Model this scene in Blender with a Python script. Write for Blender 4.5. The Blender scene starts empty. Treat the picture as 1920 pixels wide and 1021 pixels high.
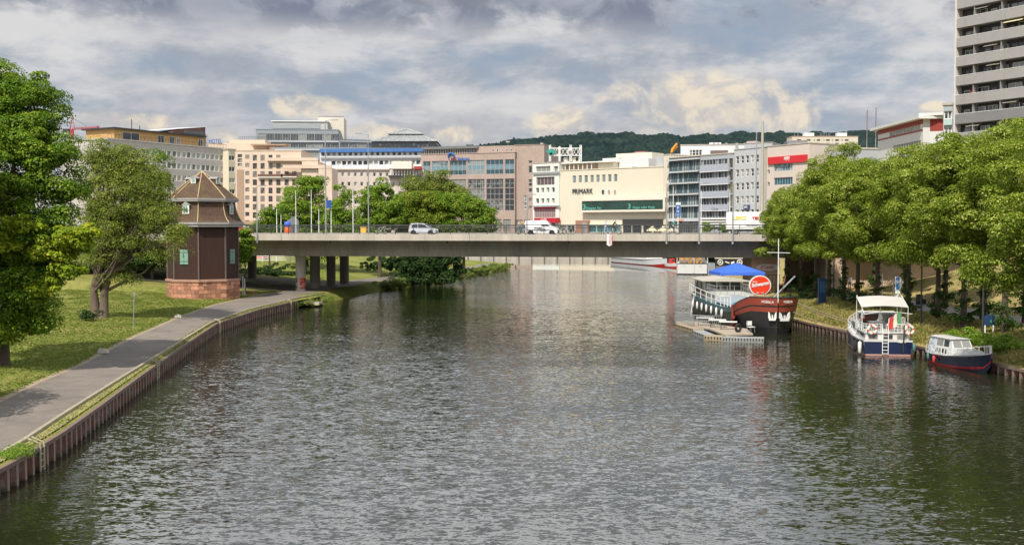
import bpy, math, random
import numpy as np
from mathutils import Vector, Matrix
sc = bpy.context.scene
COL = sc.collection
R = math.radians
F = 2000.0; CXP = 960.0; CYP = 510.5; HZ = 430.0; CZ = 9.0
PITCH = math.atan((CYP - HZ) / F)
FWD = Vector((0, math.cos(PITCH), -math.sin(PITCH))); UPV = Vector((0, math.sin(PITCH), math.cos(PITCH)))
CAMP = Vector((0, 0, CZ))
def ray(px, py):
    return FWD + Vector((1, 0, 0)) * ((px - CXP) / F) + UPV * ((CYP - py) / F)
def G(px, py, z=0.0):                       # where the sight line through a photo point meets height z
    d = ray(px, py); t = (z - CZ) / d.z; return CAMP + d * t
def D(px, py, Y):                           # ... meets distance Y
    d = ray(px, py); return CAMP + d * (Y / d.y)
def lerp(a, b, t): return a + (b - a) * t
def interp(t, pts):
    if t <= pts[0][0]: return pts[0][1]
    for (a, va), (b, vb) in zip(pts, pts[1:]):
        if t <= b: return va + (vb - va) * (t - a) / (b - a)
    return pts[-1][1]

# ---------------------------------------------------------------- materials
def nmat(name):
    m = bpy.data.materials.new(name); m.use_nodes = True
    nt = m.node_tree; b = nt.nodes['Principled BSDF']; return m, nt, b
def N(nt, typ, **kw):
    n = nt.nodes.new(typ)
    for k, v in kw.items():
        if k.startswith('i_'): n.inputs[k[2:].replace('_', ' ')].default_value = v
        else: setattr(n, k, v)
    return n
def mixc(nt, fac, a, b, mode='MIX'):
    n = nt.nodes.new('ShaderNodeMix'); n.data_type = 'RGBA'; n.blend_type = mode
    for i, v in ((0, fac), (6, a), (7, b)):
        if hasattr(v, 'is_linked') or isinstance(v, bpy.types.NodeSocket): nt.links.new(v, n.inputs[i])
        else: n.inputs[i].default_value = v if i == 0 else (*v[:3], 1)
    return n.outputs[2]
def mth(nt, op, a, b=None, c=None, clamp=False):
    n = nt.nodes.new('ShaderNodeMath'); n.operation = op; n.use_clamp = clamp
    for i, v in enumerate((a, b, c)):
        if v is None: continue
        if isinstance(v, bpy.types.NodeSocket): nt.links.new(v, n.inputs[i])
        else: n.inputs[i].default_value = v
    return n.outputs[0]
def maprange(nt, v, a, b, c=0.0, d=1.0, smooth=True):
    n = nt.nodes.new('ShaderNodeMapRange'); n.interpolation_type = 'SMOOTHSTEP' if smooth else 'LINEAR'
    nt.links.new(v, n.inputs[0])
    for i, x in enumerate((a, b, c, d)): n.inputs[i + 1].default_value = x
    return n.outputs[0]
def coords(nt, kind='Object', scale=None):
    t = nt.nodes.new('ShaderNodeTexCoord'); o = t.outputs[kind]
    if scale:
        m = nt.nodes.new('ShaderNodeMapping'); m.inputs['Scale'].default_value = scale
        nt.links.new(o, m.inputs[0]); o = m.outputs[0]
    return o
def noise(nt, vec, scale, detail=4, rough=.55, dist=0):
    n = N(nt, 'ShaderNodeTexNoise'); n.inputs['Scale'].default_value = scale; n.inputs['Detail'].default_value = detail
    n.inputs['Roughness'].default_value = rough; n.inputs['Distortion'].default_value = dist
    nt.links.new(vec, n.inputs['Vector']); return n.outputs['Fac']
def c3(c, k=1.0): return tuple(min(1, max(0, x * k)) for x in c[:3])
def bumpn(nt, b, h, strength, dist=.05):
    n = nt.nodes.new('ShaderNodeBump'); n.inputs['Strength'].default_value = strength; n.inputs['Distance'].default_value = dist
    nt.links.new(h, n.inputs['Height']); nt.links.new(n.outputs[0], b.inputs['Normal'])
MATS = {}
def mt(name, col, rough=.7, var=.12, scale=1.5, bump=0., metal=0., stretch=(1, 1, 1), col2=None, island=0., spec=.5, coat=0.):
    """weathered paint / stone / metal: base colour broken up by two scales of noise"""
    if name in MATS: return MATS[name]
    m, nt, b = nmat(name)
    v = coords(nt, 'Object', stretch)
    n1 = noise(nt, v, scale, 5, .6); n2 = noise(nt, v, scale * 9, 3, .5)
    f = mth(nt, 'ADD', mth(nt, 'MULTIPLY', n1, .7), mth(nt, 'MULTIPLY', n2, .3))
    f = maprange(nt, f, .3, .7, 0, 1, False)
    c = mixc(nt, f, c3(col, 1 - var), c3(col2 or col, 1 + var))
    if island:
        g = nt.nodes.new('ShaderNodeNewGeometry'); o = g.outputs['Random Per Island']
        k = maprange(nt, o, 0, 1, 1 - island, 1 + island, False)
        hv = nt.nodes.new('ShaderNodeHueSaturation'); nt.links.new(k, hv.inputs['Value']); nt.links.new(c, hv.inputs['Color']); c = hv.outputs[0]
    nt.links.new(c, b.inputs['Base Color'])
    b.inputs['Roughness'].default_value = rough; b.inputs['Metallic'].default_value = metal
    b.inputs['Specular IOR Level'].default_value = spec; b.inputs['Coat Weight'].default_value = coat
    if bump: bumpn(nt, b, n2, bump, .03)
    MATS[name] = m; return m
def glassmat(name, tint=(.03, .04, .045), curt=(.45, .45, .42), amount=.45, rough=.06):
    """window pane: dark reflective glass, on some windows with pale curtains or blinds behind"""
    if name in MATS: return MATS[name]
    m, nt, b = nmat(name)
    oi = nt.nodes.new('ShaderNodeObjectInfo').outputs['Random']
    v = coords(nt, 'Object', (1.3, 1, .6)); n1 = noise(nt, v, 1.1, 2)
    n = mth(nt, 'ADD', oi, mth(nt, 'MULTIPLY', mth(nt, 'SUBTRACT', n1, .5), .9))
    f = maprange(nt, n, 1 - amount - .05, 1 - amount + .25)
    c = mixc(nt, mth(nt, 'MULTIPLY', f, .75), tint, curt)
    nt.links.new(c, b.inputs['Base Color']); b.inputs['Roughness'].default_value = rough
    b.inputs['Specular IOR Level'].default_value = .8
    MATS[name] = m; return m
def leafmat(name, dark, light, tips=None, transl=.35):
    if name in MATS: return MATS[name]
    m, nt, b = nmat(name)
    g = nt.nodes.new('ShaderNodeNewGeometry').outputs['Random Per Island']
    v = coords(nt); n1 = noise(nt, v, .45, 3); n2 = noise(nt, v, 2.2, 2)
    f = mth(nt, 'ADD', mth(nt, 'MULTIPLY', g, .45), mth(nt, 'MULTIPLY', maprange(nt, mth(nt, 'ADD', mth(nt, 'MULTIPLY', n1, .6), mth(nt, 'MULTIPLY', n2, .4)), .35, .65), .55))
    c = mixc(nt, f, dark, light)
    if tips: c = mixc(nt, mth(nt, 'MULTIPLY', mth(nt, 'GREATER_THAN', g, .8), maprange(nt, n1, .35, .6)), c, tips)
    nt.links.new(c, b.inputs['Base Color']); b.inputs['Roughness'].default_value = .6; b.inputs['Specular IOR Level'].default_value = .25
    tr = nt.nodes.new('ShaderNodeBsdfTranslucent'); nt.links.new(c, tr.inputs['Color'])
    mx = nt.nodes.new('ShaderNodeMixShader'); mx.inputs[0].default_value = transl
    out = nt.nodes['Material Output']
    nt.links.new(b.outputs[0], mx.inputs[1]); nt.links.new(tr.outputs[0], mx.inputs[2]); nt.links.new(mx.outputs[0], out.inputs['Surface'])
    MATS[name] = m; return m

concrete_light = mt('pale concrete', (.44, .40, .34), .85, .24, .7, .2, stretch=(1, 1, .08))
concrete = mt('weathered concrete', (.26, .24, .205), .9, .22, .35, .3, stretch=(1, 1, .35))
concrete_dark = mt('stained concrete', (.16, .15, .135), .9, .2, .8, .3)
asphalt = mt('asphalt', (.13, .125, .125), .9, .16, .5, .35)
path_mat = mt('path asphalt', (.185, .158, .132), .92, .2, .4, .4)
steel_grey = mt('galvanised steel', (.38, .40, .41), .45, .1, 3, metal=.5)
dark_steel = mt('dark painted steel', (.035, .038, .042), .5, .2, 3)
white_paint = mt('white paint', (.78, .78, .76), .45, .05, 2)
cream = mt('cream paint', (.68, .63, .52), .6, .06, 1)
black = mt('black paint', (.015, .015, .016), .45, .2, 2)
rubber = mt('tyre rubber', (.02, .02, .02), .85, .2, 5)
chrome = mt('wheel rim metal', (.5, .5, .52), .3, .05, 4, metal=.8)
red_paint = mt('red paint', (.60, .03, .025), .4, .08, 2)
blue_paint = mt('blue paint', (.03, .09, .35), .45, .12, 2)
bark = mt('bark', (.085, .065, .048), .95, .35, 2.5, .8, stretch=(1, 1, .3))
wood = mt('weathered wood', (.32, .24, .16), .85, .2, 2, .3, stretch=(3, 3, .3))
glass = glassmat('window glass')
glass_dark = glassmat('dark glass', (.03, .036, .04), (.30, .30, .28), .45)
glass_blue = glassmat('tinted blue glass', (.03, .075, .095), (.30, .34, .34), .3)
car_glass = mt('car glass', (.02, .024, .028), .07, .1, 1, spec=.8)

# ---------------------------------------------------------------- mesh building
class MB:
    def __init__(s): s.v = []; s.f = []; s.m = []; s.sm = []; s.mats = []
    def mi(s, m):
        if m is None: m = s.mats[0] if s.mats else white_paint
        if m not in s.mats: s.mats.append(m)
        return s.mats.index(m)
    def add(s, vs, fs, m=None, smooth=False):
        o = len(s.v); k = s.mi(m); s.v += [tuple(v) for v in vs]
        for f in fs: s.f.append(tuple(i + o for i in f)); s.m.append(k); s.sm.append(smooth)
        return s
    def box(s, x0, x1, y0, y1, z0, z1, m=None):
        return s.add([(x0, y0, z0), (x1, y0, z0), (x1, y1, z0), (x0, y1, z0), (x0, y0, z1), (x1, y0, z1), (x1, y1, z1), (x0, y1, z1)],
                     [(0, 3, 2, 1), (4, 5, 6, 7), (0, 1, 5, 4), (1, 2, 6, 5), (2, 3, 7, 6), (3, 0, 4, 7)], m)
    def obox(s, c, sx, sy, sz, rz=0, m=None, rx=0, ry=0):
        o = len(s.v); s.box(-sx / 2, sx / 2, -sy / 2, sy / 2, -sz / 2, sz / 2, m)
        T = Matrix.Translation(Vector(c)) @ Matrix.Rotation(rz, 4, 'Z') @ Matrix.Rotation(rx, 4, 'X') @ Matrix.Rotation(ry, 4, 'Y')
        for i in range(o, len(s.v)): s.v[i] = tuple(T @ Vector(s.v[i]))
        return s
    def quad(s, a, b, c, d, m=None): return s.add([a, b, c, d], [(0, 1, 2, 3)], m)
    def prism(s, pts, z0, z1, m=None):
        n = len(pts); v = [(x, y, z0) for x, y in pts] + [(x, y, z1) for x, y in pts]
        return s.add(v, [tuple(range(n - 1, -1, -1)), tuple(range(n, 2 * n))] + [(i, (i + 1) % n, n + (i + 1) % n, n + i) for i in range(n)], m)
    def prismy(s, pts, y0, y1, m=None):      # outline in x,z pushed along y
        n = len(pts); v = [(x, y0, z) for x, z in pts] + [(x, y1, z) for x, z in pts]
        return s.add(v, [tuple(range(n)), tuple(range(2 * n - 1, n - 1, -1))] + [(i + n, (i + 1) % n + n, (i + 1) % n, i) for i in range(n)], m)
    def tube(s, p, r, n=8, m=None, closed=False, smooth=True):
        p = [Vector(q) for q in p]; rr = r if isinstance(r, (list, tuple)) else [r] * len(p)
        v = []; f = []; L = len(p); prev = None
        for i, q in enumerate(p):
            if closed: t = p[(i + 1) % L] - p[i - 1]
            else: t = (p[min(i + 1, L - 1)] - p[max(i - 1, 0)])
            t = t.normalized() if t.length > 1e-9 else Vector((0, 0, 1))
            a = prev - t * prev.dot(t) if prev is not None else t.cross(Vector((0, 0, 1)) if abs(t.z) < .95 else Vector((1, 0, 0)))
            if a.length < 1e-6: a = t.orthogonal()
            a.normalize(); prev = a; b = t.cross(a)
            for k in range(n):
                th = 2 * math.pi * k / n; v.append(q + (a * math.cos(th) + b * math.sin(th)) * rr[i])
        for i in range(L if closed else L - 1):
            j = (i + 1) % L
            for k in range(n): f.append((i * n + k, i * n + (k + 1) % n, j * n + (k + 1) % n, j * n + k))
        s.add(v, f, m, smooth)
        if not closed: s.add(v[:n], [tuple(range(n - 1, -1, -1))], m); s.add(v[-n:], [tuple(range(n))], m)
        return s
    def lathe(s, prof, n=16, m=None, c=(0, 0), smooth=True, a0=0):
        v = []; L = len(prof)
        for r, z in prof:
            for k in range(n): th = a0 + 2 * math.pi * k / n; v.append((c[0] + r * math.cos(th), c[1] + r * math.sin(th), z))
        return s.add(v, [(i * n + k, i * n + (k + 1) % n, (i + 1) * n + (k + 1) % n, (i + 1) * n + k) for i in range(L - 1) for k in range(n)], m, smooth)
    def loft(s, secs, m=None, ms=None, smooth=True, cap=True, closed=False):
        n = len(secs[0]); v = [p for q in secs for p in q]
        for j in range(n if closed else n - 1):
            jj = (j + 1) % n
            s.add(v, [], m); o = len(s.v) - len(v)
            k = s.mi(ms[j] if ms else m)
            for i in range(len(secs) - 1):
                s.f.append((o + i * n + j, o + i * n + jj, o + (i + 1) * n + jj, o + (i + 1) * n + j)); s.m.append(k); s.sm.append(smooth)
        if cap:
            for q, rev in ((secs[0], True), (secs[-1], False)):
                s.add(q, [tuple(range(n - 1, -1, -1)) if rev else tuple(range(n))], m)
        return s
    def xf(s, T, o=0):
        for i in range(o, len(s.v)): s.v[i] = tuple(T @ Vector(s.v[i]))
        return s
    def build(s, name, parent=None, mat=None):
        me = bpy.data.meshes.new(name); me.from_pydata([tuple(v) for v in s.v], [], s.f)
        for m in (s.mats or [mat or white_paint]): me.materials.append(m)
        me.polygons.foreach_set('material_index', s.m); me.polygons.foreach_set('use_smooth', s.sm); me.update()
        o = bpy.data.objects.new(name, me); COL.objects.link(o)
        if parent: o.parent = parent
        return o
def tag(o, label=None, cat=None, group=None, kind=None):
    if label: o['label'] = label
    if cat: o['category'] = cat
    if group: o['group'] = group
    if kind: o['kind'] = kind
    return o
def empty(name, loc=(0, 0, 0), rz=0, label=None, cat=None, group=None):
    o = bpy.data.objects.new(name, None); COL.objects.link(o); o.location = loc; o.rotation_euler.z = rz
    return tag(o, label, cat, group)
def kids(o): return [c for c in bpy.data.objects if c.parent == o]
def copytree(o, parent=None):
    c = o.copy(); COL.objects.link(c); c.parent = parent
    for ch in kids(o): copytree(ch, c)
    return c
def dup(root, loc, rz=0, scale=None, label=None, group=None):
    c = copytree(root); c.location = loc; c.rotation_euler.z = rz
    if scale: c.scale = scale if isinstance(scale, tuple) else (scale,) * 3
    return tag(c, label, None, group)
def textmesh(body, size, mat, parent, name='lettering', loc=(0, 0, 0), rot=(R(90), 0, 0), depth=.03, sx=1, align='LEFT', shear=0, bold=0, fitw=None):
    cu = bpy.data.curves.new(name, 'FONT'); cu.body = body; cu.size = size; cu.extrude = depth; cu.align_x = align; cu.shear = shear; cu.offset = bold
    t = bpy.data.objects.new(name, cu); COL.objects.link(t)
    dg = bpy.context.evaluated_depsgraph_get(); me = bpy.data.meshes.new_from_object(t.evaluated_get(dg))
    bpy.data.objects.remove(t); me.materials.clear(); me.materials.append(mat)
    if fitw:
        xs = [v.co.x for v in me.vertices]; sx = fitw / (max(xs) - min(xs))
    o = bpy.data.objects.new(name, me); COL.objects.link(o); o.parent = parent; o.location = loc; o.rotation_euler = rot; o.scale = (sx, 1, 1)
    return o
def npmesh(name, V, Q, mat, parent=None, smooth=False):
    me = bpy.data.meshes.new(name); k = Q.shape[1]
    me.vertices.add(len(V)); me.vertices.foreach_set('co', V.astype(np.float32).ravel())
    me.loops.add(Q.size); me.loops.foreach_set('vertex_index', Q.astype(np.int32).ravel())
    me.polygons.add(len(Q)); me.polygons.foreach_set('loop_start', np.arange(0, Q.size, k, dtype=np.int32))
    me.polygons.foreach_set('loop_total', np.full(len(Q), k, dtype=np.int32))
    if smooth: me.polygons.foreach_set('use_smooth', np.ones(len(Q), dtype=bool))
    me.update(calc_edges=True); me.validate(); me.materials.append(mat)
    o = bpy.data.objects.new(name, me); COL.objects.link(o)
    if parent: o.parent = parent
    return o
def struct(o, kind='structure'): o['kind'] = kind; return o
# ---------------------------------------------------------------- camera, sun, sky
cam = bpy.data.cameras.new('camera'); co = bpy.data.objects.new('camera', cam); COL.objects.link(co)
co.location = CAMP; co.rotation_euler = (R(90) - PITCH, 0, 0); cam.sensor_width = 36; cam.lens = 36 * F / 1920
cam.clip_start = .5; cam.clip_end = 20000; sc.camera = co
SAZ = math.atan2(-.94, -.38); SEL = R(52)
sdir = Vector((math.cos(SAZ) * math.cos(SEL), math.sin(SAZ) * math.cos(SEL), math.sin(SEL)))
sl = bpy.data.lights.new('sun', 'SUN'); sl.energy = 5.0; sl.angle = R(.5); sl.color = (1, .93, .82)
so = bpy.data.objects.new('sun', sl); COL.objects.link(so); so.rotation_euler = (-sdir).to_track_quat('-Z', 'Y').to_euler(); so.location = (0, 0, 60)
w = bpy.data.worlds.new('World'); sc.world = w; w.use_nodes = True
nt = w.node_tree; bg = nt.nodes['Background']
sky = nt.nodes.new('ShaderNodeTexSky'); sky.sky_type = 'NISHITA'; sky.sun_disc = False
sky.sun_elevation = SEL; sky.sun_rotation = math.atan2(sdir.x, sdir.y)
skyc = mixc(nt, 1.0, sky.outputs[0], (.09, .09, .09), 'MULTIPLY')
gen = nt.nodes.new('ShaderNodeTexCoord').outputs['Generated']
sep = nt.nodes.new('ShaderNodeSeparateXYZ'); nt.links.new(gen, sep.inputs[0])
X, Y, Z = sep.outputs
def vec(x, y, z):
    c = nt.nodes.new('ShaderNodeCombineXYZ')
    for i, v in enumerate((x, y, z)):
        if isinstance(v, bpy.types.NodeSocket): nt.links.new(v, c.inputs[i])
        else: c.inputs[i].default_value = v
    return c.outputs[0]
zz = mth(nt, 'ADD', mth(nt, 'MAXIMUM', Z, 0), .20)
pl = vec(mth(nt, 'DIVIDE', X, zz), mth(nt, 'DIVIDE', Y, zz), 0)       # cloud deck seen from below
dirv = vec(X, mth(nt, 'MULTIPLY', Y, .3), mth(nt, 'MULTIPLY', Z, 2.2))
n_deck = noise(nt, pl, 1.5, 8, .62, .15)
n_big = noise(nt, dirv, 6.0, 8, .60, .15)
n_fine = noise(nt, vec(X, mth(nt, 'MULTIPLY', Y, .3), mth(nt, 'MULTIPLY', Z, 1.25)), 20, 9, .60, .4)
# layered grey deck with blue gaps
nm = mth(nt, 'ADD', mth(nt, 'MULTIPLY', n_deck, .5), mth(nt, 'MULTIPLY', n_big, .5))
blue = mixc(nt, .85, skyc, (.29, .36, .46))
lit = mixc(nt, maprange(nt, n_deck, .40, .62), (.34, .37, .43), (.63, .63, .64))
lit = mixc(nt, maprange(nt, n_fine, .35, .65, 0, .35), lit, (.72, .71, .71))
c = mixc(nt, maprange(nt, nm, .36, .52), blue, lit)
c = mixc(nt, maprange(nt, Z, .21, .31), c, mixc(nt, maprange(nt, n_big, .40, .56), (.76, .81, .90), (1.72, 1.74, 1.80)))  # unseen bright sky band added above the view to lighten the water
c = mixc(nt, maprange(nt, Z, .42, .70), c, mixc(nt, maprange(nt, n_big, .42, .58), (.24, .30, .42), (.50, .52, .56)))
# pale warm band low over the city
low = maprange(nt, Z, .02, .15, 1, 0)
c = mixc(nt, mth(nt, 'MULTIPLY', low, mth(nt, 'MULTIPLY', maprange(nt, n_big, .42, .58), .45)), c, (.66, .60, .55))
# heaped cream clouds low down, each bank a soft region of the sky broken up by noise
def bank(cx, cz, rx, rz):
    a = mth(nt, 'DIVIDE', mth(nt, 'SUBTRACT', X, cx), rx); b = mth(nt, 'DIVIDE', mth(nt, 'SUBTRACT', Z, cz), rz)
    return mth(nt, 'SUBTRACT', 1.0, mth(nt, 'ADD', mth(nt, 'MULTIPLY', a, a), mth(nt, 'MULTIPLY', b, b)))
def sx(px): return (px - CXP) / F
def sz(py): return (HZ - py) / F
bk = None
for b_ in ((1320, 200, 215, 70), (1060, 232, 80, 36), (1445, 225, 80, 40), (600, 205, 85, 26), (700, 248, 75, 18), (850, 255, 60, 20), (285, 240, 95, 18), (90, 175, 40, 24), (445, 260, 30, 14), (1690, 222, 26, 14), (860, 15, 90, 16)):
    v_ = bank(sx(b_[0]), sz(b_[1]), b_[2] / F, b_[3] / F)
    v_ = mth(nt, 'MAXIMUM', v_, -2)
    bk = v_ if bk is None else mth(nt, 'MAXIMUM', bk, v_)
front = mth(nt, 'GREATER_THAN', Y, 0)
heap = maprange(nt, mth(nt, 'ADD', mth(nt, 'MULTIPLY', bk, .95), mth(nt, 'MULTIPLY', mth(nt, 'SUBTRACT', n_fine, .5), 2.3)), .0, .85)
heap = mth(nt, 'MULTIPLY', heap, front)
n_sh = noise(nt, vec(mth(nt, 'ADD', X, .006), mth(nt, 'MULTIPLY', Y, .3), mth(nt, 'ADD', mth(nt, 'MULTIPLY', Z, 1.3), .012)), 20, 6, .6, .4)
cream_c = mixc(nt, maprange(nt, mth(nt, 'SUBTRACT', n_fine, n_sh), -.11, .11), (.50, .48, .48), (.90, .77, .57))
cream_c = mixc(nt, .2, cream_c, (.66, .62, .58))
c = mixc(nt, mth(nt, 'MULTIPLY', heap, .85), c, cream_c)
# darker heavy clouds overhead
dk = maprange(nt, mth(nt, 'ADD', mth(nt, 'MULTIPLY', n_big, 1.0), mth(nt, 'MULTIPLY', n_fine, .35)), .60, .72)
dk = mth(nt, 'MULTIPLY', dk, mth(nt, 'MULTIPLY', maprange(nt, Z, .16, .20), maprange(nt, Z, .28, .22)))
c = mixc(nt, mth(nt, 'MULTIPLY', dk, .85), c, mixc(nt, maprange(nt, n_fine, .4, .62), (.33, .35, .42), (.15, .18, .26)))
nt.links.new(c, bg.inputs['Color']); bg.inputs['Strength'].default_value = 1.0
sc.view_settings.view_transform = 'Standard'; sc.view_settings.look = 'None'; sc.view_settings.exposure = .10; sc.view_settings.gamma = 1
sc.render.engine = 'CYCLES'; sc.cycles.max_bounces = 6; sc.cycles.transparent_max_bounces = 6

# ---------------------------------------------------------------- water
m, nt, b = nmat('river water'); water_mat = m
v = coords(nt, 'Object')
sp = nt.nodes.new('ShaderNodeSeparateXYZ'); nt.links.new(v, sp.inputs[0])
def rip(scx, scy, sc_, det, ang=0, rough=.5, dist=0):
    mp = nt.nodes.new('ShaderNodeMapping'); mp.inputs['Scale'].default_value = (scx, scy, 1); mp.inputs['Rotation'].default_value = (0, 0, ang)
    nt.links.new(v, mp.inputs[0]); return noise(nt, mp.outputs[0], sc_, det, rough, dist)
patch = maprange(nt, rip(.5, 1.2, .05, 4, .3), .35, .65, .55, 1.15)
calm = maprange(nt, mth(nt, 'ADD', sp.outputs[1], mth(nt, 'MULTIPLY', sp.outputs[0], .5)), 232, 246, 1, .05)                  # sheltered reach beyond the bridge
calm2 = mth(nt, 'MULTIPLY', patch, calm)
shore = maprange(nt, mth(nt, 'ABSOLUTE', mth(nt, 'ADD', sp.outputs[0], -3)), 19, 27, 1, .55)
def slope(scx, scy, sc_, det, ang):          # wavelet slopes: two noise channels used as surface tilt
    mp = nt.nodes.new('ShaderNodeMapping'); mp.inputs['Scale'].default_value = (scx, scy, 1); mp.inputs['Rotation'].default_value = (0, 0, ang); nt.links.new(v, mp.inputs[0])
    n = N(nt, 'ShaderNodeTexNoise'); n.inputs['Scale'].default_value = sc_; n.inputs['Detail'].default_value = det; n.inputs['Roughness'].default_value = .55; n.inputs['Distortion'].default_value = .5
    nt.links.new(mp.outputs[0], n.inputs['Vector']); s_ = nt.nodes.new('ShaderNodeVectorMath'); s_.operation = 'SUBTRACT'; nt.links.new(n.outputs['Color'], s_.inputs[0]); s_.inputs[1].default_value = (.5, .5, .5); return s_.outputs[0]
def vscale(vv, k):
    s_ = nt.nodes.new('ShaderNodeVectorMath'); s_.operation = 'SCALE'; nt.links.new(vv, s_.inputs[0])
    if isinstance(k, bpy.types.NodeSocket): nt.links.new(k, s_.inputs['Scale'])
    else: s_.inputs['Scale'].default_value = k
    return s_.outputs[0]
def vadd(a_, b_):
    s_ = nt.nodes.new('ShaderNodeVectorMath'); s_.operation = 'ADD'; nt.links.new(a_, s_.inputs[0])
    if isinstance(b_, tuple): s_.inputs[1].default_value = b_
    else: nt.links.new(b_, s_.inputs[1])
    return s_.outputs[0]
sl_ = vadd(vscale(slope(.75, 1.9, 1.7, 3, .18), .36), vscale(slope(.8, 1.6, 5.5, 3, -.12), .62))
sl_ = vscale(sl_, mth(nt, 'MULTIPLY', calm2, shore))
fl_ = nt.nodes.new('ShaderNodeVectorMath'); fl_.operation = 'MULTIPLY'; nt.links.new(sl_, fl_.inputs[0]); fl_.inputs[1].default_value = (.55, 1, 0)
nrm = nt.nodes.new('ShaderNodeVectorMath'); nrm.operation = 'NORMALIZE'; nt.links.new(vadd(fl_.outputs[0], (0, 0, 1)), nrm.inputs[0]); nt.links.new(nrm.outputs[0], b.inputs['Normal'])
b.inputs['Base Color'].default_value = (.016, .020, .009, 1); b.inputs['Roughness'].default_value = .03; b.inputs['IOR'].default_value = 1.6; b.inputs['Specular IOR Level'].default_value = .5
wb = MB(); wb.quad((-3000, -100, 0), (3000, -100, 0), (3000, 5000, 0), (-3000, 5000, 0), water_mat)
struct(wb.build('water'))

# ---------------------------------------------------------------- banks
def gp(px, py, z): p = G(px, py, z); return (p.y, p.x)
LZ = .92; RZ = .6
LB = [(-30, -16.5), (15, -16.8), gp(0, 874, LZ), gp(37, 854, LZ), gp(112, 809, LZ), gp(186, 757, LZ), gp(260, 703, LZ), gp(290, 682, LZ), gp(372, 626, LZ), gp(405, 605, LZ), gp(484, 579, LZ), gp(554, 563.5, LZ), (128, -23.0), (140, -21.2), (160, -18.6), (175, -14.2), (200, -9), (231, -3.5), (254, .2), (262, -1), (275, -14), (300, -70), (330, -160)]
RB = [(-30, 36), (20, 34), (45, 32.5), (64.2, 30.8), (67.2, 30.5), (77.4, 29.4), (88, 27.9), (96, 26.9), (105, 26.5), (115, 26.8), (124, 27.4), (150, 30.5), (180, 36), (215, 43), (250, 52), (300, 62), (336, 72)]
def lbx(y): return interp(y, LB)
def rbx(y): return interp(y, RB)
PL = [(12, -22.5), gp(0, 752, 1), gp(75, 715, 1), gp(150, 685, 1), gp(195, 660, 1), gp(250, 632, 1), gp(335, 595, 1), gp(400, 572, 1), gp(470, 556, 1), gp(530, 546, 1), (146, -30.0), (165, -26.5), (185, -20.5), (210, -14.5), (235, -8.5), (252, -6)]
PR = [(12, -17.6), gp(22, 839, 1), gp(112, 779.5, 1), gp(186, 733, 1), gp(283, 673, 1), gp(394, 605, 1), gp(465, 580, 1), gp(551, 560, 1), (135, -23.6), (146, -22), (165, -19.5), (185, -14.5), (210, -9.8), (235, -5), (252, -3)]
PL[-1] = (254, -6)
def lgz(x, y):                                # height of the left bank at (x,y)
    e = lbx(y) - x; p = lbx(y) - interp(y, PL)
    if y > 128:
        z = interp(e, [(0, -.3), (1.2, .6), (2.5, 1.0), (p, 1.0), (p + 8, 1.5), (p + 25, 3.0), (p + 60, 4.5)])
    else: z = interp(e, [(0, LZ), (p, 1.0), (p + 3, 1.15), (p + 12, 1.45), (p + 40, 2.4), (p + 90, 4.5)])
    if y > 262: z = min(z, 1.6)
    return z + (.05 * math.sin(x * 1.3 + y * .7) + .05 * math.sin(y * .9 - x * .4) if e > p + 1.5 else 0)
def rgz(x, y):
    e = x - rbx(y); s = interp(y, [(0, 1), (118, 1), (136, 0)])
    z = interp(e, [(0, RZ), (1.5, 1.05), (5, 1.9), (7, 2.05), (13, 2.25), (16, 2.3)])
    z += s * interp(e, [(14, 0), (17, .35), (38, 8.0), (70, 9)])
    if y > 136: z = interp(e, [(0, .6), (1.5, 1.1), (400, 2.6)])
    return z + (.06 * math.sin(x * 1.1 + y * .8) + .05 * math.sin(y * 1.7 - x) if e > 1 and y < 122 else 0)
def grassmat(name, a, b_, dry, sc1=.16):
    m, nt, b = nmat(name); v = coords(nt)
    n1 = noise(nt, v, sc1, 5, .6, .5); n2 = noise(nt, v, 1.8, 5, .7); n3 = noise(nt, coords(nt, 'Object', (1, 1, .3)), 9, 3, .7)
    c = mixc(nt, maprange(nt, n2, .35, .65), a, b_)
    c = mixc(nt, mth(nt, 'MULTIPLY', maprange(nt, mth(nt, 'ADD', mth(nt, 'MULTIPLY', n1, .65), mth(nt, 'MULTIPLY', n2, .35)), .42, .58), .85), c, dry)
    n4 = noise(nt, v, .55, 6, .7); c = mixc(nt, maprange(nt, n4, .56, .66, 0, .6), c, c3(dry, .62))
    c = mixc(nt, maprange(nt, n3, .3, .7, .35, 0), c, c3(a, .45))
    nt.links.new(c, b.inputs['Base Color']); b.inputs['Roughness'].default_value = .95; b.inputs['Specular IOR Level'].default_value = .1
    bumpn(nt, b, n3, .9, .12); return m
lawn_mat = grassmat('lawn', (.12, .165, .025), (.21, .245, .045), (.31, .29, .09))
dry_mat = grassmat('dry meadow', (.17, .18, .045), (.40, .34, .13), (.54, .39, .19), .3)
def sheet(name, rows, cols, fx, fz, mat):
    V = []; Q = []
    for j, y in enumerate(rows):
        for u in cols: x = fx(u, y); V.append((x, y, fz(x, y)))
    n = len(cols)
    for j in range(len(rows) - 1):
        for i in range(n - 1): Q.append((j * n + i, j * n + i + 1, (j + 1) * n + i + 1, (j + 1) * n + i))
    return npmesh(name, np.array(V), np.array(Q), mat, smooth=True)
rowsL = sorted(set([float(x) for x in range(-30, 262, 1)] + [262, 264, 268, 275, 285, 300, 330]))
cL = [0, .3, .6, 1.2, 1.8, 2.5, 4, 5, 6, 7, 8, 9, 10, 11, 12, 13, 14, 16, 18, 20, 23, 26, 30, 34, 38, 44, 50, 60, 75, 100, 140, 200, 300, 500]
struct(sheet('ground', rowsL, cL, lambda u, y: lbx(y) - u, lgz, lawn_mat))
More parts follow.
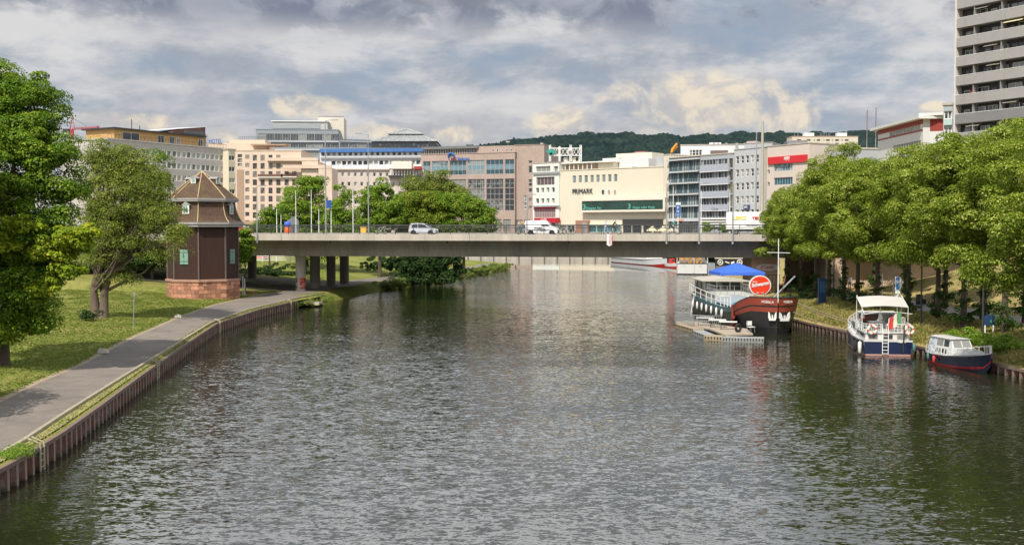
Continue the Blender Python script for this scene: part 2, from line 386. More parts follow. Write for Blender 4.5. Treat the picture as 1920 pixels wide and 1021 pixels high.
rowsR = [float(x) for x in range(-30, 126)] + [126, 130, 140, 150, 165, 180, 200, 215, 230, 250, 275, 300, 336]
cR = [0, .4, .8, 1.5, 2.2, 3, 4, 5, 6, 7, 8, 10, 12, 14, 15, 16, 17, 18, 20, 22, 25, 28, 31, 34, 38, 45, 55, 70, 100, 150, 250, 400]
struct(sheet('ground', rowsR, cR, lambda u, y: rbx(y) + u, rgz, dry_mat))
fb = MB(); fb.box(-2600, 2600, 336, 5000, -1, 1.9, mt('town paving', (.24, .23, .21), .9, .15, .05)); struct(fb.build('pavement'))
# far quay wall
qw = MB(); qw.box(-40, 76, 335.2, 335.9, -.5, 2.2, concrete_light)
for i in range(29): qw.box(-38 + i * 4, -37.7 + i * 4, 334.9, 335.2, -.5, 2.2, concrete_dark)
tag(qw.build('quay_wall'), 'pale quay wall at the far end of the river beneath the shops', 'wall')
# paths
def ribbon(name, a, b, y0, y1, zf, mat, step=1.0, lift=.012):
    V = []; Q = []; y = y0; i = 0
    while y <= y1 + 1e-6:
        xa, xb = interp(y, a), interp(y, b)
        for k in range(5): x = lerp(xa, xb, k / 4); V.append((x, y, zf(x, y) + lift))
        if i: 
            for k in range(4): o = (i - 1) * 5 + k; Q.append((o, o + 1, o + 6, o + 5))
        y += step; i += 1
    return npmesh(name, np.array(V), np.array(Q), mat, smooth=True)
_nt = path_mat.node_tree; _b = _nt.nodes['Principled BSDF']; _src = _b.inputs['Base Color'].links[0].from_socket
_vo = _nt.nodes.new('ShaderNodeTexVoronoi'); _vo.feature = 'DISTANCE_TO_EDGE'; _vo.inputs['Scale'].default_value = .22; _nt.links.new(mixc(_nt, .12, coords(_nt), (0, 0, 0)), _vo.inputs['Vector'])
_n = noise(_nt, coords(_nt), .25, 4, .6); _n3 = noise(_nt, coords(_nt), 1.4, 5, .7)
_c = mixc(_nt, maprange(_nt, mth(_nt, 'ADD', _vo.outputs[0], mth(_nt, 'MULTIPLY', _n3, .03)), .012, .028, .5, 0), _src, (.05, .045, .04))
_c = mixc(_nt, maprange(_nt, _n, .5, .56, 0, .35), _c, (.105, .095, .085)); _c = mixc(_nt, maprange(_nt, _n3, .60, .70, 0, .5), _c, (.26, .21, .15)); _nt.links.new(_c, _b.inputs['Base Color'])
struct(ribbon('path', PL, PR, 12, 252, lgz, path_mat))
shade_soil = mt('bare soil', (.10, .085, .06), .95, .3, 1, .5)  # bare ground, coloured dark to deepen the shade under the bridge
struct(ribbon('shade_soil', [(y, -70) for y in (138, 163)], [(y, interp(y, PL) - .2) for y in range(138, 164, 5)], 138, 163, lgz, shade_soil, lift=.03))
sh = lambda P, k: [(y, x + k) for y, x in P]
dirt = mt('dusty path edge', (.30, .235, .16), .95, .25, 1.2, .5)
struct(ribbon('path_verge', sh(PL, -.28), sh(PL, .15), 20, 135, lgz, dirt, lift=.02))
coping_mat = mt('pale path kerb', (.33, .295, .21), .85, .2, 1.0, .2)
struct(ribbon('verge', sh(PR, .1), [(y, x - .18) for y, x in LB], 16, 121, lambda x, y: .96, mt('sandy verge', (.27, .22, .12), .95, .3, 1.3, .6, col2=(.24, .26, .07)), lift=.02))
kb = MB()
yk = 18.0
while yk < 134:
    y2 = yk + 1.96; a, c_ = interp(yk, PR), interp(y2, PR)
    kb.add([(a, yk, .98), (a + .16, yk, .98), (c_ + .16, y2, .98), (c_, y2, .98), (a, yk, 1.10), (a + .16, yk, 1.10), (c_ + .16, y2, 1.10), (c_, y2, 1.10)],
           [(4, 5, 6, 7), (0, 1, 5, 4), (1, 2, 6, 5), (2, 3, 7, 6), (3, 0, 4, 7)], coping_mat)
    yk += 2.0
struct(kb.build('kerb'))
RPc = [(-10, 9.5), (60, 9.0), (80, 9.2), (95, 9.5), (112, 9), (122, 7), (135, 6)]
struct(ribbon('path', [(y, rbx(y) + c_ - 1.9) for y, c_ in RPc], [(y, rbx(y) + c_ + 1.9) for y, c_ in RPc], -10, 135, rgz, mt('pale path', (.34, .31, .28), .95, .12, .8, .3), lift=.03))
# sheet pile walls
m, nt, b = nmat('rusty sheet piles'); pile_mat = m
v = coords(nt); n1 = noise(nt, v, .9, 5, .65); n2 = noise(nt, coords(nt, 'Object', (1, 1, .25)), 5, 4, .7)
spz = nt.nodes.new('ShaderNodeSeparateXYZ'); nt.links.new(v, spz.inputs[0])
c = mixc(nt, maprange(nt, n2, .35, .65), (.075, .062, .058), (.27, .225, .205))
c = mixc(nt, mth(nt, 'MULTIPLY', maprange(nt, mth(nt, 'ADD', n1, mth(nt, 'MULTIPLY', spz.outputs[2], -.12)), .30, .52), .75), c, (.16, .062, .032))
c = mixc(nt, maprange(nt, mth(nt, 'ADD', spz.outputs[2], mth(nt, 'MULTIPLY', n1, .2)), .12, .32, .8, 0), c, (.035, .04, .018))
nt.links.new(c, b.inputs['Base Color']); b.inputs['Roughness'].default_value = .85; bumpn(nt, b, n2, .5, .03)
flange_mat = mt('lit pile flange', (.20, .17, .16), .8, .35, 1.2, .3, col2=(.30, .20, .16))  # outer flanges coloured lighter so the ribs read as lit and shaded
def resample(P, y0, y1, step):
    out = []; y = y0; last = None
    pts = []; 
    for k in range(int((y1 - y0) / .05) + 1): yy = y0 + k * .05; pts.append((interp(yy, P), yy))
    acc = 0; out = [pts[0]]
    for a, b_ in zip(pts, pts[1:]):
        acc += math.dist(a, b_)
        if acc >= step: out.append(b_); acc = 0
    return out
def pilewall(name, P, y0, y1, top, side, label, pitch=.78):
    q = resample(P, y0, y1, pitch / 4); root = empty(name, (q[0][0], q[0][1], 0), 0, label, 'wall')
    ox, oy = q[0]; V = []; b = MB()
    for i, (x, y) in enumerate(q):
        j = min(i + 1, len(q) - 1); i0 = max(i - 1, 0); t = Vector((q[j][0] - q[i0][0], q[j][1] - q[i0][1])).normalized(); n = Vector((-t.y, t.x)) * side
        o = .13 if (i % 4) in (0, 1) else -.20
        V += [(x + n.x * o - ox, y + n.y * o - oy, -1.0), (x + n.x * o - ox, y + n.y * o - oy, top - .03)]
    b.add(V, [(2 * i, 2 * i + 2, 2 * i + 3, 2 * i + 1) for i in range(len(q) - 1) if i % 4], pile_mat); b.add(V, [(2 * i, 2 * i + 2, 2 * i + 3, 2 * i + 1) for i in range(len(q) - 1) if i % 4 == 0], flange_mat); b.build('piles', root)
    cb = MB(); V = []; r = q[::4]
    for i, (x, y) in enumerate(r):
        j = min(i + 1, len(r) - 1); i0 = max(i - 1, 0); t = Vector((r[j][0] - r[i0][0], r[j][1] - r[i0][1])).normalized(); n = Vector((-t.y, t.x)) * side
        for o, z in ((.17, top - .16), (.17, top), (-.19, top), (-.19, top - .16)): V.append((x + n.x * o - ox, y + n.y * o - oy, z))
    cb.add(V, [(4 * i + k, 4 * i + 4 + k, 4 * i + 4 + (k + 1) % 4, 4 * i + (k + 1) % 4) for i in range(len(r) - 1) for k in range(4)], mt('rusty cap beam', (.19, .165, .15), .8, .3, 1.2, .3, col2=(.17, .10, .07)))
    cb.build('cap_beam', root); return root, (ox, oy)
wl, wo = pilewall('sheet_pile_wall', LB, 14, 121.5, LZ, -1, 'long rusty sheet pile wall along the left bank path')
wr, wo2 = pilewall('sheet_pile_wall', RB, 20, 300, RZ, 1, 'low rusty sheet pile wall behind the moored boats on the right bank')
post_mat = mt('pale yellow ladder', (.33, .30, .20), .7, .2, 2)
for px, py in ((62, 835), (290, 682), (406, 604), (539, 566)):
    p = G(px, py, LZ); b = MB(); x = lbx(p.y)
    for dx in (-.16, .16): b.tube([(x + .2, p.y + dx, -.6), (x + .2, p.y + dx, LZ + .12), (x - .25, p.y + dx, LZ + .3)], .045, 6, post_mat)
    for k in range(5): b.tube([(x + .2, p.y - .16, -.1 + k * .24), (x + .2, p.y + .16, -.1 + k * .24)], .03, 5, post_mat)
    b.xf(Matrix.Translation((-wo[0], -wo[1], 0))); b.build('ladder', wl)
# ---------------------------------------------------------------- bridge
BL = Vector((-32.8, 134, 0)); BR = Vector((27.3, 124, 0)); BROT = math.atan2(BR.y - BL.y, BR.x - BL.x)
DZ = 8.40
BM = Matrix.Translation(BL) @ Matrix.Rotation(BROT, 4, 'Z'); BMI = BM.inverted()
def bu(px, py=430, off=0.0):                  # distance along the bridge at photo column px, on the plane `off` behind the near edge
    d = ray(px, py); n = Vector((-math.sin(BROT), math.cos(BROT), 0)); t = ((BL + n * off) - CAMP).dot(n) / d.dot(n)
    p = BMI @ (CAMP + d * t); return p.x, p.z
bridge = empty('road_bridge', BL, BROT, 'long flat concrete road bridge crossing the river on round pillars', 'bridge')
b = MB(); U0, U1 = -60, 150; W = 26.0
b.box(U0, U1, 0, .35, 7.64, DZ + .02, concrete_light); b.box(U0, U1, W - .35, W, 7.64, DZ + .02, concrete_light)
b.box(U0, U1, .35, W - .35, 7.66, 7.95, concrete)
b.build('fascia', bridge)
for u in range(-56, 150, 12): b = MB(); b.box(u, u + .05, -.004, 0, 7.64, DZ + .02, concrete_dark); b.build('joint', bridge)
for u in range(-50, 150, 15): b = MB(); b.tube([(u, 1.2, 7.7), (u, 1.2, 7.3)], .07, 6, dark_steel); b.build('drain_outlet', bridge)
b = MB()
prev = U0
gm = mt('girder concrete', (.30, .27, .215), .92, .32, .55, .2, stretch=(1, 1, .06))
sec = [(2.5, 7.66), (2.9, 5.62), (W - 2.9, 5.62), (W - 2.5, 7.66)]
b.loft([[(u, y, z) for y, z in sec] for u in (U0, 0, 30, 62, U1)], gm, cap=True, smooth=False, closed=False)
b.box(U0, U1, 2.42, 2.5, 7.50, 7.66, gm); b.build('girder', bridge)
b = MB(); b.box(U0, U1, .35, 4.2, 7.95, DZ, mt('pavement slabs', (.33, .31, .28), .9, .12, .8)); b.box(U0, U1, W - 4.2, W - .35, 7.95, DZ, MATS['pavement slabs']); b.build('sidewalk', bridge)
b = MB(); b.box(U0, U1, 4.2, W - 4.2, 7.95, DZ - .13, asphalt); b.build('roadway', bridge)
for u in range(-60, 150, 6): b = MB(); b.box(u, u + 3, W / 2 - .08, W / 2 + .08, DZ - .13, DZ - .124, white_paint); b.build('lane_marking', bridge)
# concrete strip along the far side (crash barrier)
b = MB(); b.box(U0, U1, W - 4.5, W - 4.2, DZ - .13, DZ + .12, concrete_light); b.build('barrier', bridge)
m, nt, pb = nmat('painted pillar'); v = coords(nt); 
n1 = noise(nt, coords(nt, 'Object', (1, 1, .3)), 1.5, 5); c = mixc(nt, maprange(nt, n1, .3, .7), (.38, .35, .31), (.62, .59, .54))
s3 = nt.nodes.new('ShaderNodeSeparateXYZ'); nt.links.new(v, s3.inputs[0])
bandz = mth(nt, 'MULTIPLY', maprange(nt, s3.outputs[2], 1.15, 1.35), maprange(nt, s3.outputs[2], 2.9, 2.6))
g1 = noise(nt, v, 2.3, 3, .5, 2.2)
red_f = mth(nt, 'MULTIPLY', mth(nt, 'MULTIPLY', maprange(nt, g1, .46, .49), bandz), mth(nt, 'GREATER_THAN', s3.outputs[0], .08))
pur_f = mth(nt, 'MULTIPLY', mth(nt, 'MULTIPLY', maprange(nt, g1, .49, .52), bandz), mth(nt, 'LESS_THAN', s3.outputs[0], -.2))
c = mixc(nt, red_f, c, (.55, .02, .01)); c = mixc(nt, pur_f, c, (.05, .015, .06))
nt.links.new(c, pb.inputs['Base Color']); pb.inputs['Roughness'].default_value = .85; pillar_mat = m
for k, (x, y, r) in enumerate([(-27.6, 139.2, .66), (-26.8, 145, .68), (-25.8, 152, .64), (-24.7, 157, .68), (-41, 141, .66), (-40, 149, .66), (-38.5, 158, .66), (-55, 143, .66), (-54, 151, .66)]):
    p = BMI @ Vector((x, y, 0)); b = MB(); b.lathe([(r, .2), (r, 5.2), (r + .06, 5.3), (r + .06, 5.62)], 24, pillar_mat if k == 0 else concrete)
    o = b.build('pillar', bridge); o.location = (p.x, p.y, 0)
    if k == 0: o['label'] = 'pale pillar with red and purple graffiti'
b = MB(); b.box(70, 72, 1.5, W - 1.5, -1, 7.66, mt('abutment plaster', (.50, .38, .28), .9, .15, .4)); b.box(72, 150, 3.5, W - 1.5, -1, 7.66, MATS['abutment plaster']); b.build('abutment', bridge)
b = MB(); b.box(-62, -60, 1.5, W - 1.5, -1, 7.66, concrete); b.build('abutment', bridge)
# railings
def railing(off, label, dens=True):
    rr = empty('bridge_railing', BM @ Vector((0, off, DZ)), BROT, label, 'railing', 'steel railings along the two edges of the bridge')
    b = MB(); b.tube([(U0 + 1, 0, 1.14), (U1 - 1, 0, 1.14)], .045, 6, dark_steel); b.build('handrail', rr)
    b = MB(); b.tube([(U0 + 1, 0, .12), (U1 - 1, 0, .12)], .025, 4, dark_steel); b.tube([(U0 + 1, 0, .80), (U1 - 1, 0, .80)], .02, 4, dark_steel); b.build('lower_rail', rr)
    pb_ = MB(); pb_.box(-.035, .035, -.05, .05, 0, 1.14, dark_steel); po = None
    ib = MB()
    for k in range(15): ib.box(.12 + k * .145, .134 + k * .145, -.007, .007, .12, 1.12, dark_steel)
    io = None
    for i in range(-8, 34):
        u = i * 2.3 + .3
        if po is None: po = pb_.build('post', rr); io = ib.build('baluster_panel', rr); q, p_ = po, io
        else:
            q = po.copy(); COL.objects.link(q); q.parent = rr; p_ = io.copy(); COL.objects.link(p_); p_.parent = rr
        q.location = (u, 0, 0); p_.location = (u, 0, 0)
    return rr
railing(.22, 'dark steel railing along the near edge of the bridge')
railing(W - .22, 'dark steel railing along the far edge of the bridge, behind the traffic')
# boards / cables on the fascia
def at_bridge(px, off, z=DZ): u, _ = bu(px, 430, off); return BM @ Vector((u, off, z))
LAMPG = 'slim grey lamp posts on the bridge'
def lamp(px, ytop, off, label, arm=0, ybot=None, r=.075, head=True, name='street_lamp', cat='street lamp', group=LAMPG, mat=steel_grey):
    p = at_bridge(px, off); ztop = CZ + (HZ - ytop) * p.y / F - DZ
    o = empty(name, p, BROT, label, cat, group)
    b = MB(); b.tube([(0, 0, -1.0 if off < 0 else 0), (0, 0, 1.0), (0, 0, ztop)], [r * 1.25, r * 1.15, r * .7], 8, mat); b.build('pole', o)
    if off < 0:
        b = MB(); b.box(-.10, .10, 0, .22, -.35, -.15, steel_grey); b.box(-.10, .10, 0, .22, -.85, -.65, steel_grey); b.lathe([(.12, -1.12), (.15, -1.0), (.12, -.9)], 8, steel_grey); b.build('bracket', o)
    if arm:
        b = MB(); b.tube([(0, 0, ztop - .05), (arm * .6, 0, ztop + .12), (arm, 0, ztop + .1)], .05, 6, mat); b.build('arm', o)
    if head:
        b = MB(); b.obox((arm + (.35 if arm >= 0 else -.35), 0, ztop + .1), .8, .22, .10, 0, steel_grey); b.build('lamp_head', o)
    return o
lamp(482, 350, -.12, 'grey lamp post bolted to the bridge edge beside the octagonal tower', .5)
lamp(611, 228, 2.0, 'tallest grey lamp post on the bridge, in front of the white and blue offices', .9, r=.09)
lamp(691, 252, 2.0, 'tall grey lamp post with an arm to the left, above the parked bicycle', -.9)
lamp(988, 366, 2.0, 'grey lamp post just behind the white van', .4)
lamp(1250, 345, -.12, 'grey lamp post on the bridge edge between the store and the glass offices', .4)
lamp(1311, 345, -.12, 'grey lamp post on the bridge edge in front of the louvred balcony block', .4)
lamp(1374, 345, -.12, 'grey lamp post on the bridge edge in front of the white truck', .4)
lamp(1428, 228, 24, 'thick tall pale mast above the right end of the bridge', 0, r=.22, head=False, name='mast', cat='mast', group=None, mat=concrete_light)
lamp(1417, 250, 22, 'thin tall grey mast left of the thick pale mast', 0, r=.09, head=False, name='mast', cat='mast', group=None)
FG = 'thin white flagpoles behind the bridge railing'
for px, yt, lb in ((519, 392, 'short white flagpole left of the blue and orange post'), (527, 403, 'very short white flagpole beside the traffic sign'), (555, 358, 'white flagpole right of the blue and orange post'), (584, 357, 'white flagpole at the left edge of the green tree crown'), (598, 392, 'short white flagpole before the tree crown'), (621, 358, 'white flagpole right of the tallest lamp post, with blue banner'), (662, 356, 'white flagpole between two tree crowns left of the lamp with an arm'), (1262, 350, 'white flagpole in front of the left bay of the glass offices'), (1314.5, 358, 'white flagpole where glass offices and balcony block meet'), (1368, 358, 'white flagpole beside the lamp post near the truck')):
    fp = lamp(px, yt, 25.2, lb, 0, r=.055, head=False, name='flagpole', cat='flagpole', group=FG, mat=white_paint)
    b = MB(); b.lathe([(.02, 0), (.09, .06), (.02, .13)], 8, steel_grey); k_ = b.build('cap', fp); k_.location.z = CZ + (HZ - yt) * at_bridge(px, 25.2).y / F - DZ
p = at_bridge(608, 24.6); b = MB(); zb = CZ + (HZ - 375) * p.y / F
b.loft([[(x, .1 * math.sin(x * 9 + z), z) for x in (0, .2, .4, .6, .8, .9)] for z in (0, -.6, -1.2)], blue_paint, cap=False)
o = b.build('banner'); o.location = (p.x + .15, p.y, zb); tag(o, 'blue banner hanging by the tallest lamp post on the bridge', 'banner')
# small kiosk-like posts and signs on the bridge footway
o = empty('advertising_post', at_bridge(539, 24), 0, 'small post with a blue head and orange red base on the bridge footway', 'post')
b = MB(); b.lathe([(.35, 0), (.45, .2), (.42, .95), (.3, 1.0)], 14, mt('orange red plastic', (.75, .12, .02), .5, .1, 2)); b.build('base', o)
b = MB(); b.lathe([(.3, 1.0), (.48, 1.1), (.48, 1.65), (.3, 1.75)], 14, mt('bright blue', (.04, .12, .65), .5, .1, 2)); b.build('head', o)
o = empty('hoarding', at_bridge(545, 27.5, 8.3), BROT, 'dark grey leaning hoarding behind the blue and orange post', 'hoarding')
b = MB(); b.prismy([(-1.2, 0), (1.3, 0), (1.3, 2.0), (.6, 2.7), (-.5, 2.1)], 0, .1, mt('slate panel', (.16, .17, .19), .7, .1, 1)); b.build('panel', o)
b = MB(); b.tube([(-.8, .3, 0), (-.8, .1, 1.8)], .05, 6, steel_grey); b.tube([(.9, .3, 0), (.9, .1, 1.8)], .05, 6, steel_grey); b.build('support', o)
o = empty('grit_box', at_bridge(682, 23.5), BROT, 'yellow box standing on the bridge footway by the lamp post', 'box')
b = MB(); b.prismy([(-.35, 0), (.35, 0), (.4, .9), (-.4, .9)], -.3, .3, mt('yellow plastic', (.75, .45, .08), .5, .1, 2)); b.build('body', o)
b = MB(); b.box(-.43, .43, -.33, .33, .9, .98, MATS['yellow plastic']); b.build('lid', o)
# navigation marker hanging on the bridge face
p = at_bridge(1143, -.15, 7.7); o = empty('navigation_marker', p, BROT, 'red and white navigation marker hung on the face of the bridge', 'marker')
b = MB(); b.box(-.32, .0, -.08, 0, -.55, .75, white_paint); b.build('board', o)
b = MB(); b.box(.02, .3, -.08, 0, -.55, .75, mt('faded pink', (.72, .42, .38), .5, .1, 2)); b.build('board', o)
b = MB(); b.tube([(0, .05, 1.0), (0, -.12, .9), (0, -.12, -.7)], .04, 6, steel_grey); b.build('bracket', o)
b = MB(); b.lathe([(.02, -.75), (.16, -.68), (.16, -.5), (.05, -.45)], 10, white_paint); b.build('lamp', o)

# ---------------------------------------------------------------- octagonal timber tower
TC = Vector((-35.7, 123.2, 0)); SC16 = 123.2 / F
def tz(py): return CZ + (HZ - py) * SC16
A0 = R(-9.3 + 0); RT = 4.08
# vertices so that silhouettes fall as seen: angle measured from +x towards the camera (-y)
def octp(r, z, k): th = A0 + R(45) * k; return (r * math.cos(th), -r * math.sin(th), z)
tower = empty('octagonal_tower', TC, 0, 'old octagonal timber tower with bell shaped shingle roof on a red sandstone base', 'tower')
stone = mt('red sandstone', (.34, .13, .08), .9, .16, 3, .5, island=.42, col2=(.44, .24, .15))
mortar = mt('mortar', (.33, .27, .21), .95, .1, 2)
timber = mt('dark timber boards', (.036, .012, .007), .75, .3, 1.2, .5, stretch=(6, 6, .15))
shingle_m, nt, pb = nmat('brown shingles'); v = coords(nt)
n1 = noise(nt, v, .7, 5, .65); n2 = noise(nt, coords(nt, 'Object', (5, 5, 9)), 1.6, 2, .6)
wv = N(nt, 'ShaderNodeTexWave'); wv.wave_type = 'BANDS'; wv.bands_direction = 'Z'; wv.inputs['Scale'].default_value = 2.0; wv.inputs['Distortion'].default_value = 1.2; wv.inputs['Detail'].default_value = 2; nt.links.new(v, wv.inputs['Vector'])
c = mixc(nt, maprange(nt, n2, .35, .65), (.058, .031, .021), (.135, .078, .052)); c = mixc(nt, maprange(nt, n1, .46, .66, 0, .6), c, (.12, .105, .035)); c = mixc(nt, maprange(nt, wv.outputs['Fac'], 0, .5, .45, 0), c, (.05, .035, .028))
nt.links.new(c, pb.inputs['Base Color']); pb.inputs['Roughness'].default_value = .92; bumpn(nt, pb, n2, .6, .05)
ridge_m = mt('pale ridge strip', (.50, .38, .20), .7, .15, 2); trim = mt('grey eaves trim', (.32, .31, .30), .6, .12, 2)
shut = mt('mint green shutter', (.18, .33, .26), .6, .1, 3)
zb0, zb1 = .9, tz(521); zw = tz(425.5); ze1 = tz(417); zu0 = tz(379); zu1 = tz(373); zap = tz(322)
b = MB(); rng = random.Random(4)
b.lathe([(RT * .985, zb0), (RT * .985, zb1 - .3)], 8, mortar, smooth=False, a0=-A0)
nc = 5; chh = (zb1 - .3 - zb0) / nc
for k in range(8):
    a = Vector(octp(RT, 0, k)); c_ = Vector(octp(RT, 0, k + 1)); L = (c_ - a).length; t = (c_ - a) / L; n = Vector((t.y, -t.x, 0)); 
    if n.dot(a) < 0: n = -n
    for j in range(nc):
        u = 0
        while u < L - .02:
            w_ = min(rng.uniform(.4, .85), L - u)
            if L - u - w_ < .25: w_ = L - u
            z0 = zb0 + j * chh; pr = rng.uniform(.0, .035)
            P = [a + t * (u + .012), a + t * (u + w_ - .012)]
            q = []
            for z in (z0 + .012, z0 + chh - .012):
                for dd in (-.1, .02 + pr):
                    for pnt in P: q.append((pnt.x + n.x * dd, pnt.y + n.y * dd, z))
            b.add(q, [(0, 1, 3, 2), (4, 6, 7, 5), (0, 4, 5, 1), (2, 3, 7, 6), (0, 2, 6, 4), (1, 5, 7, 3)], stone); u += w_
b.build('stone_base', tower)
b = MB(); b.lathe([(RT * .98, zb1 - .3), (RT * 1.04, zb1 - .28), (RT * 1.04, zb1 - .06), (RT * .9, zb1 + .02)], 8, mt('sandstone coping', (.38, .22, .16), .9, .25, 2, .4), smooth=False, a0=-A0); b.build('coping', tower)
b = MB(); b.lathe([(RT * .97, zb1 - .05), (RT * .97, zw + .2)], 8, timber, smooth=False, a0=-A0)
for k in range(8):
    x, y, _ = octp(RT * .975, 0, k); b.obox((x, y, (zb1 + zw) / 2), .14, .14, zw - zb1 + .1, -(A0 + R(45) * k), mt('corner strip', (.13, .10, .085), .7, .2, 2))
b.build('timber_wall', tower)
b = MB(); b.lathe([(RT * .95, zw + .1), (RT * 1.10, zw), (RT * 1.12, zw + .02), (RT * 1.12, zw + .26), (RT * 1.15, zw + .3), (RT * 1.15, ze1), (RT * .9, ze1 + .03)], 8, trim, smooth=False, a0=-A0); b.build('lower_eave', tower)
prof = [(RT * 1.13, ze1), (RT * 1.045, ze1 + .28), (RT * .975, ze1 + .75), (RT * .915, ze1 + 1.5), (RT * .885, zu0 - .2), (RT * .88, zu0 + .05)]
b = MB(); b.lathe(prof, 8, shingle_m, smooth=False, a0=-A0)
b.build('lower_roof', tower)
for k in range(8): b = MB(); b.tube([octp(r + .03, z + .02, k) for r, z in prof], .055, 5, ridge_m); b.build('ridge_strip', tower)
b = MB(); b.lathe([(RT * .86, zu0 - .05), (RT * .985, zu0), (RT * .985, zu0 + .12), (RT * 1.0, zu0 + .16), (RT * 1.0, zu1), (RT * .8, zu1 + .03)], 8, trim, smooth=False, a0=-A0); b.build('upper_eave', tower)
b = MB(); b.lathe([(RT * .985, zu1), (RT * .5, zu1 + (zap - zu1) * .52), (.05, zap)], 8, shingle_m, smooth=False, a0=-A0); b.build('upper_roof', tower)
for k in range(8): b = MB(); b.tube([octp(RT * .99, zu1 + .03, k), octp(RT * .5 + .02, zu1 + (zap - zu1) * .52 + .02, k), octp(.06, zap, k)], .055, 5, ridge_m); b.build('ridge_strip', tower)
b = MB(); b.lathe([(.16, zap - .15), (.12, zap + .05), (.02, zap + .1)], 8, ridge_m); b.build('finial', tower)
def face(k, r, z, u):                         # point on the face between corners k and k+1
    a = Vector(octp(r, z, k)); c_ = Vector(octp(r, z, k + 1)); m_ = a.lerp(c_, .5 + u); t = (c_ - a).normalized(); return m_, math.atan2(-t.y, -t.x)
def dormer(k, r, z, u, w_, h_, d_, name='dormer'):
    p, rz = face(k, r, z, u); o = empty(name, p, rz); o.parent = tower
    b = MB(); b.box(-w_ / 2, w_ / 2, -.05, d_, 0, h_ * .75, shingle_m); b.prismy([(-w_ / 2 - .1, h_ * .72), (w_ / 2 + .1, h_ * .72), (0, h_ * 1.02)], -.14, d_, trim)
    b.prismy([(-w_ / 2, 0), (w_ / 2, 0), (w_ / 2, h_ * .72), (0, h_ * .95), (-w_ / 2, h_ * .72)], -.09, -.05, white_paint)
    ww = w_ * .32; pts = [(-ww, .12), (ww, .12), (ww, h_ * .5)] + [(ww * math.cos(t_), h_ * .5 + h_ * .22 * math.sin(t_)) for t_ in (R(45), R(90), R(135))] + [(-ww, h_ * .5)]
    b.prismy(pts, -.12, -.09, shut); b.box(-.02, .02, -.135, -.12, .12, h_ * .7, white_paint)
    m_ = b.build(name, tower); m_.location = p; m_.rotation_euler.z = rz; bpy.data.objects.remove(o)
for k in range(0, 8, 2): dormer(k, RT * .955, ze1 + .95, 0, .85, 1.35, 1.0)
for k in (0, 2, 4, 6): dormer(k, RT * .50, zu1 + 1.7, 0, .62, .8, .9)
for k in (0, 2):
    p, rz = face(k, RT * .975, 0, .08 if k == 2 else 0); sh_ = MB(); sh_.box(-.5, .5, -.09, .02, 0, 1.65, shut); sh_.box(-.012, .012, -.105, -.09, 0, 1.65, dark_steel)
    for zz_ in (.3, 1.3): sh_.box(-.5, .5, -.105, -.09, zz_, zz_ + .05, dark_steel)
    o = sh_.build('shutter', tower); o.location = (p.x, p.y, tz(493.5)); o.rotation_euler.z = rz
for px, pyt in ((455.5, 519), (459, 522)):
    p = G(px, 553, 1.15); o = empty('marker_post', p, 0, 'thin white post %s by the tower base' % ('left of its twin' if px < 457 else 'right of its twin, slightly shorter,'), 'post', 'pair of thin white posts beside the tower')
    b = MB(); b.tube([(0, 0, 0), (0, 0, CZ + (HZ - pyt) * p.y / F - 1.15)], .05, 8, white_paint); b.build('pole', o)
# ---------------------------------------------------------------- buildings
def winmesh(w, h, nx=1, ny=1, fr=.07, frame=white_paint, gl=glass, sill=None, cache={}):
    key = (round(w, 2), round(h, 2), nx, ny, fr, frame.name, gl.name, sill.name if sill else '')
    if key in cache: return cache[key]
    b = MB(); b.box(0, w, .02, .04, 0, h, gl)
    for x0, x1, z0, z1 in [(0, w, 0, fr), (0, w, h - fr, h), (0, fr, fr, h - fr), (w - fr, w, fr, h - fr)]: b.box(x0, x1, -.03, .05, z0, z1, frame)
    for i in range(1, nx): x = w * i / nx; b.box(x - fr / 2, x + fr / 2, -.02, .03, fr, h - fr, frame)
    for i in range(1, ny): z = h * i / ny; b.box(fr, w - fr, -.025, .025, z - fr / 2, z + fr / 2, frame)
    if sill: b.box(-.05, w + .05, -.12, .05, -.08, 0, sill)
    me = bpy.data.meshes.new('window'); me.from_pydata([tuple(v) for v in b.v], [], b.f)
    for m in b.mats: me.materials.append(m)
    me.polygons.foreach_set('material_index', b.m); me.update(); cache[key] = me; return me
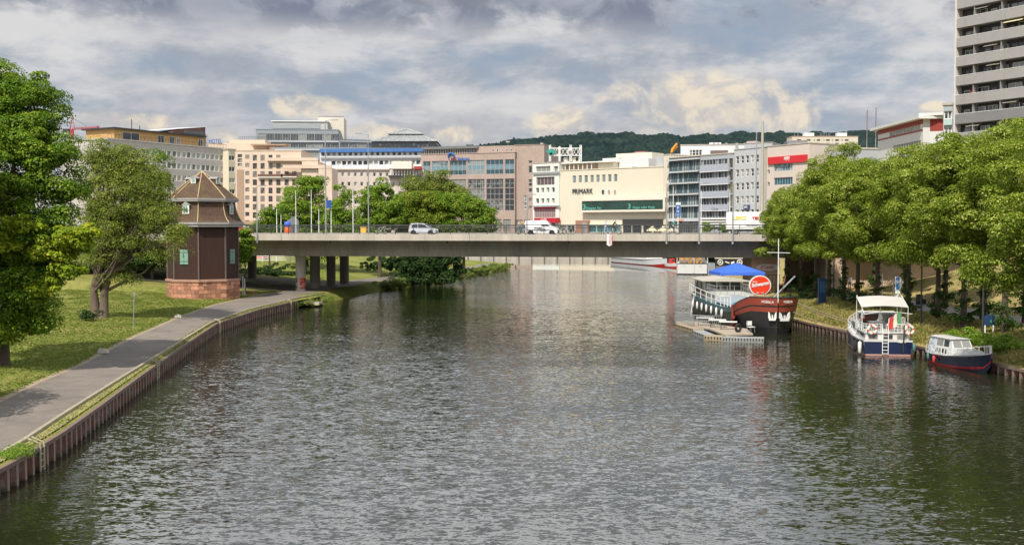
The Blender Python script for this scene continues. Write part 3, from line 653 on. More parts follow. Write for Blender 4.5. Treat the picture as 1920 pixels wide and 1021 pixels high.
class Bld:
    def __init__(s, name, label, cat, xl, yl, xr, yr, d, depth, wall, z0=1.0, group=None, recess=.22):
        """front wall between photo columns xl..xr, its level top seen at yl and yr; d = distance of the right corner"""
        s.ztop = CZ + (HZ - yr) * d / F; dl = (s.ztop - CZ) * F / (HZ - yl)
        s.A = Vector(((xl - CXP) / F * dl, dl, 0)); s.B = Vector(((xr - CXP) / F * d, d, 0))
        v = s.B - s.A; s.W = v.length; s.rz = math.atan2(v.y, v.x); s.n = Vector((-math.sin(s.rz), math.cos(s.rz), 0)); s.t = v.normalized()
        s.z0 = z0; s.H = s.ztop - z0; s.depth = depth; s.wall = wall; s.holes = []; s.rec = recess
        s.root = empty(name, (s.A.x, s.A.y, z0), s.rz, label, cat, group); s.extra = []
    def loc(s, px, py, y=0.0):
        d = ray(px, py); t = (s.A + s.n * y - CAMP).dot(s.n) / d.dot(s.n); p = CAMP + d * t; q = p - s.A
        return q.dot(s.t), p.z - s.z0
    def rect(s, x0, y0, x1, y1, y=0.0):
        u0, zt = s.loc(x0, y0, y); u1, zb = s.loc(x1, y1, y); return u0, u1, zb, zt
    def win(s, u0, u1, z0, z1, nx=1, ny=1, hole=True, name='window', **k):
        me = winmesh(round(u1 - u0, 2), round(z1 - z0, 2), nx, ny, **k); o = bpy.data.objects.new(name, me); COL.objects.link(o); o.parent = s.root
        if hole: s.holes.append((u0, u0 + round(u1 - u0, 2), z0, z0 + round(z1 - z0, 2))); o.location = (u0, s.rec - .03, z0)
        else: o.location = (u0, -.03, z0)
        return o
    def grid(s, cols, rows, xr=None, **k):
        """cols: (px0,px1) photo columns; rows: (ytop,ybottom) read at photo column xr"""
        xr = xr or cols[-1][1]
        for yt, yb in rows:
            zt = s.loc(xr, yt)[1]; zb = s.loc(xr, yb)[1]
            for a, c in cols: s.win(s.loc(a, (yt + yb) / 2)[0], s.loc(c, (yt + yb) / 2)[0], zb, zt, **k)
    def box(s, name, x0, y0, x1, y1, f, bk, mat, z1add=0):
        u0, u1, zb, zt = s.rect(x0, y0, x1, y1, f); b = MB(); b.box(u0, u1, f, bk, zb, zt + z1add, mat); return b.build(name, s.root)
    def finish(s, roofmat=None, parapet=.35, wallname='wall', side=None, roof=True):
        us = sorted(set([0, s.W] + [h for q in s.holes for h in q[:2]])); zs = sorted(set([0, s.H] + [h for q in s.holes for h in q[2:]]))
        us = [u for u in us if -1e-6 <= u <= s.W + 1e-6]; zs = [z for z in zs if -1e-6 <= z <= s.H + 1e-6]
        b = MB()
        for i in range(len(us) - 1):
            j = 0
            while j < len(zs) - 1:
                def hol(jj):
                    cu, cz = (us[i] + us[i + 1]) / 2, (zs[jj] + zs[jj + 1]) / 2
                    return any(q[0] < cu < q[1] and q[2] < cz < q[3] for q in s.holes)
                if hol(j): j += 1; continue
                k = j
                while k + 1 < len(zs) - 1 and not hol(k + 1): k += 1
                b.quad((us[i], 0, zs[j]), (us[i + 1], 0, zs[j]), (us[i + 1], 0, zs[k + 1]), (us[i], 0, zs[k + 1]), s.wall); j = k + 1
        r = s.rec
        for u0, u1, z0, z1 in s.holes:
            b.quad((u0, 0, z0), (u0, r, z0), (u1, r, z0), (u1, 0, z0), s.wall); b.quad((u0, 0, z1), (u1, 0, z1), (u1, r, z1), (u0, r, z1), s.wall)
            b.quad((u0, 0, z0), (u0, 0, z1), (u0, r, z1), (u0, r, z0), s.wall); b.quad((u1, 0, z0), (u1, r, z0), (u1, r, z1), (u1, 0, z1), s.wall)
        D_ = s.depth; W, H = s.W, s.H; sm = side or s.wall
        b.quad((0, 0, 0), (0, 0, H), (0, D_, H), (0, D_, 0), sm); b.quad((W, 0, 0), (W, D_, 0), (W, D_, H), (W, 0, H), sm)
        b.quad((0, D_, 0), (0, D_, H), (W, D_, H), (W, D_, 0), sm); b.quad((0, 0, H), (W, 0, H), (W, D_, H), (0, D_, H), roofmat or concrete)
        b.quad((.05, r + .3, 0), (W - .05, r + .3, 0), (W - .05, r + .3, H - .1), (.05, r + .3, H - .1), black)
        b.build(wallname, s.root)
        if roof:
            rb = MB(); t = .18
            for x0, x1, y0, y1 in ((-t, W + t, -t, t), (-t, W + t, D_ - t, D_ + t), (-t, t, t, D_ - t), (W - t, W + t, t, D_ - t)): rb.box(x0, x1, y0, y1, H - .002, H + parapet, roofmat or concrete_light)
            rb.build('parapet', s.root)
        return s.root
def onroof(x, y, z): pass
pale_lilac = mt('shaded grey panels', (.47, .43, .435), .8, .12, .6)  # greyer copy of the block's stone, grazing shade put into the colour
frame_w = mt('white window frame', (.80, .79, .76), .5, .05, 3)
sandy = mt('sand coloured plaster', (.60, .48, .38), .85, .10, .25)
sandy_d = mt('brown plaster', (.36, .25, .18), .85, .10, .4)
# 1 long office with white windows
B = Bld('office_building', 'long pale grey office block with rows of paired white windows behind the octagonal tower', 'building', 205, 261.6, 430, 281.4, 268, 16, pale_lilac, recess=.1)
curt = glassmat('curtained office glass', (.12, .13, .13), (.42, .42, .40), .8); n = 12; pit = B.W / n; zr = [(B.loc(425, 290.5 + 21 * k)[1], B.loc(425, 302 + 21 * k)[1]) for k in range(7)]
for zt, zb in zr:
    for i in range(n):
        u = i * pit + .15; w_ = (pit - .38) / 2
        if zb < 0: continue
        B.win(u, u + w_, zb, zt, fr=.14, frame=frame_w, gl=curt); B.win(u + w_ + .08, u + 2 * w_ + .08, zb, zt, fr=.14, frame=frame_w, gl=curt)
B.finish(roofmat=pale_lilac, parapet=.3)
# end bay of the same block turned to the river
e = MB(); 
ux = B.W; bay = Bld('office_building', 'narrow cream end bay of the long grey office block, facing the river', 'building', 430.3, 281.4, 443, 282.4, 267, 12, mt('sunlit cream stone', (.66, .58, .46), .8, .1, .6))  # paler copy of the long front's stone, sunlit tone put into the colour
for yt, yb in [(291.5 + 21 * k, 301 + 21 * k) for k in range(7)]:
    zt = bay.loc(436, yt)[1]; zb = bay.loc(436, yb)[1]
    if zb > 0: bay.win(.15, bay.W - .15, zb, zt, nx=2, fr=.12, frame=frame_w)
bay.finish(parapet=.3)
yel = mt('ochre timber cladding', (.50, .31, .12), .75, .1, .8, stretch=(1, 1, 4)); mar = mt('maroon sheet metal', (.13, .055, .045), .6, .15, .5)
u0, _ = B.loc(214, 262, 2.5); u1, _ = B.loc(383, 270, 2.5); H = B.H
b = MB(); zt0 = B.loc(383, 258, 2.5)[1]; b.box(u0, u1, 2.5, 12, H + .01, zt0, yel); b.build('penthouse', B.root)
ub = B.loc(290, 258, 2.5)[0]
b = MB(); b.box(u0 - .8, u1, 1.6, 12.6, zt0, zt0 + .3, dark_steel); b.build('roof', B.root)
zhi = B.loc(383, 238, 2.2)[1]; zlo = B.loc(300, 256, 2.2)[1]
b = MB(); b.prismy([(B.loc(325, 255, 2.2)[0], zt0 + .3), (u1 + .1, zt0 + .3), (u1 + .1, zhi), (B.loc(325, 250, 2.2)[0], zt0 + .8)], 2.2, 12, mar); b.build('wedge_roof', B.root)
b = MB(); b.add([(B.loc(285, 255, 2.2)[0], 5, zt0 + .4), (u1 + .2, 1.9, zhi + .02), (u1 + .2, 12, zhi + .3), (B.loc(285, 255, 2.2)[0], 12, zt0 + .6)], [(0, 1, 2, 3)], mt('pale roof sheet', (.55, .55, .56), .5, .05, .3))
b.prismy([(B.loc(345, 252, 2.1)[0], zt0 + .5), (u1 - .6, zt0 + .5), (u1 - .6, zhi - 1.2), (B.loc(345, 252, 2.1)[0], zt0 + 1.2)], 2.05, 2.15, mt('grey louvres', (.11, .12, .13), .6, .3, 2, stretch=(1, 1, 8))); b.build('roof_panel', B.root)
for xa, xb in ((230, 262), (296, 308), (318, 327), (331, 338), (372, 380)):
    a, c_, zb_, zt_ = B.rect(xa, 262, xb, 274, 2.4); zt_ = zt0 - .5; zb_ = H + .1
    me = winmesh(round(c_ - a, 1), round(zt_ - zb_, 1), 2, 1, frame=frame_w, gl=glass_dark); o = bpy.data.objects.new('window', me); COL.objects.link(o); o.parent = B.root; o.location = (a, 2.42, zb_)
b = MB(); b.tube([(.3, .3, H + 1.2), (B.W - .3, .3, H + 1.2)], .04, 5, dark_steel)
for i in range(36): b.box(.3 + i * (B.W - .7) / 35, .34 + i * (B.W - .7) / 35, .28, .32, H + .3, H + 1.2, dark_steel)
b.build('roof_railing', B.root)
for px, py, hh in ((247, 232, 2.6), (262, 240, 1.2)):
    u, z = B.loc(px, 245, 4); b = MB(); b.tube([(u, 4, zt0 + .2), (u, 4, z + hh)], .09, 6, dark_steel)
    if hh < 2: b.lathe([(.02, z - .4), (.55, z - .2), (.6, z + .1)], 12, steel_grey, c=(u, 4))
    b.build('antenna', B.root)
b = MB(); a, c_, zb_, zt_ = B.rect(386, 252, 391, 280, 3); b.box(a, c_, 3, 5, H, zt_, white_paint); b.build('chimney', B.root)

# 2 hotel
B = Bld('hotel_building', 'sand coloured terraced hotel with tall dark window strips', 'building', 443, 283.5, 566, 283.5, 370, 22, sandy, recess=.14)
hfr = mt('brown window frame', (.16, .085, .06), .6, .1, 2)
rows = [(290 + 15.35 * k + .3, 290 + 15.35 * k + 11.3) for k in range(9)]
B.grid([(474, 481.8), (488.5, 496.3), (503.5, 511), (518, 526)], rows, 500, nx=2, ny=2, fr=.09, frame=hfr, gl=glass_dark)
B.grid([(460, 467.5)], [(305.5 - 15.3 + 15.3 * k, 313 - 15.3 + 15.3 * k) for k in range(9)], 463, fr=.1, frame=hfr, gl=glass_dark)
B.grid([(445.5, 454)], [(289, 295), (297, 304), (306, 311)], 450, fr=.12, frame=hfr)
B.grid([(533.5, 541.5), (548, 556)], rows[2:], 545, nx=2, ny=2, fr=.09, frame=hfr, gl=glass_dark)
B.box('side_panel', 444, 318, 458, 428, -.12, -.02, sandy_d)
B.box('terrace_parapet', 500, 295.5, 596, 301.5, -1.6, -.02, sandy); B.box('terrace_parapet', 530, 309, 622, 315.5, -2.6, -1.7, sandy)
B.box('terrace_wall', 566, 302, 597, 420, -1.5, 14, sandy); B.box('terrace_wall', 597, 315, 623, 420, -2.5, 10, sandy)
B.box('roof_storey', 388, 268, 500, 283.5, 5, 18, sandy); B.box('roof_storey', 430, 262, 497, 268, 7, 16, sandy)
B.box('roof_slab', 470, 270, 536, 272.5, 2, 9, sandy_d)
for xa, ya, xb, yb in ((483, 326.5, 530, 331.5), (527, 326, 556, 331)):
    u0, u1, zb, zt = B.rect(xa, ya, xb, yb, -.9); b = MB(); b.box(u0, u1, -.95, -.9, zb, zt, hfr); b.box(u0, u1, -.95, -.02, zb - .25, zb, frame_w); b.build('balcony', B.root)
B.box('shop_band', 452, 414, 500, 420, -.6, -.02, sandy_d)
B.grid([(455, 464), (467, 480), (484, 496)], [(421, 436)], 480, nx=2, frame=dark_steel, gl=glass_dark)
B.finish(roofmat=sandy, parapet=.3)
u, z = B.loc(391.5, 269, 4.8); textmesh('HOTEL', 2.0, blue_paint, B.root, 'roof_lettering', (u, 4.7, z + .15), fitw=4.6, bold=.03)
b = MB(); uA, zz_ = B.loc(448, 262, 7); uB, _ = B.loc(500, 262, 7); b.tube([(uA, 7.2, zz_ + 1), (uB, 7.2, zz_ + 1)], .05, 5, dark_steel)
for i in range(16): x = lerp(uA, uB, i / 15); b.tube([(x, 7.2, zz_), (x, 7.2, zz_ + 1)], .04, 4, dark_steel)
b.build('roof_railing', B.root)

# 3 grey office tower behind
greyp = mt('blue grey metal panels', (.24, .27, .30), .5, .08, .3)
B = Bld('office_tower', 'blue grey stepped office tower with ribbon windows and a pale lift core', 'building', 482, 244, 636, 245, 470, 30, greyp)
for yt, yb in ((251, 263.5), (268.5, 277), (284, 292), (300, 308), (316, 324)):
    for i in range(10):
        a = 484 + i * 15.2; B.grid([(a, a + 14.4)], [(yt, yb)], 560, nx=5, fr=.12, frame=steel_grey, gl=glass_dark)
B.box('roof_storey', 511, 227, 614, 244.5, 4, 22, mt('pale metal', (.42, .43, .43), .5, .08, .4)); B.box('louvre_band', 511, 232, 600, 241, 3.7, 3.98, mt('metal louvres', (.30, .32, .34), .5, .2, .6, stretch=(.2, 1, 6)))
B.box('roof_edge', 508, 226, 616, 228, 3.4, 23, frame_w)
B.box('lift_core', 596, 220, 645, 262, 10, 24, mt('core render', (.56, .52, .44), .8, .08, .3))
B.box('core_railing', 595, 218, 645, 219, 10.1, 10.3, dark_steel)
B.box('ledge', 482, 264, 637, 266.5, -.6, -.02, mt('pale metal edge', (.5, .52, .53), .5, .05, .4)); B.box('ledge', 482, 279.5, 640, 282, -.6, -.02, MATS['pale metal edge'])
B.finish(roofmat=greyp, parapet=.3)
B = Bld('office_tower', 'low right wing of the blue grey office tower, with one ribbon of windows', 'building', 637, 262.5, 704, 264, 472, 26, greyp)
for i in range(4): B.grid([(638 + i * 16.4, 653 + i * 16.4)], [(269, 277), (284, 292)], 670, nx=6, fr=.12, frame=steel_grey, gl=glass_dark)
B.box('ledge', 637, 265, 704, 267, -.5, -.02, MATS['pale metal edge']); B.finish(roofmat=greyp, parapet=.2)

# 4 white and blue offices
whitep = mt('white facade panels', (.62, .63, .65), .6, .06, .4)
bluetr = mt('blue roof edge', (.05, .15, .38), .5, .1, .5)
B = Bld('office_building', 'white office block with blue roof edge and grid of windows under the glass pyramid', 'building', 601, 284, 791, 282.5, 430, 20, whitep, recess=.5)
B.grid([(603 + i * 10.2, 603 + i * 10.2 + 6.0) for i in range(18)], [(285, 291.5)], 700, fr=.1, frame=frame_w, gl=glass_dark)
B.grid([(621 + i * 9.95, 621 + i * 9.95 + 8.3) for i in range(17)], [(300.5, 309.5)], 700, fr=.15, frame=frame_w)
B.box('blue_roof_edge', 599, 279, 793, 284, -1.2, 6, bluetr)
B.box('ledge', 601, 294.5, 793, 296.5, -.8, -.02, steel_grey); B.box('ledge', 601, 312, 793, 315.5, -.9, -.02, frame_w)
B.finish(roof=False)
# 5 beige block with small windows
beige = mt('beige stone', (.54, .47, .42), .85, .08, .3)
B = Bld('office_building', 'beige stone block with small square windows rising above the trees', 'building', 560, 316.5, 795, 316.5, 390, 20, beige, recess=.3)
cols = [(604 + i * 11.9, 604 + i * 11.9 + 5.5) for i in range(16)]
B.grid(cols, [(323.5, 331), (341, 349), (358, 366), (375, 383), (392, 400)], 700, fr=.14, frame=frame_w, gl=glass_dark, sill=frame_w)
B.box('cornice', 600, 315, 730, 318, -.7, -.02, mt('pale stone trim', (.62, .57, .52), .8, .06, .4))
B.box('roof_cabin', 734, 302, 772, 316.3, -3, 4, mt('ivory panels', (.66, .64, .56), .7, .08, .4)); B.box('roof_cabin', 776, 311.5, 789, 317, -3.5, 2, mt('dull red', (.36, .03, .03), .6, .1, 1))
B.box('balcony', 728, 328.5, 790, 331.5, -2.2, -.05, dark_steel)
for i in range(11): B.box('column', 731 + i * 5.4, 319.5, 732.3 + i * 5.4, 329, -1.6, -1.3, frame_w)
B.finish(roofmat=beige, parapet=.15)
# 6 glass pyramid hall
D6 = 460; s6 = D6 / F
hall = empty('glass_pyramid_hall', (( 765.5 - CXP) * s6, D6 - 4, 1), 0, 'glass roofed hall with a two tier pyramid roof above the white offices', 'building')
def hz_(py): return CZ + (HZ - py) * s6 - 1
pg = glassmat('roof glazing', (.20, .22, .22), (.42, .44, .44), .5, .2); rib = mt('roof glazing bars', (.32, .35, .35), .5, .1, 1)
def frust(b, r0, z0, r1, z1, m): b.lathe([(r0 * 1.414, z0), (max(r1, .01) * 1.414, z1)], 4, m, smooth=False, a0=R(45))
b = MB(); frust(b, 13.9, hz_(272), 7.3, hz_(259.5), pg); o = b.build('lower_roof', hall)
b = MB(); frust(b, 7.4, hz_(256.5), .05, hz_(244.5), pg); b.build('upper_roof', hall)
def bars(r0, z0, r1, z1, n, nm):
    b = MB()
    for q in range(4):
        for i in range(n + 1):
            f = -1 + 2 * i / n; T = Matrix.Rotation(R(90) * q, 3, 'Z')
            b.tube([T @ Vector((f * r0, -r0, z0 + .08)), T @ Vector((f * r1, -r1, z1 + .08))], .14 if i in (0, n) else .07, 4, frame_w if i in (0, n) else rib)
        for k in (0, .33, .66, 1):
            r = lerp(r0, r1, k); z = lerp(z0, z1, k) + .08; b.tube([T @ Vector((-r, -r, z)), T @ Vector((r, -r, z))], .08, 4, rib)
    b.build(nm, hall)
bars(13.9, hz_(272), 7.3, hz_(259.5), 14, 'glazing_bars'); bars(7.4, hz_(256.5), .1, hz_(244.5), 8, 'glazing_bars')
b = MB(); b.lathe([(7.0 * 1.414, hz_(260)), (7.0 * 1.414, hz_(256.5))], 4, glass_dark, smooth=False, a0=R(45)); b.build('clerestory', hall)
b = MB(); b.lathe([(13.2 * 1.414, hz_(283)), (13.2 * 1.414, hz_(272.5))], 4, glass_dark, smooth=False, a0=R(45)); b.build('glazed_storey', hall)
b = MB(); b.lathe([(13.0 * 1.414, 0), (13.0 * 1.414, hz_(282))], 4, beige, smooth=False, a0=R(45)); b.build('wall', hall)

# 7 pink stone insurance block
pink = mt('pink granite panels', (.48, .275, .21), .7, .10, .3)
_m, nt, pb = nmat('granite cladding'); v = coords(nt)
bk_ = N(nt, 'ShaderNodeTexBrick'); mp = nt.nodes.new('ShaderNodeMapping'); mp.inputs['Rotation'].default_value = (R(90), 0, 0); nt.links.new(v, mp.inputs[0]); nt.links.new(mp.outputs[0], bk_.inputs['Vector'])
bk_.inputs['Scale'].default_value = 1; bk_.inputs['Brick Width'].default_value = 1.3; bk_.inputs['Row Height'].default_value = .75; bk_.inputs['Mortar Size'].default_value = .035; bk_.offset = 0
bk_.inputs['Color1'].default_value = (.37, .29, .25, 1); bk_.inputs['Color2'].default_value = (.34, .265, .225, 1); bk_.inputs['Mortar'].default_value = (.27, .17, .14, 1)
c = mixc(nt, maprange(nt, noise(nt, v, .2, 4), .3, .7, 0, .35), bk_.outputs['Color'], (.46, .37, .32)); nt.links.new(c, pb.inputs['Base Color']); pb.inputs['Roughness'].default_value = .7; pink = _m
B = Bld('insurance_building', 'pink granite office building with tall tinted glass bays and a ring logo on its parapet', 'building', 790, 291, 965.5, 286.5, 400, 24, pink, recess=.3)
bays = [(793, 807), (809.5, 840), (843, 874), (877, 908.5), (911.5, 943.5), (946.5, 964)]
mull = mt('pale mullion', (.42, .43, .44), .5, .05, 1)
for (yt, yb, nx, ny) in ((300, 327, 4, 3), (335.5, 353, 4, 2), (353.4, 374, 4, 2), (374.4, 395, 4, 2)):
    for xa, xb in bays:
        zt = B.loc(900, yt)[1]; zb = B.loc(900, yb)[1]; u0 = B.loc(xa, yt)[0]; u1 = B.loc(xb, yt)[0]; k = nx if xb - xa > 20 else 2
        o = B.win(u0, u1, zb, zt, nx=k, ny=ny, fr=.1, frame=mull, gl=glass_blue if yt == 300 else glass_dark)
        if yt == 300:
            sb = MB(); h = zt - zb; sb.box(.1, u1 - u0 - .1, -.012, .02, h * .36, h * .64, mt('blue grey spandrel', (.16, .25, .30), .2, .15, .5)); s_ = sb.build('spandrel', B.root); s_.location = (u0, B.rec - .03, zb)
        for q in range(k):
            pass
B.grid([(890 + i * 18, 904 + i * 18) for i in range(4)], [(411, 434)], 930, nx=3, frame=dark_steel, gl=glass_dark)
B.finish(roofmat=pink, parapet=.25)
u0, _ = B.loc(796, 290, 3); u1, _ = B.loc(893, 288, 3); H = B.H
b = MB(); b.box(u0, u1, 3.4, 14, H, H + 2.2, glass_dark)
for i in range(31): x = lerp(u0, u1, i / 30); b.box(x, x + .1, 3.28, 3.4, H, H + 2.2, frame_w)
b.build('glazed_storey', B.root)
b = MB(); b.box(u0 - 1, u1 + 1, 2.2, 15, H + 2.2, H + 3.2, mt('dark roof slab', (.14, .15, .15), .7, .1, .5)); b.build('roof', B.root)
u2, u3, zb, zt = B.rect(895, 276, 992, 286, 3); b = MB(); b.box(u2, B.W + 4, 3, 18, H, H + 2.9, pink); b.build('roof_storey', B.root)
for px in (923, 931, 949, 957, 965):
    u, z = B.loc(px, 285, 3); me = winmesh(.7, .9, frame=frame_w, gl=glass_dark); o = bpy.data.objects.new('window', me); COL.objects.link(o); o.parent = B.root; o.location = (u, 2.96, H + .8)
# ring logo and lettering
u, z = B.loc(846, 293.5, -.5); lb = mt('logo blue', (.015, .12, .42), .4, .05, 2)
b = MB(); b.tube([(u + 1.25 * math.cos(t_), -.5, z + 1.25 * math.sin(t_)) for t_ in [R(a) for a in range(-50, 250, 15)]], [.1 + .28 * math.sin(math.pi * i / 19) for i in range(20)], 6, lb); b.build('ring_logo', B.root)
u, z = B.loc(843.5, 301, -.5); textmesh('IKK', 1.75, mt('dark red sign', (.22, .02, .05), .5, .05, 2), B.root, 'sign_lettering', (u + .3, -.4, z), fitw=2.5, bold=.03)
textmesh('S\u00fcdwest', 1.75, lb, B.root, 'sign_lettering', (u + 3.1, -.4, z), fitw=4.9, bold=.03)
B = Bld('insurance_building', 'taller windowless pink granite end of the insurance building, beside the white shop house', 'building', 965.7, 273.4, 1020, 272, 398, 24, pink, recess=.3)
B.grid([(991.5, 997.3)], [(301, 306), (311, 324), (336, 342), (343, 349), (353, 360), (371, 378), (386, 392)], 994, fr=.1, frame=mull, gl=glass_dark)
B.grid([(982.5, 989)], [(366, 378), (379, 392)], 985, nx=2, ny=2, fr=.14, frame=frame_w, gl=glass_dark)
B.grid([(968, 980), (983, 994)], [(412, 434)], 980, nx=2, frame=dark_steel, gl=glass_dark)
B.finish(roofmat=pink, parapet=.2)
b = MB(); u, z = B.loc(949, 272, 3); b.tube([(u, 5, z), (u, 5, z + 1)], .08, 5, steel_grey); b.lathe([(.05, z + 1), (.75, z + 1.2), (.85, z + 1.6)], 12, white_paint, c=(u, 5)); b.build('satellite_dish', B.root)
b = MB(); u, z = B.loc(1013, 272, 3); b.lathe([(.05, z + .3), (.5, z + .5), (.6, z + .9)], 12, white_paint, c=(u, 5)); b.build('satellite_dish', B.root)

# 8 white shop house
B = Bld('shop_house', 'narrow white shop house with a deep red shop front and awning', 'building', 998.8, 307.5, 1048, 305, 362, 10, mt('greenish white render', (.66, .68, .62), .7, .06, .4), recess=.5)
B.grid([(1004.7, 1032)], [(311.7, 322)], 1015, nx=3, frame=frame_w, gl=glass_dark); B.grid([(1038, 1046.5)], [(311.5, 321.5)], 1042, frame=frame_w)
B.grid([(1005.4, 1039.5)], [(331.7, 347)], 1020, nx=5, frame=frame_w, gl=glassmat('curtained glass', (.10, .07, .07), (.35, .27, .25), .6))
B.grid([(1005, 1010.5), (1015, 1020.2), (1024.7, 1030), (1034.5, 1040)], [(351.7, 361), (371.7, 381)], 1020, fr=.1, frame=frame_w, gl=glass_dark)
B.grid([(1001.5, 1041.5)], [(391, 408)], 1020, nx=9, ny=2, fr=.1, frame=mt('shop frame', (.42, .38, .38), .5, .05, 2), gl=glassmat('shop glass', (.07, .05, .06), (.28, .2, .2), .5))
B.grid([(1002, 1041)], [(418, 435)], 1020, nx=5, frame=dark_steel, gl=glass_dark)
B.box('ledge', 998.8, 323.5, 1048, 325.5, -.5, -.02, steel_grey); B.box('ledge', 998.8, 385.5, 1048, 387.3, -.7, -.02, steel_grey)
B.box('shop_sign', 1001.5, 388, 1042, 391, -.2, -.03, mt('shop red', (.42, .012, .03), .5, .05, 1))
B.box('awning', 1001.5, 408.5, 1043, 417.5, -2.2, -.03, MATS['shop red'])
u, z = B.loc(1013, 413.5, -2.3); textmesh('caf\u00e9', 1.1, white_paint, B.root, 'awning_lettering', (u, -2.28, z), fitw=2.6, shear=.3)
B.finish(parapet=.2)

# 9 cream department store
storec = mt('cream store cladding', (.63, .57, .46), .8, .05, .12)
B = Bld('department_store', 'large cream department store with dark name letters and a long green shop window', 'building', 1048.3, 320.8, 1165, 316.2, 348, 30, storec, recess=.3)
B.grid([(1073.6 + i * 11.05, 1080 + i * 11.05) for i in range(8)], [(327.8, 341.8)], 1115, fr=.1, frame=mt('warm pale trim', (.70, .60, .47), .6, .05, 1), gl=glassmat('grey blue glazing', (.13, .18, .20), (.2, .24, .25), .3))
B.grid([(1050, 1062), (1064, 1077)], [(423, 435)], 1065, nx=3, frame=dark_steel, gl=glass_dark)
B.grid([(1104 + 15 * i, 1118 + 15 * i) for i in range(4)], [(423, 435)], 1130, nx=3, frame=mt('teal frame', (.10, .25, .27), .5, .1, 1), gl=glassmat('teal glass', (.03, .13, .15), (.2, .35, .36), .4))
let = mt('dark sign letters', (.045, .06, .075), .5, .05, 2)
u0, zb = B.loc(1072.6, 363.2, -.3); u1, _ = B.loc(1110.3, 360, -.3); zt = B.loc(1072.6, 353.6, -.3)[1]
textmesh('PRIMARK', (zt - zb) * 1.38, let, B.root, 'name_lettering', (u0, -.28, zb), depth=.1, fitw=u1 - u0)
for i, px in enumerate((1131, 1142.3, 1153.6)):
    u, z = B.loc(px, 360, 0); b = MB(); q = [(u + .68 * math.cos(R(a)), z + 1.0 * math.sin(R(a))) for a in range(0, 360, 15)]
    q2 = [(u + .55 * math.cos(R(a)), z + .85 * math.sin(R(a))) for a in range(0, 360, 15)]
    b.prismy(q, -.12, 0.01, frame_w); b.prismy(q2, -.16, -.10, mt('round window teal', (.03, .07, .07), .3, .1, 1) if i == 0 else mt('round window taupe', (.33, .29, .27), .5, .1, 1)); b.build('round_window', B.root)
B.box('brown_pillar', 1079, 413, 1103, 438, -1.0, -.02, mt('brown stone', (.30, .16, .11), .8, .1, .5))
B.box('door', 1092, 417, 1100, 436, -1.08, -1.0, steel_grey)
B.box('ledge', 1104, 418.5, 1165, 420.8, -.3, -.02, mt('pale cream edge', (.75, .68, .5), .7, .05, 1))  # ledge in a paler cream than the store cladding
B.finish(roofmat=storec, parapet=.25)
H = B.H
# rooftop loggia
u0, _ = B.loc(1050, 318, 1); u1, _ = B.loc(1118, 316, 1); zt = B.loc(1085, 306, 1)[1]
b = MB(); b.box(u0, u1, 3, 12, H, zt, mt('loggia wall', (.42, .33, .27), .8, .1, .4)); b.build('roof_storey', B.root)
for i in range(8): x = lerp(u0 + .2, u1 - 2, i / 7); b = MB(); b.box(x, x + .22, 1, 1.25, H, zt, white_paint); b.build('column', B.root)
b = MB(); b.box(u0 - 1, B.loc(1150, 305, 1)[0], .4, 13, zt, zt + .35, frame_w); b.build('roof_slab', B.root)
b = MB(); b.box(u1 + .1, B.loc(1150, 310, 2)[0], 2, 12, H, zt, cream); b.build('roof_cabin', B.root)
S = B
B = Bld('department_store', 'right half of the cream store, with the green lettered shop window box', 'building', 1165.1, 316.2, 1243, 313.1, 338.8, 30, storec, recess=.4)
B.grid([(1168, 1184), (1186, 1203), (1206, 1223), (1225, 1241)], [(422, 436)], 1200, nx=4, frame=dark_steel, gl=glass_dark)
B.box('dark_band', 1167, 411, 1243, 421.5, -.15, -.02, mt('opening shade', (.035, .035, .035), .6, .1, 1))  # dark strip stands in for the shade of the open ground floor
B.finish(roofmat=storec, parapet=.25)
u0, zb0_ = B.loc(1089, 398, -2.0); u1, _ = B.loc(1246.5, 398, -2.0); zt_ = B.loc(1165, 371, -2.0)[1]
gz1 = B.loc(1165, 375.6, -2.0)[1]; gz0 = B.loc(1165, 393.2, -2.0)[1]; g0 = B.loc(1090.7, 385, -2)[0]; g1 = B.loc(1242.8, 385, -2)[0]
oo = MB()
for x0, x1, z0, z1 in ((u0, u1, gz1, zt_), (u0, u1, zb0_, gz0), (u0, g0, gz0, gz1), (g1, u1, gz0, gz1)): oo.box(x0, x1, -2.0, .02 if x0 > 0 else 1.2, z0, z1, mt('pale bay frame', (.66, .61, .52), .6, .05, .5))
oo.build('display_bay', B.root)
oo = MB(); oo.box(g0, g1, -1.7, -1.6, gz0, gz1, mt('green shop glass', (.006, .022, .022), .08, .6, .15, spec=.8, col2=(.012, .045, .03))); oo.build('display_glass', B.root)
mint = mt('mint lettering', (.11, .45, .37), .5, .05, 2)
hG = gz1 - gz0
for xx, word, wx in ((1091.5, 'Etagen f\u00fcr', 1097.5), (1176, 'Etagen voller Mode', 1185)):
    ua = B.loc(xx, 390, -1.8)[0]; ub_ = B.loc(wx, 390, -1.8)[0]; ue = B.loc(1126 if xx < 1100 else 1226, 390, -1.8)[0]
    textmesh('3', hG * .75, mint, B.root, 'window_lettering', (ua, -1.72, gz0 + hG * .12), fitw=B.loc(xx + 5.0, 390, -1.8)[0] - ua)
    textmesh(word, hG * .36, mint, B.root, 'window_lettering', (ub_ + .2, -1.72, gz0 + hG * .12), fitw=ue - ub_)
B.box('roof_cabin', 1155, 288.5, 1222, 299, 8, 16, cream); B.box('roof_cabin', 1160, 299, 1216, 314.5, 5, 14, mt('light grey cladding', (.55, .56, .57), .7, .06, .5)); B.box('roof_cabin', 1184, 305.5, 1194, 311.5, 4.7, 5, frame_w)
B.box('roof_cabin', 1130, 297, 1160, 315, 6, 14, cream)
B.box('roof_vent', 1190, 284.5, 1208, 289, 9, 12, mt('dull red roof', (.36, .16, .14), .7, .1, 1))
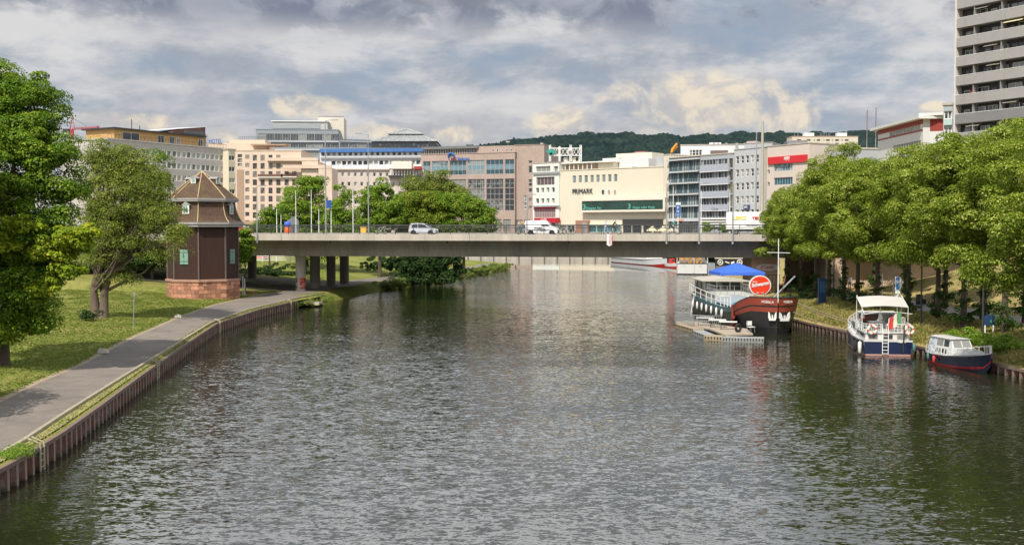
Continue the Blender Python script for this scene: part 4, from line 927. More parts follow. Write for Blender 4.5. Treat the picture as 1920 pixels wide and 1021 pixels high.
B = Bld('department_store', 'tall cream stair block at the right end of the store', 'building', 1243.2, 291.5, 1254, 290.5, 336.5, 24, storec); B.box('lift_shaft', 1231, 292, 1243, 314, 2, 8, mt('grey render', (.42, .44, .46), .8, .06, .5)); B.finish(roofmat=storec, parapet=.2)

# rooftop sign frame
D10 = 385; s10 = D10 / F
fr_ = empty('rooftop_sign_frame', ((1027 - CXP) * s10, D10, 1), 0, 'open steel truss carrying the back of a rooftop sign with a teal mark', 'sign frame')
def qx(px): return (px - 1027) * s10
def qz(py): return CZ + (HZ - py) * s10 - 1
b = MB()
for px in (1029, 1031.5, 1047, 1049, 1067.5, 1070, 1086.3, 1088.8): b.box(qx(px), qx(px) + .28, 0, .3, qz(303), qz(272.5 if px not in (1047, 1049) else 275), white_paint)
for y in (278.5, 292): b.box(qx(1029), qx(1089), .05, .25, qz(y) - .15, qz(y) + .15, white_paint)
b.build('posts', fr_)
b = MB()
for i in range(8):
    xa, xb = qx(1031 + i * 7), qx(1038 + i * 7)
    b.tube([(xa, .1, qz(292)), (xb, .1, qz(278.5))], .09, 4, white_paint); b.tube([(xa, .2, qz(278.5)), (xb, .2, qz(292))], .09, 4, white_paint)
b.build('bracing', fr_)
b = MB(); b.box(qx(1064), qx(1073), -.15, 0, qz(291), qz(281.5), frame_w); b.box(qx(1065.3), qx(1071.7), -.2, -.15, qz(289.5), qz(283), mt('taupe panel', (.2, .18, .15), .6, .1, 1)); b.build('panel', fr_)
b = MB()
for a in (-50, -25, 0, 25, 50): b.obox((qx(1033) + 1.2 * math.sin(R(a)), -.3, qz(291) + 1.2 * math.cos(R(a))), .5, .12, 2.2, 0, mt('teal leaf mark', (.02, .30, .24), .5, .1, 1), ry=R(a))
b.build('leaf_mark', fr_)
b = MB(); b.box(qx(1058), qx(1089), 1, 9, 0, qz(295.5), cream); b.box(qx(1026), qx(1058), 2, 9, 0, qz(303), steel_grey); b.build('plinth', fr_)
for px in (1064, 1079.5):
    me = winmesh(.85, 1.2, frame=dark_steel, gl=glass_dark); o = bpy.data.objects.new('window', me); COL.objects.link(o); o.parent = fr_; o.location = (qx(px), .96, qz(302))
# 10 glass offices
B = Bld('glass_office', 'blue green glass office building with pale ledges at every storey', 'building', 1253.5, 297.6, 1311.5, 293, 324.7, 22, mt('dark gap', (.08, .085, .09), .5, .1, 1), recess=.35)
gg = glassmat('blue curtained glass', (.02, .09, .12), (.42, .50, .50), .45, .05)
for yt, yb in ((299.5, 318), (322.5, 339.8), (344, 361), (365.5, 383.2), (387.5, 409)):
    for i in range(12):
        a = lerp(1254.5, 1311, i / 12); B.grid([(a, a + 4.3)], [(yt, yb)], 1311, nx=1, fr=.07, frame=mull, gl=gg)
B.grid([(1256, 1273), (1275, 1292), (1294, 1310)], [(413, 418), (420, 436)], 1300, nx=4, frame=mull, gl=glass_dark)
for y in (297, 320.3, 342, 363.3, 385.3): 
    z = B.loc(1311, y)[1]; b = MB(); b.box(-.5, B.W + .02, -.9, -.02, z - .22, z + .22, mt('pale ledge', (.50, .52, .53), .5, .05, .5)); b.build('ledge', B.root)
z = B.loc(1311, 411.5)[1]; b = MB(); b.box(-.5, B.W + .02, -.3, -.02, z - .5, z + .5, MATS['pale ledge']); b.build('ledge', B.root)
b = MB(); u, z = B.loc(1275, 413.8, -.5); b.box(u - 1.3, u + 1.3, -.45, -.3, z - .1, z + .55, mt('salmon sign', (.55, .30, .2), .6, .1, 1)); b.build('sign', B.root)
B.finish(parapet=.3)
H = B.H; b = MB(); b.tube([(0, .5, H + 1.2), (B.W, .5, H + 1.2)], .05, 5, frame_w)
for i in range(12): x = i * B.W / 11; b.tube([(x, .5, H), (x, .5, H + 1.2)], .05, 4, frame_w)
b.build('roof_railing', B.root)
# 11 grey balcony block
lou = mt('grey blue corrugated parapet', (.36, .39, .45), .6, .06, 1, stretch=(9, 1, .2))
B = Bld('office_building', 'grey blue office block with projecting corrugated parapets between ribbon windows', 'building', 1311.8, 293, 1375, 288, 313.3, 22, mt('grey fascia', (.36, .38, .41), .7, .08, .4), recess=.3)
for yt, yb in ((298.5, 307.5), (322, 333), (346.5, 358), (371, 383), (396, 407)):
    for i in range(9): a = lerp(1313.5, 1364, i / 9); B.grid([(a, a + 5.3)], [(yt, yb)], 1345, fr=.09, frame=dark_steel, gl=glassmat('office glazing', (.045, .05, .05), (.36, .38, .36), .45))
for yt, yb in ((308.2, 321.8), (333.5, 346.3), (358.5, 370.8), (383.2, 395.5)):
    u0, zb = B.loc(1311.8, yb, -.9); u1, _ = B.loc(1365.5, yb, -.9); zt = B.loc(1340, yt, -.9)[1]; zb = B.loc(1340, yb, -.9)[1]
    b = MB(); b.box(u0, u1, -.9, -.03, zb, zt, lou); b.box(u0, u1, -.93, -.9, zb, zb + .16, frame_w); b.build('parapet_panel', B.root)
for k in range(4): 
    zt = B.loc(1340, 409 + k * 4.6)[1]; b = MB(); b.box(.3, B.W - 2, -.5, -.03, zt - .35, zt, frame_w); b.box(.3, B.W - 2, -.1, -.03, zt - .9, zt - .35, dark_steel); b.build('louvre', B.root)
for yt, yb in ((297, 314), (317, 338), (341, 362), (365, 386), (389, 410)): B.grid([(1367, 1374)], [(yt, yb)], 1370, nx=2, ny=3, fr=.1, frame=mt('bronze frame', (.16, .12, .08), .5, .1, 1), gl=glassmat('stair glass', (.06, .05, .035), (.3, .25, .15), .5))
u, z = B.loc(1333, 394, -1); textmesh('Gilde', 1.1, steel_grey, B.root, 'sign_lettering', (u, -.95, z), fitw=2.6, shear=.3)
B.finish(parapet=.3)
# 12 grey block with square windows
grw = mt('grey mineral render', (.46, .47, .48), .85, .06, .5)
B = Bld('office_building', 'tall light grey block with five columns of square windows', 'building', 1375.4, 282, 1428.5, 277, 303, 22, grw, recess=.3)
B.grid([(1379.6 + i * 9.35, 1385.3 + i * 9.35) for i in range(5)], [(293, 307), (318, 332), (343, 356.5), (368, 381.5), (393, 406.5)], 1382, ny=2, fr=.13, frame=frame_w, sill=frame_w)
B.box('sign', 1394, 384, 1405, 392.5, -.3, -.05, mt('dark blue sign', (.04, .06, .18), .5, .1, 1)); u, z = B.loc(1395.5, 390.5, -.33); textmesh('BKK', 1.0, white_paint, B.root, 'sign_lettering', (u, -.32, z), fitw=1.3)
B.grid([(1380, 1393), (1396, 1410), (1413, 1426)], [(415, 434)], 1400, nx=3, frame=dark_steel, gl=glass_dark)
B.finish(roofmat=grw, parapet=.25)
B = Bld('party_wall', 'tall narrow khaki end wall beside the grey block with square windows', 'building', 1428.7, 277, 1436, 276.2, 301.5, 20, mt('khaki render', (.42, .40, .33), .85, .08, .4)); B.finish(roofmat=grw, parapet=.2)
# 13 pink shop block with red sign
B = Bld('shop_building', 'pale pink shop building with a long red sign below its blank upper wall', 'building', 1436.5, 276, 1516, 269, 288, 20, mt('pale pink render', (.56, .49, .44), .8, .06, .4), recess=.35)
B.box('sign_board', 1439.5, 295, 1512, 303, -.5, -.03, mt('sign red', (.55, .02, .03), .5, .05, .5))
H = B.loc(1475, 300)[1]
u, z = B.loc(1470, 300.5, -.55); textmesh('mytry', 1.7, white_paint, B.root, 'sign_lettering', (u, -.56, z + .1), fitw=2.0, bold=.03)
B.grid([(1451, 1486)], [(305.5, 320)], 1475, nx=7, fr=.1, frame=mull, gl=gg); B.grid([(1439, 1443)], [(318, 326), (341, 349)], 1441, frame=frame_w, gl=glass_dark)
B.grid([(1451, 1486)], [(332, 346), (357, 370), (381, 395)], 1475, nx=7, fr=.1, frame=mull, gl=gg)
B.finish(parapet=.2)
B = Bld('shop_building', 'low grey roofed block between the red sign and the tree crowns', 'building', 1512, 287, 1580, 279, 285, 20, mt('grey fascia', (.36, .38, .41), .7, .08, .4)); B.grid([(1515 + i * 9, 1522 + i * 9) for i in range(7)], [(296, 308), (320, 332)], 1540, frame=frame_w); B.finish(parapet=.4)
# white roofs behind
B = Bld('office_building', 'flat white rooftop block with glazed doors above the glass offices', 'building', 1275, 273.5, 1394, 272, 372, 24, mt('white roof cladding', (.66, .67, .68), .7, .06, .3)); B.grid([(1293 + 6 * i, 1298 + 6 * i) for i in range(4)], [(281, 291)], 1300, frame=mull, gl=glass_dark)
B.box('dark_cabin', 1332, 282, 1365, 292, -3, -1, mt('brown louvres', (.16, .12, .11), .7, .2, 2)); B.box('roof_cabin', 1330, 267.5, 1352, 273, 6, 10, frame_w); B.box('chimney', 1379, 268, 1384, 282, -2, -1, steel_grey)
for px in (1337, 1345, 1360): B.box('vent', px, 268, px + 4, 272, 4, 6, steel_grey)
B.finish(parapet=.3)
B = Bld('office_building', 'grey rooftop block left of the thick pale mast', 'building', 1394, 270, 1446, 268, 380, 20, mt('mid grey cladding', (.38, .39, .41), .7, .06, .3)); B.box('roof_cabin', 1400, 265, 1420, 270, 4, 8, mt('pinkish render', (.45, .36, .34), .7, .1, 1)); B.finish(parapet=.2)
B = Bld('office_building', 'low dark grey roofed block in front of the pale yellow apartment slab', 'building', 1474, 265, 1512, 264.5, 500, 20, mt('slate grey cladding', (.22, .23, .26), .7, .06, .3)); B.finish(parapet=.2)
# 14 distant apartments
yl = mt('pale yellow render', (.54, .49, .39), .85, .05, .1)
B = Bld('apartment_building', 'distant pale yellow apartment slab with recessed balconies and roof boxes', 'building', 1483, 257.5, 1606, 257.5, 830, 16, yl, recess=1.2)
B.grid([(1494.5, 1502), (1512.5, 1520), (1531.5, 1538), (1549, 1556), (1566, 1573), (1584, 1591)], [(261, 264.5), (268, 271.5), (275, 278.5), (282, 285.5)], 1540, fr=.15, frame=sandy, gl=glass_dark)
B.grid([(1526, 1528), (1544, 1546), (1560, 1562), (1578, 1580)], [(261.5, 264), (268.5, 271), (275.5, 278)], 1540, fr=.15, frame=frame_w, gl=glass_dark)
for px in (1508, 1517.5, 1570, 1579): B.box('roof_box', px, 249, px + 9, 257, 3, 8, white_paint)
b = MB()
for px in (1538, 1541, 1545, 1549, 1553, 1556, 1490, 1496): u, z = B.loc(px, 257, 5); b.tube([(u, 5, z), (u, 5, z + 3.5)], .16, 4, steel_grey)
b.build('antennas', B.root); B.finish(roofmat=mt('dull terracotta edge', (.40, .28, .2), .8, .1, .5), parapet=.6)
# 15 red topped office
B = Bld('office_building', 'white office with a dark red top storey under an oversailing pale roof', 'building', 1643, 246, 1727, 224.5, 215, 18, mt('white concrete bands', (.58, .58, .57), .75, .06, .4), recess=.4)
H = B.H
B.grid([(1668 + i * 5.3, 1672.5 + i * 5.3) for i in range(11)], [(243 - 3, 252 - 3)], 1700, fr=.08, frame=frame_w, gl=glass_dark)
B.grid([(1675 + i * 4.7, 1679 + i * 4.7) for i in range(11)], [(268, 283), (297, 311)], 1700, fr=.08, frame=dark_steel, gl=glass_dark)
rd = mt('dark red cladding', (.26, .03, .022), .6, .08, .6)
def band(B, y0p, y1p, px, mat, yo=-.04, name='top_storey'):
    z0 = B.loc(px, y1p)[1]; z1 = B.loc(px, y0p)[1]; b = MB(); b.box(0, B.W + (.0), yo, yo + .03, z0, z1, mat); return b.build(name, B.root)
z0 = B.loc(1727, 246)[1]; zw1 = B.loc(1700, 240)[1]; zw0 = B.loc(1700, 249)[1]
b = MB(); b.box(0, B.W, -.05, -.01, zw1 + .02, H, rd); b.box(0, B.W, -.05, -.01, z0, zw0 - .02, rd); b.build('red_cladding', B.root)
B.finish(roof=False); rootA = B.root; BA = B
b = MB(); b.box(-1.2, B.W + 1.2, -1.4, 18, H, H + .55, mt('pale roof edge', (.62, .62, .60), .6, .05, .5)); b.build('roof', B.root)
B = Bld('office_building', 'end face of the red topped white office, beside the tower block', 'building', 1727.3, 224.5, 1768, 223, 214, 18, MATS['white concrete bands']); z0 = B.loc(1740, 246)[1]
b = MB(); b.box(0, B.W, -.05, -.01, z0, B.H, rd); b.build('red_cladding', B.root); b = MB(); b.box(-.8, B.W + 1, -1.2, 18, B.H + .56, B.H + 1.1, MATS['pale roof edge']); b.build('roof', B.root); B.finish(roof=False)
for px, yt in ((1625, 208), (1641.5, 203)):
    p = D(px, 290, 300); o = empty('antenna_mast', (p.x, p.y, 1), 0, 'thin antenna mast rising behind the tree crowns, %s of the pair' % ('shorter left' if px < 1630 else 'taller right'), 'mast', 'pair of thin antenna masts behind the right tree row')
    h = CZ + (HZ - yt) * .15 - 1; b = MB(); b.tube([(0, 0, 0), (0, 0, h)], [.16, .09], 6, steel_grey); b.build('pole', o)
    b = MB(); b.tube([(0, 0, h * .8), (0, 0, h)], .13, 6, mt('antenna red', (.22, .13, .13), .6, .1, 1)); b.build('tip', o)
# 16 tower block on the right
TA = Vector((68.3, 165, 0)); tdir = Vector((.50, -.866, 0)); TRZ = math.atan2(tdir.y, tdir.x)
tb = empty('apartment_tower', (TA.x, TA.y, 2), TRZ, 'tall apartment tower with continuous grey concrete balconies at the right edge', 'building')
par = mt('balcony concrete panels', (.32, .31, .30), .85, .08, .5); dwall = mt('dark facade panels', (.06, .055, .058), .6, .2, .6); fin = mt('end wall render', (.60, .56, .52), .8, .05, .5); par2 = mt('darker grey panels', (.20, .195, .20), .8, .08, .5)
TW, TD = 30.0, 16.0
st = 2.92; zbase = CZ + (HZ - 216) * 165 / F - 2      # top of the lowest visible parapet
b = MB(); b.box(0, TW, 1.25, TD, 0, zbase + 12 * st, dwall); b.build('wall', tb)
b = MB(); b.box(-.35, 0, -.1, TD, 0, zbase + 12 * st, fin); b.build('end_wall', tb)
rng = random.Random(9)
for k in range(-6, 12):
    z = zbase + k * st; 
    b = MB(); b.box(0, TW, -.15, 0, z - 1.48, z - .05, par2 if k == 0 else par)
    for i in range(9): b.box(i * 3.4 + 1.5, i * 3.4 + 1.52, -.152, -.15, z - 1.48, z - .05, concrete_dark)
    b.build('balcony_parapet', tb)
    b = MB(); b.box(0, TW, -.12, 2.0, z - 1.5 - .02, z - 1.3, par); b.build('balcony_slab', tb)
    b = MB(); b.tube([(0, -.08, z + .02), (TW, -.08, z + .02)], .035, 5, frame_w); b.build('handrail', tb)
    if k >= -1:
        x = .6
        while x < TW - 3:
            w_ = rng.choice((1.0, 1.6, 2.2, 2.4)); me = winmesh(w_, 1.9 if w_ < 1.5 else 1.5, 2 if w_ > 1.5 else 1, 1, fr=.07, frame=rng.choice((frame_w, frame_w, dark_steel)), gl=glassmat('balcony glass', (.03, .034, .035), (.40, .41, .40), .5))
            o = bpy.data.objects.new('window', me); COL.objects.link(o); o.parent = tb; o.location = (x, 1.21, z - 1.2 if w_ < 1.5 else z - .55); x += w_ + rng.uniform(.3, .9)
        for i in range(6):
            b = MB(); u = 2.9 + i * 4.6; b.box(u, u + .1, 0, 1.25, z - 1.3, z + 1.35, mt('divider', (.30, .29, .28), .7, .1, 1)); b.build('divider', tb)
        if k % 3 != 1 and k != 1: 
            b = MB(); u = rng.uniform(2.5, 9); b.obox((u, .5, z + 1.1), 2.2, .9, .06, 0, cream, rx=R(20)); b.build('awning', tb)
b = MB(); b.obox((9.5, .3, zbase + 4 * st + 1.15), 3.0, 1.5, .07, 0, mt('yellow awning', (.75, .65, .40), .7, .05, 1), rx=R(22)); b.build('awning', tb)
b = MB(); b.lathe([(.02, zbase + st + 1.2), (.3, zbase + st + .2), (.22, zbase + st - .6)], 8, mt('closed red parasol', (.35, .02, .03), .8, .1, 1), c=(2.4, .7)); b.build('parasol', tb)
B = Bld('stair_tower', 'narrow grey annexe with a framed window against the apartment tower', 'building', 1764.5, 199, 1787.5, 197.8, 178, 8, mt('grey aluminium panels', (.36, .40, .42), .5, .06, .5), recess=.3)
B.grid([(1770, 1785)], [(208, 223), (238, 252)], 1778, nx=2, fr=.12, frame=frame_w); B.box('balcony', 1770, 224, 1785, 234, -.3, -.03, mt('pale green glass panel', (.42, .55, .52), .2, .05, 1)); B.finish(parapet=.35)

# riverside pieces seen under and beyond the bridge on the right
p = G(1430, 505, 1.2)
Bq = empty('mural_wall', (41.2, 216, 1.0), 0, 'long dark mural wall with white emblems beyond the bridge', 'wall')
b = MB(); b.box(0, 13, 0, .4, .6, 2.1, black); b.box(0, 13, 0, .4, 0, .6, concrete_dark); b.box(-.1, 13.1, -.1, .5, 2.1, 2.35, cream); b.build('wall', Bq)
b = MB()
for k in range(3):
    u = 1.0 + k * 3.9; b.tube([(u + .5 * math.cos(R(a)), -.05, 1.35 + .5 * math.sin(R(a))) for a in range(0, 360, 20)], .09, 5, frame_w, closed=True)
    b.prismy([(u - .3, 1.25), (u + .25, 1.2), (u, 1.65)], -.06, -.01, frame_w); b.obox((u + 1.4, -.04, 1.35), .9, .04, .2, 0, frame_w, ry=R(18)); b.obox((u + 2.5, -.04, 1.3), .7, .04, .35, 0, frame_w, ry=R(-24))
b.build('emblem', Bq)
B = Bld('riverside_kiosk', 'peach plastered riverside wall with railings beside the blue pavilion', 'building', 1410, 480, 1460, 480, 128, 5, mt('peach plaster', (.60, .42, .28), .85, .08, .5)); 
b = MB(); 
for i in range(8): b.tube([(i * .45, -.8, 0), (i * .45, -.8, 2.6)], .025, 4, dark_steel)
b.tube([(0, -.8, 2.6), (3.2, -.8, 2.6)], .03, 4, dark_steel); b.tube([(0, -.8, 1.4), (3.2, -.8, 1.4)], .03, 4, dark_steel); b.build('railing', B.root)
u, z = B.loc(1424, 501, -.3); b = MB(); b.prismy([(u + 1.4 * math.cos(R(a)) + 1, z + .42 * math.sin(R(a))) for a in range(0, 360, 20)], -.3, -.22, white_paint); b.build('sign', B.root)
textmesh('Caf\u00e9', .5, red_paint, B.root, 'sign_lettering', (u, -.33, z - .15), fitw=1.6, shear=.3)
B.finish(parapet=.1)
for i, (x, y, L, rz, lb) in enumerate([(36, 140, 16, -12, 'pink plastered wall seen between the tree trunks beyond the meadow'), (47.5, 150, 15, -6, 'salmon underpass wall with a dark base behind the right tree row')]):
    w_ = empty('underpass_wall', (x, y, 1.2), R(rz), lb, 'wall'); b = MB(); b.box(0, L, 0, .5, 1.6, 4.8, MATS['peach plaster'] if i == 0 else mt('salmon plaster', (.52, .27, .19), .85, .1, .5)); b.build('wall', w_); b = MB(); b.box(0, L, .1, .6, 0, 1.6, concrete_dark); b.build('plinth', w_)

# hill with far forest
rngn = np.random.default_rng(5)
def ridge(px): return interp(px, [(700, 300), (860, 284), (930, 274), (960, 268), (1000, 265), (1040, 261), (1080, 257), (1130, 256), (1180, 258), (1230, 260), (1290, 261), (1340, 258), (1380, 256), (1410, 255), (1480, 257), (1560, 255), (1640, 251), (1700, 252), (1800, 250), (2100, 262), (2300, 290)])
V = []; Q = []; nx = 420; ny = 26; Dh = 2600
for j in range(ny):
    for i in range(nx):
        px = lerp(700, 2300, i / (nx - 1)); top = CZ + (HZ - ridge(px)) * Dh / F; t = j / (ny - 1)
        yy = Dh - 900 + 900 * t; x = (px - CXP) / F * Dh; z = 2 + (top - 2) * math.sin(t * math.pi / 2) + rngn.uniform(-5, 5) * (1 if t > .1 else 0) + 4 * math.sin(i * .35) * math.sin(j * .8)
        V.append((x + rngn.uniform(-2, 2), yy, z))
for j in range(ny - 1):
    for i in range(nx - 1): a = j * nx + i; Q.append((a, a + 1, a + nx + 1, a + nx))
m, nt, pb = nmat('distant forest'); v = coords(nt); n1 = noise(nt, v, .02, 6, .65); n2 = noise(nt, v, .09, 3)
c = mixc(nt, maprange(nt, mth(nt, 'ADD', mth(nt, 'MULTIPLY', n1, .5), mth(nt, 'MULTIPLY', n2, .5)), .4, .6), (.014, .026, .030), (.032, .052, .044)); nt.links.new(c, pb.inputs['Base Color']); pb.inputs['Roughness'].default_value = 1; pb.inputs['Specular IOR Level'].default_value = 0  # slight distance haze mixed into the forest colour as blue-green
struct(npmesh('hill', np.array(V), np.array(Q), m))
# crane and orange machine
p = D(135, 240, 420); o = empty('tower_crane', (p.x, p.y, 1), 0, 'dark red tower crane jib above the left treetops', 'crane'); cr = mt('crane red', (.38, .03, .05), .5, .1, 1)
def cz(py): return CZ + (HZ - py) * .21 - 1
b = MB(); b.box(-.5, .5, -.5, .5, 0, cz(243), cr); b.build('mast', o)
b = MB(); L = 51 * .21
for dy in (-.35, .35): b.tube([(0, dy, cz(244)), (L, dy, cz(240.5))], .13, 4, cr)
b.tube([(0, 0, cz(241.5)), (L, 0, cz(238.5))], .13, 4, cr)
for i in range(12): b.tube([(i * L / 12, -.3, cz(244 - i * .29)), ((i + .5) * L / 12, 0, cz(241.5 - i * .25)), ((i + 1) * L / 12, -.3, cz(243.7 - i * .29))], .07, 3, cr)
b.build('jib', o)
b = MB(); b.tube([(-.8, 0, cz(243)), (.2, 0, cz(222)), (1.1, 0, cz(243))], .2, 4, cr); b.tube([(-.3, 0, cz(232)), (.7, 0, cz(232))], .12, 4, cr); b.build('apex', o)
b = MB(); b.tube([(.2, 0, cz(222)), (L * .55, 0, cz(238))], .06, 3, dark_steel); b.tube([(L - .6, 0, cz(240)), (L - .6, 0, cz(237))], .25, 4, dark_steel); b.build('stay', o)
b = MB(); b.obox((-2.2, 0, cz(246)), 2.4, 1.2, 1.4, 0, dark_steel); b.build('counterweight', o)
p = D(1264, 290, 380); o = empty('orange_crane', (p.x, p.y, 1), 0, 'folded orange crane boom standing on the roofs above the glass offices', 'crane'); orn = mt('orange paint', (.75, .27, .02), .5, .08, 1)
def oz(py): return CZ + (HZ - py) * .19 - 1
b = MB(); b.tube([(-.9, 0, oz(288)), (-.6, 0, oz(281)), (1.0, 0, oz(270))], [.5, .55, .42], 6, orn); b.build('boom', o)
b = MB(); b.tube([(-.3, .3, oz(284)), (1.3, .3, oz(275))], .28, 5, orn); b.build('ram', o); b = MB(); b.box(-1.2, .2, -.6, .6, 0, oz(287), dark_steel); b.build('pedestal', o)
# ---------------------------------------------------------------- trees
def leaf_quads(C, Nrm, size, rng, aspect=.62):
    n = len(C); r = rng.normal(size=(n, 3)); T = np.cross(Nrm, r); T /= np.linalg.norm(T, axis=1)[:, None] + 1e-9; Bt = np.cross(Nrm, T)
    s = size * rng.uniform(.65, 1.35, size=(n, 1)); dr = Nrm * s * .25
    V = np.stack([C + T * s * .5, C + Bt * s * .5 * aspect + dr, C - T * s * .5, C - Bt * s * .5 * aspect + dr], 1).reshape(-1, 3)
    return V, np.arange(n * 4).reshape(-1, 4)
def crown_pts(blobs, ncl, clr, per, seed, edge=.55, up=.45, flat=.58, sizevar=.45):
    rng = np.random.default_rng(seed); bl = np.array(blobs, float); vol = (bl[:, 3] * bl[:, 4] * bl[:, 5]) ** .75; vol /= vol.sum()
    idx = rng.choice(len(bl), size=ncl, p=vol); d = rng.normal(size=(ncl, 3)); d /= np.linalg.norm(d, axis=1)[:, None]
    d[:, 2] = np.where(d[:, 2] < -.3, d[:, 2] * .5, d[:, 2]); rad = rng.uniform(edge ** 2, 1, size=(ncl, 1)) ** .5
    cc = bl[idx, :3] + d * rad * bl[idx, 3:6]; cr = clr * rng.uniform(1 - sizevar, 1 + sizevar, size=ncl)
    C = []; Nn = []
    k = per; dd = rng.normal(size=(ncl, k, 3)); dd /= np.linalg.norm(dd, axis=2)[:, :, None]
    dd[:, :, 2] = np.abs(dd[:, :, 2]) * np.where(rng.random((ncl, k)) < .72, 1, -1)
    rr = rng.uniform(.45, 1.0, size=(ncl, k, 1)) ** .5
    P = cc[:, None, :] + dd * rr * cr[:, None, None] * np.array([1, 1, flat])
    nn = dd * .7 + np.array([0, 0, up]) + rng.normal(size=(ncl, k, 3)) * .22; nn /= np.linalg.norm(nn, axis=2)[:, :, None]
    return P.reshape(-1, 3), nn.reshape(-1, 3), cc, rng
def make_tree(name, blobs, ncl, clr, per, size, mat, seed, H0, lean=(0, 0), tr=.28, trunks=1, limbs=14, edge=.55, up=.45, thin=False, bmat=None):
    root = empty(name)
    P, nn, cc, rng = crown_pts(blobs, ncl, clr, per, seed, edge, up); V, Q = leaf_quads(P, nn, size, rng); npmesh('crown', V, Q, mat, root)
    b = MB(); rg = random.Random(seed); bmat = bmat or bark; bl = blobs
    ctr = np.array(bl)[:, :3].mean(0); zt = max(q[2] + q[5] * .3 for q in bl)
    for t in range(trunks):
        ox = (t - (trunks - 1) / 2) * tr * 1.6; tp = Vector((ctr[0] * .6 + ox * 2, ctr[1] * .6, H0 + (zt - H0) * .55))
        b.tube([(ox, 0, -.4), (ox * 1.05, 0, .15), (ox * 1.2 + lean[0] * .3, lean[1] * .3, H0 * .5), (ox * 1.5 + lean[0], lean[1], H0), tp], [tr * 1.35, tr * 1.05, tr * .9, tr * .75, tr * .3], 9, bmat)
        base = Vector((ox * 1.5 + lean[0], lean[1], H0))
        for k in range(limbs):
            e = Vector(cc[rg.randrange(len(cc))]); s = base.lerp(tp, rg.uniform(-.1, .8)); mid = s.lerp(e, .5) + Vector((0, 0, -(e - s).length * .08)) + Vector((rg.uniform(-.4, .4), rg.uniform(-.4, .4), 0))
            r0 = tr * rg.uniform(.25, .5); b.tube([s, s.lerp(mid, .5), mid, e], [r0, r0 * .75, r0 * .5, r0 * .15], 5, bmat)
    b.build('trunk', root); return root
lime = leafmat('linden foliage', (.095, .165, .012), (.33, .42, .03), (.58, .60, .19), .38)
green_a = leafmat('maple foliage', (.065, .14, .010), (.20, .34, .022), (.42, .50, .05), .38)
green_b = leafmat('ash foliage', (.11, .17, .025), (.28, .33, .05), (.40, .41, .10), .40)
green_y = leafmat('yellow green foliage', (.18, .29, .015), (.36, .45, .03), (.56, .54, .04), .42)
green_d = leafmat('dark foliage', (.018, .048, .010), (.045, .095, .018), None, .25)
green_m = leafmat('bright park foliage', (.10, .20, .015), (.27, .42, .04), (.45, .53, .09), .44)
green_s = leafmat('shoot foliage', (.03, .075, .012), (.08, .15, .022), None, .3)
# right-hand lindens: four prototypes
def linden(seed):
    rg = random.Random(seed); bl = [(0, 0, 9.0, 3.5, 3.5, 4.4), (rg.uniform(-.5, .5), rg.uniform(-.5, .5), 11.6, 2.3, 2.3, 2.6)]
    for k in range(9): a = k * 1.45 + rg.uniform(-.4, .4); bl.append((2.7 * math.cos(a), 2.7 * math.sin(a), rg.uniform(5.0, 11.5), 1.7, 1.7, 1.7))
    t = make_tree('linden_tree', bl, 235, .90, 330, .155, lime, seed, 3.8, tr=.24, limbs=12, edge=.80)
    P, nn, cc, rng = crown_pts([(0, 0, .7, 1.0, 1.0, .75), (0, 0, 2.2, .42, .42, 1.6)], 22, .4, 60, seed + 50, .3); P[:, 2] = np.abs(P[:, 2]); V, Q = leaf_quads(P, nn, .17, rng); npmesh('trunk_shoots', V, Q, green_s, t)
    return t
protos = [linden(11), linden(23), linden(37)]
LT = [  # photo column, ground row, scale
    (1886, 621, 1.0, 'rightmost linden of the front row, its leafy base hiding half a blue board'), (1809, 607, 1.02, 'linden with leaves up its trunk, above the small white cabin boat'), (1760, 597, .98, 'linden with a broad bush of shoots at its foot, beside the first black lamp'),
    (1704.5, 588, .95, 'bare trunked linden just right of the parking sign'), (1646, 578, .96, 'linden behind the white canopy of the blue motor yacht'), (1609, 571, .98, 'linden above the bow of the motor yacht, second right of the blue pillar'),
    (1583, 569, .96, 'linden right of the blue information pillar'), (1555, 560, .98, 'slender linden directly behind the blue information pillar'), (1530, 553, .97, 'linden left of the blue information pillar'), (1502, 548, .94, 'linden behind the barge boom'),
    (1474, 540, .86, 'foremost left linden of the row, its crown overhanging the bridge end')]
used = set()
for i, (px, py, s, lb) in enumerate(LT):
    d = 74 + i * 5.0; x = (px - CXP) / F * d
    if i >= 7: x = (px - CXP) / F * d
    z = rgz(x, d); k = i % 3; s *= 1.06 if 3 <= i <= 6 else 1.0
    if k in used: t = dup(protos[k], (x, d, z), i * 1.9, (s * random.Random(i).uniform(.84, 1.0), s * .95, s * random.Random(i + 9).uniform(.88, 1.06)), lb)
    else: t = protos[k]; used.add(k); t.location = (x, d, z); t.rotation_euler.z = i * 1.9; t.scale = (s,) * 3; tag(t, lb, 'tree')
    t['category'] = 'tree'; t['group'] = 'lindens in rows along the right bank'
back = [(1774, 565, 96, .98, 'linden of the back row beside the park bench'), (1845, 560, 82, 1.0, 'back row linden above the second black lamp post'), (1925, 600, 78, 1.05, 'back row linden at the right edge of the picture'), (1700, 555, 112, 1.02, 'back row linden behind the parking sign'), (1640, 548, 124, 1.0, 'back row linden rising in the middle of the right tree mass'), (1580, 540, 132, 1.0, 'back row linden left of the gap showing the red topped office'), (1978, 640, 62, 1.02, 'nearest linden, only its crown edge inside the right of the picture'), (1520, 540, 126, .84, 'back row linden at the end of the bridge')]
for i, (px, py, d, s, lb) in enumerate(back):
    x = (px - CXP) / F * d; t = dup(protos[(i + 1) % 3], (x, d, min(rgz(x, d), 3.6)), i * 2.3 + 1, s, lb, 'lindens in rows along the right bank'); t['category'] = 'tree'
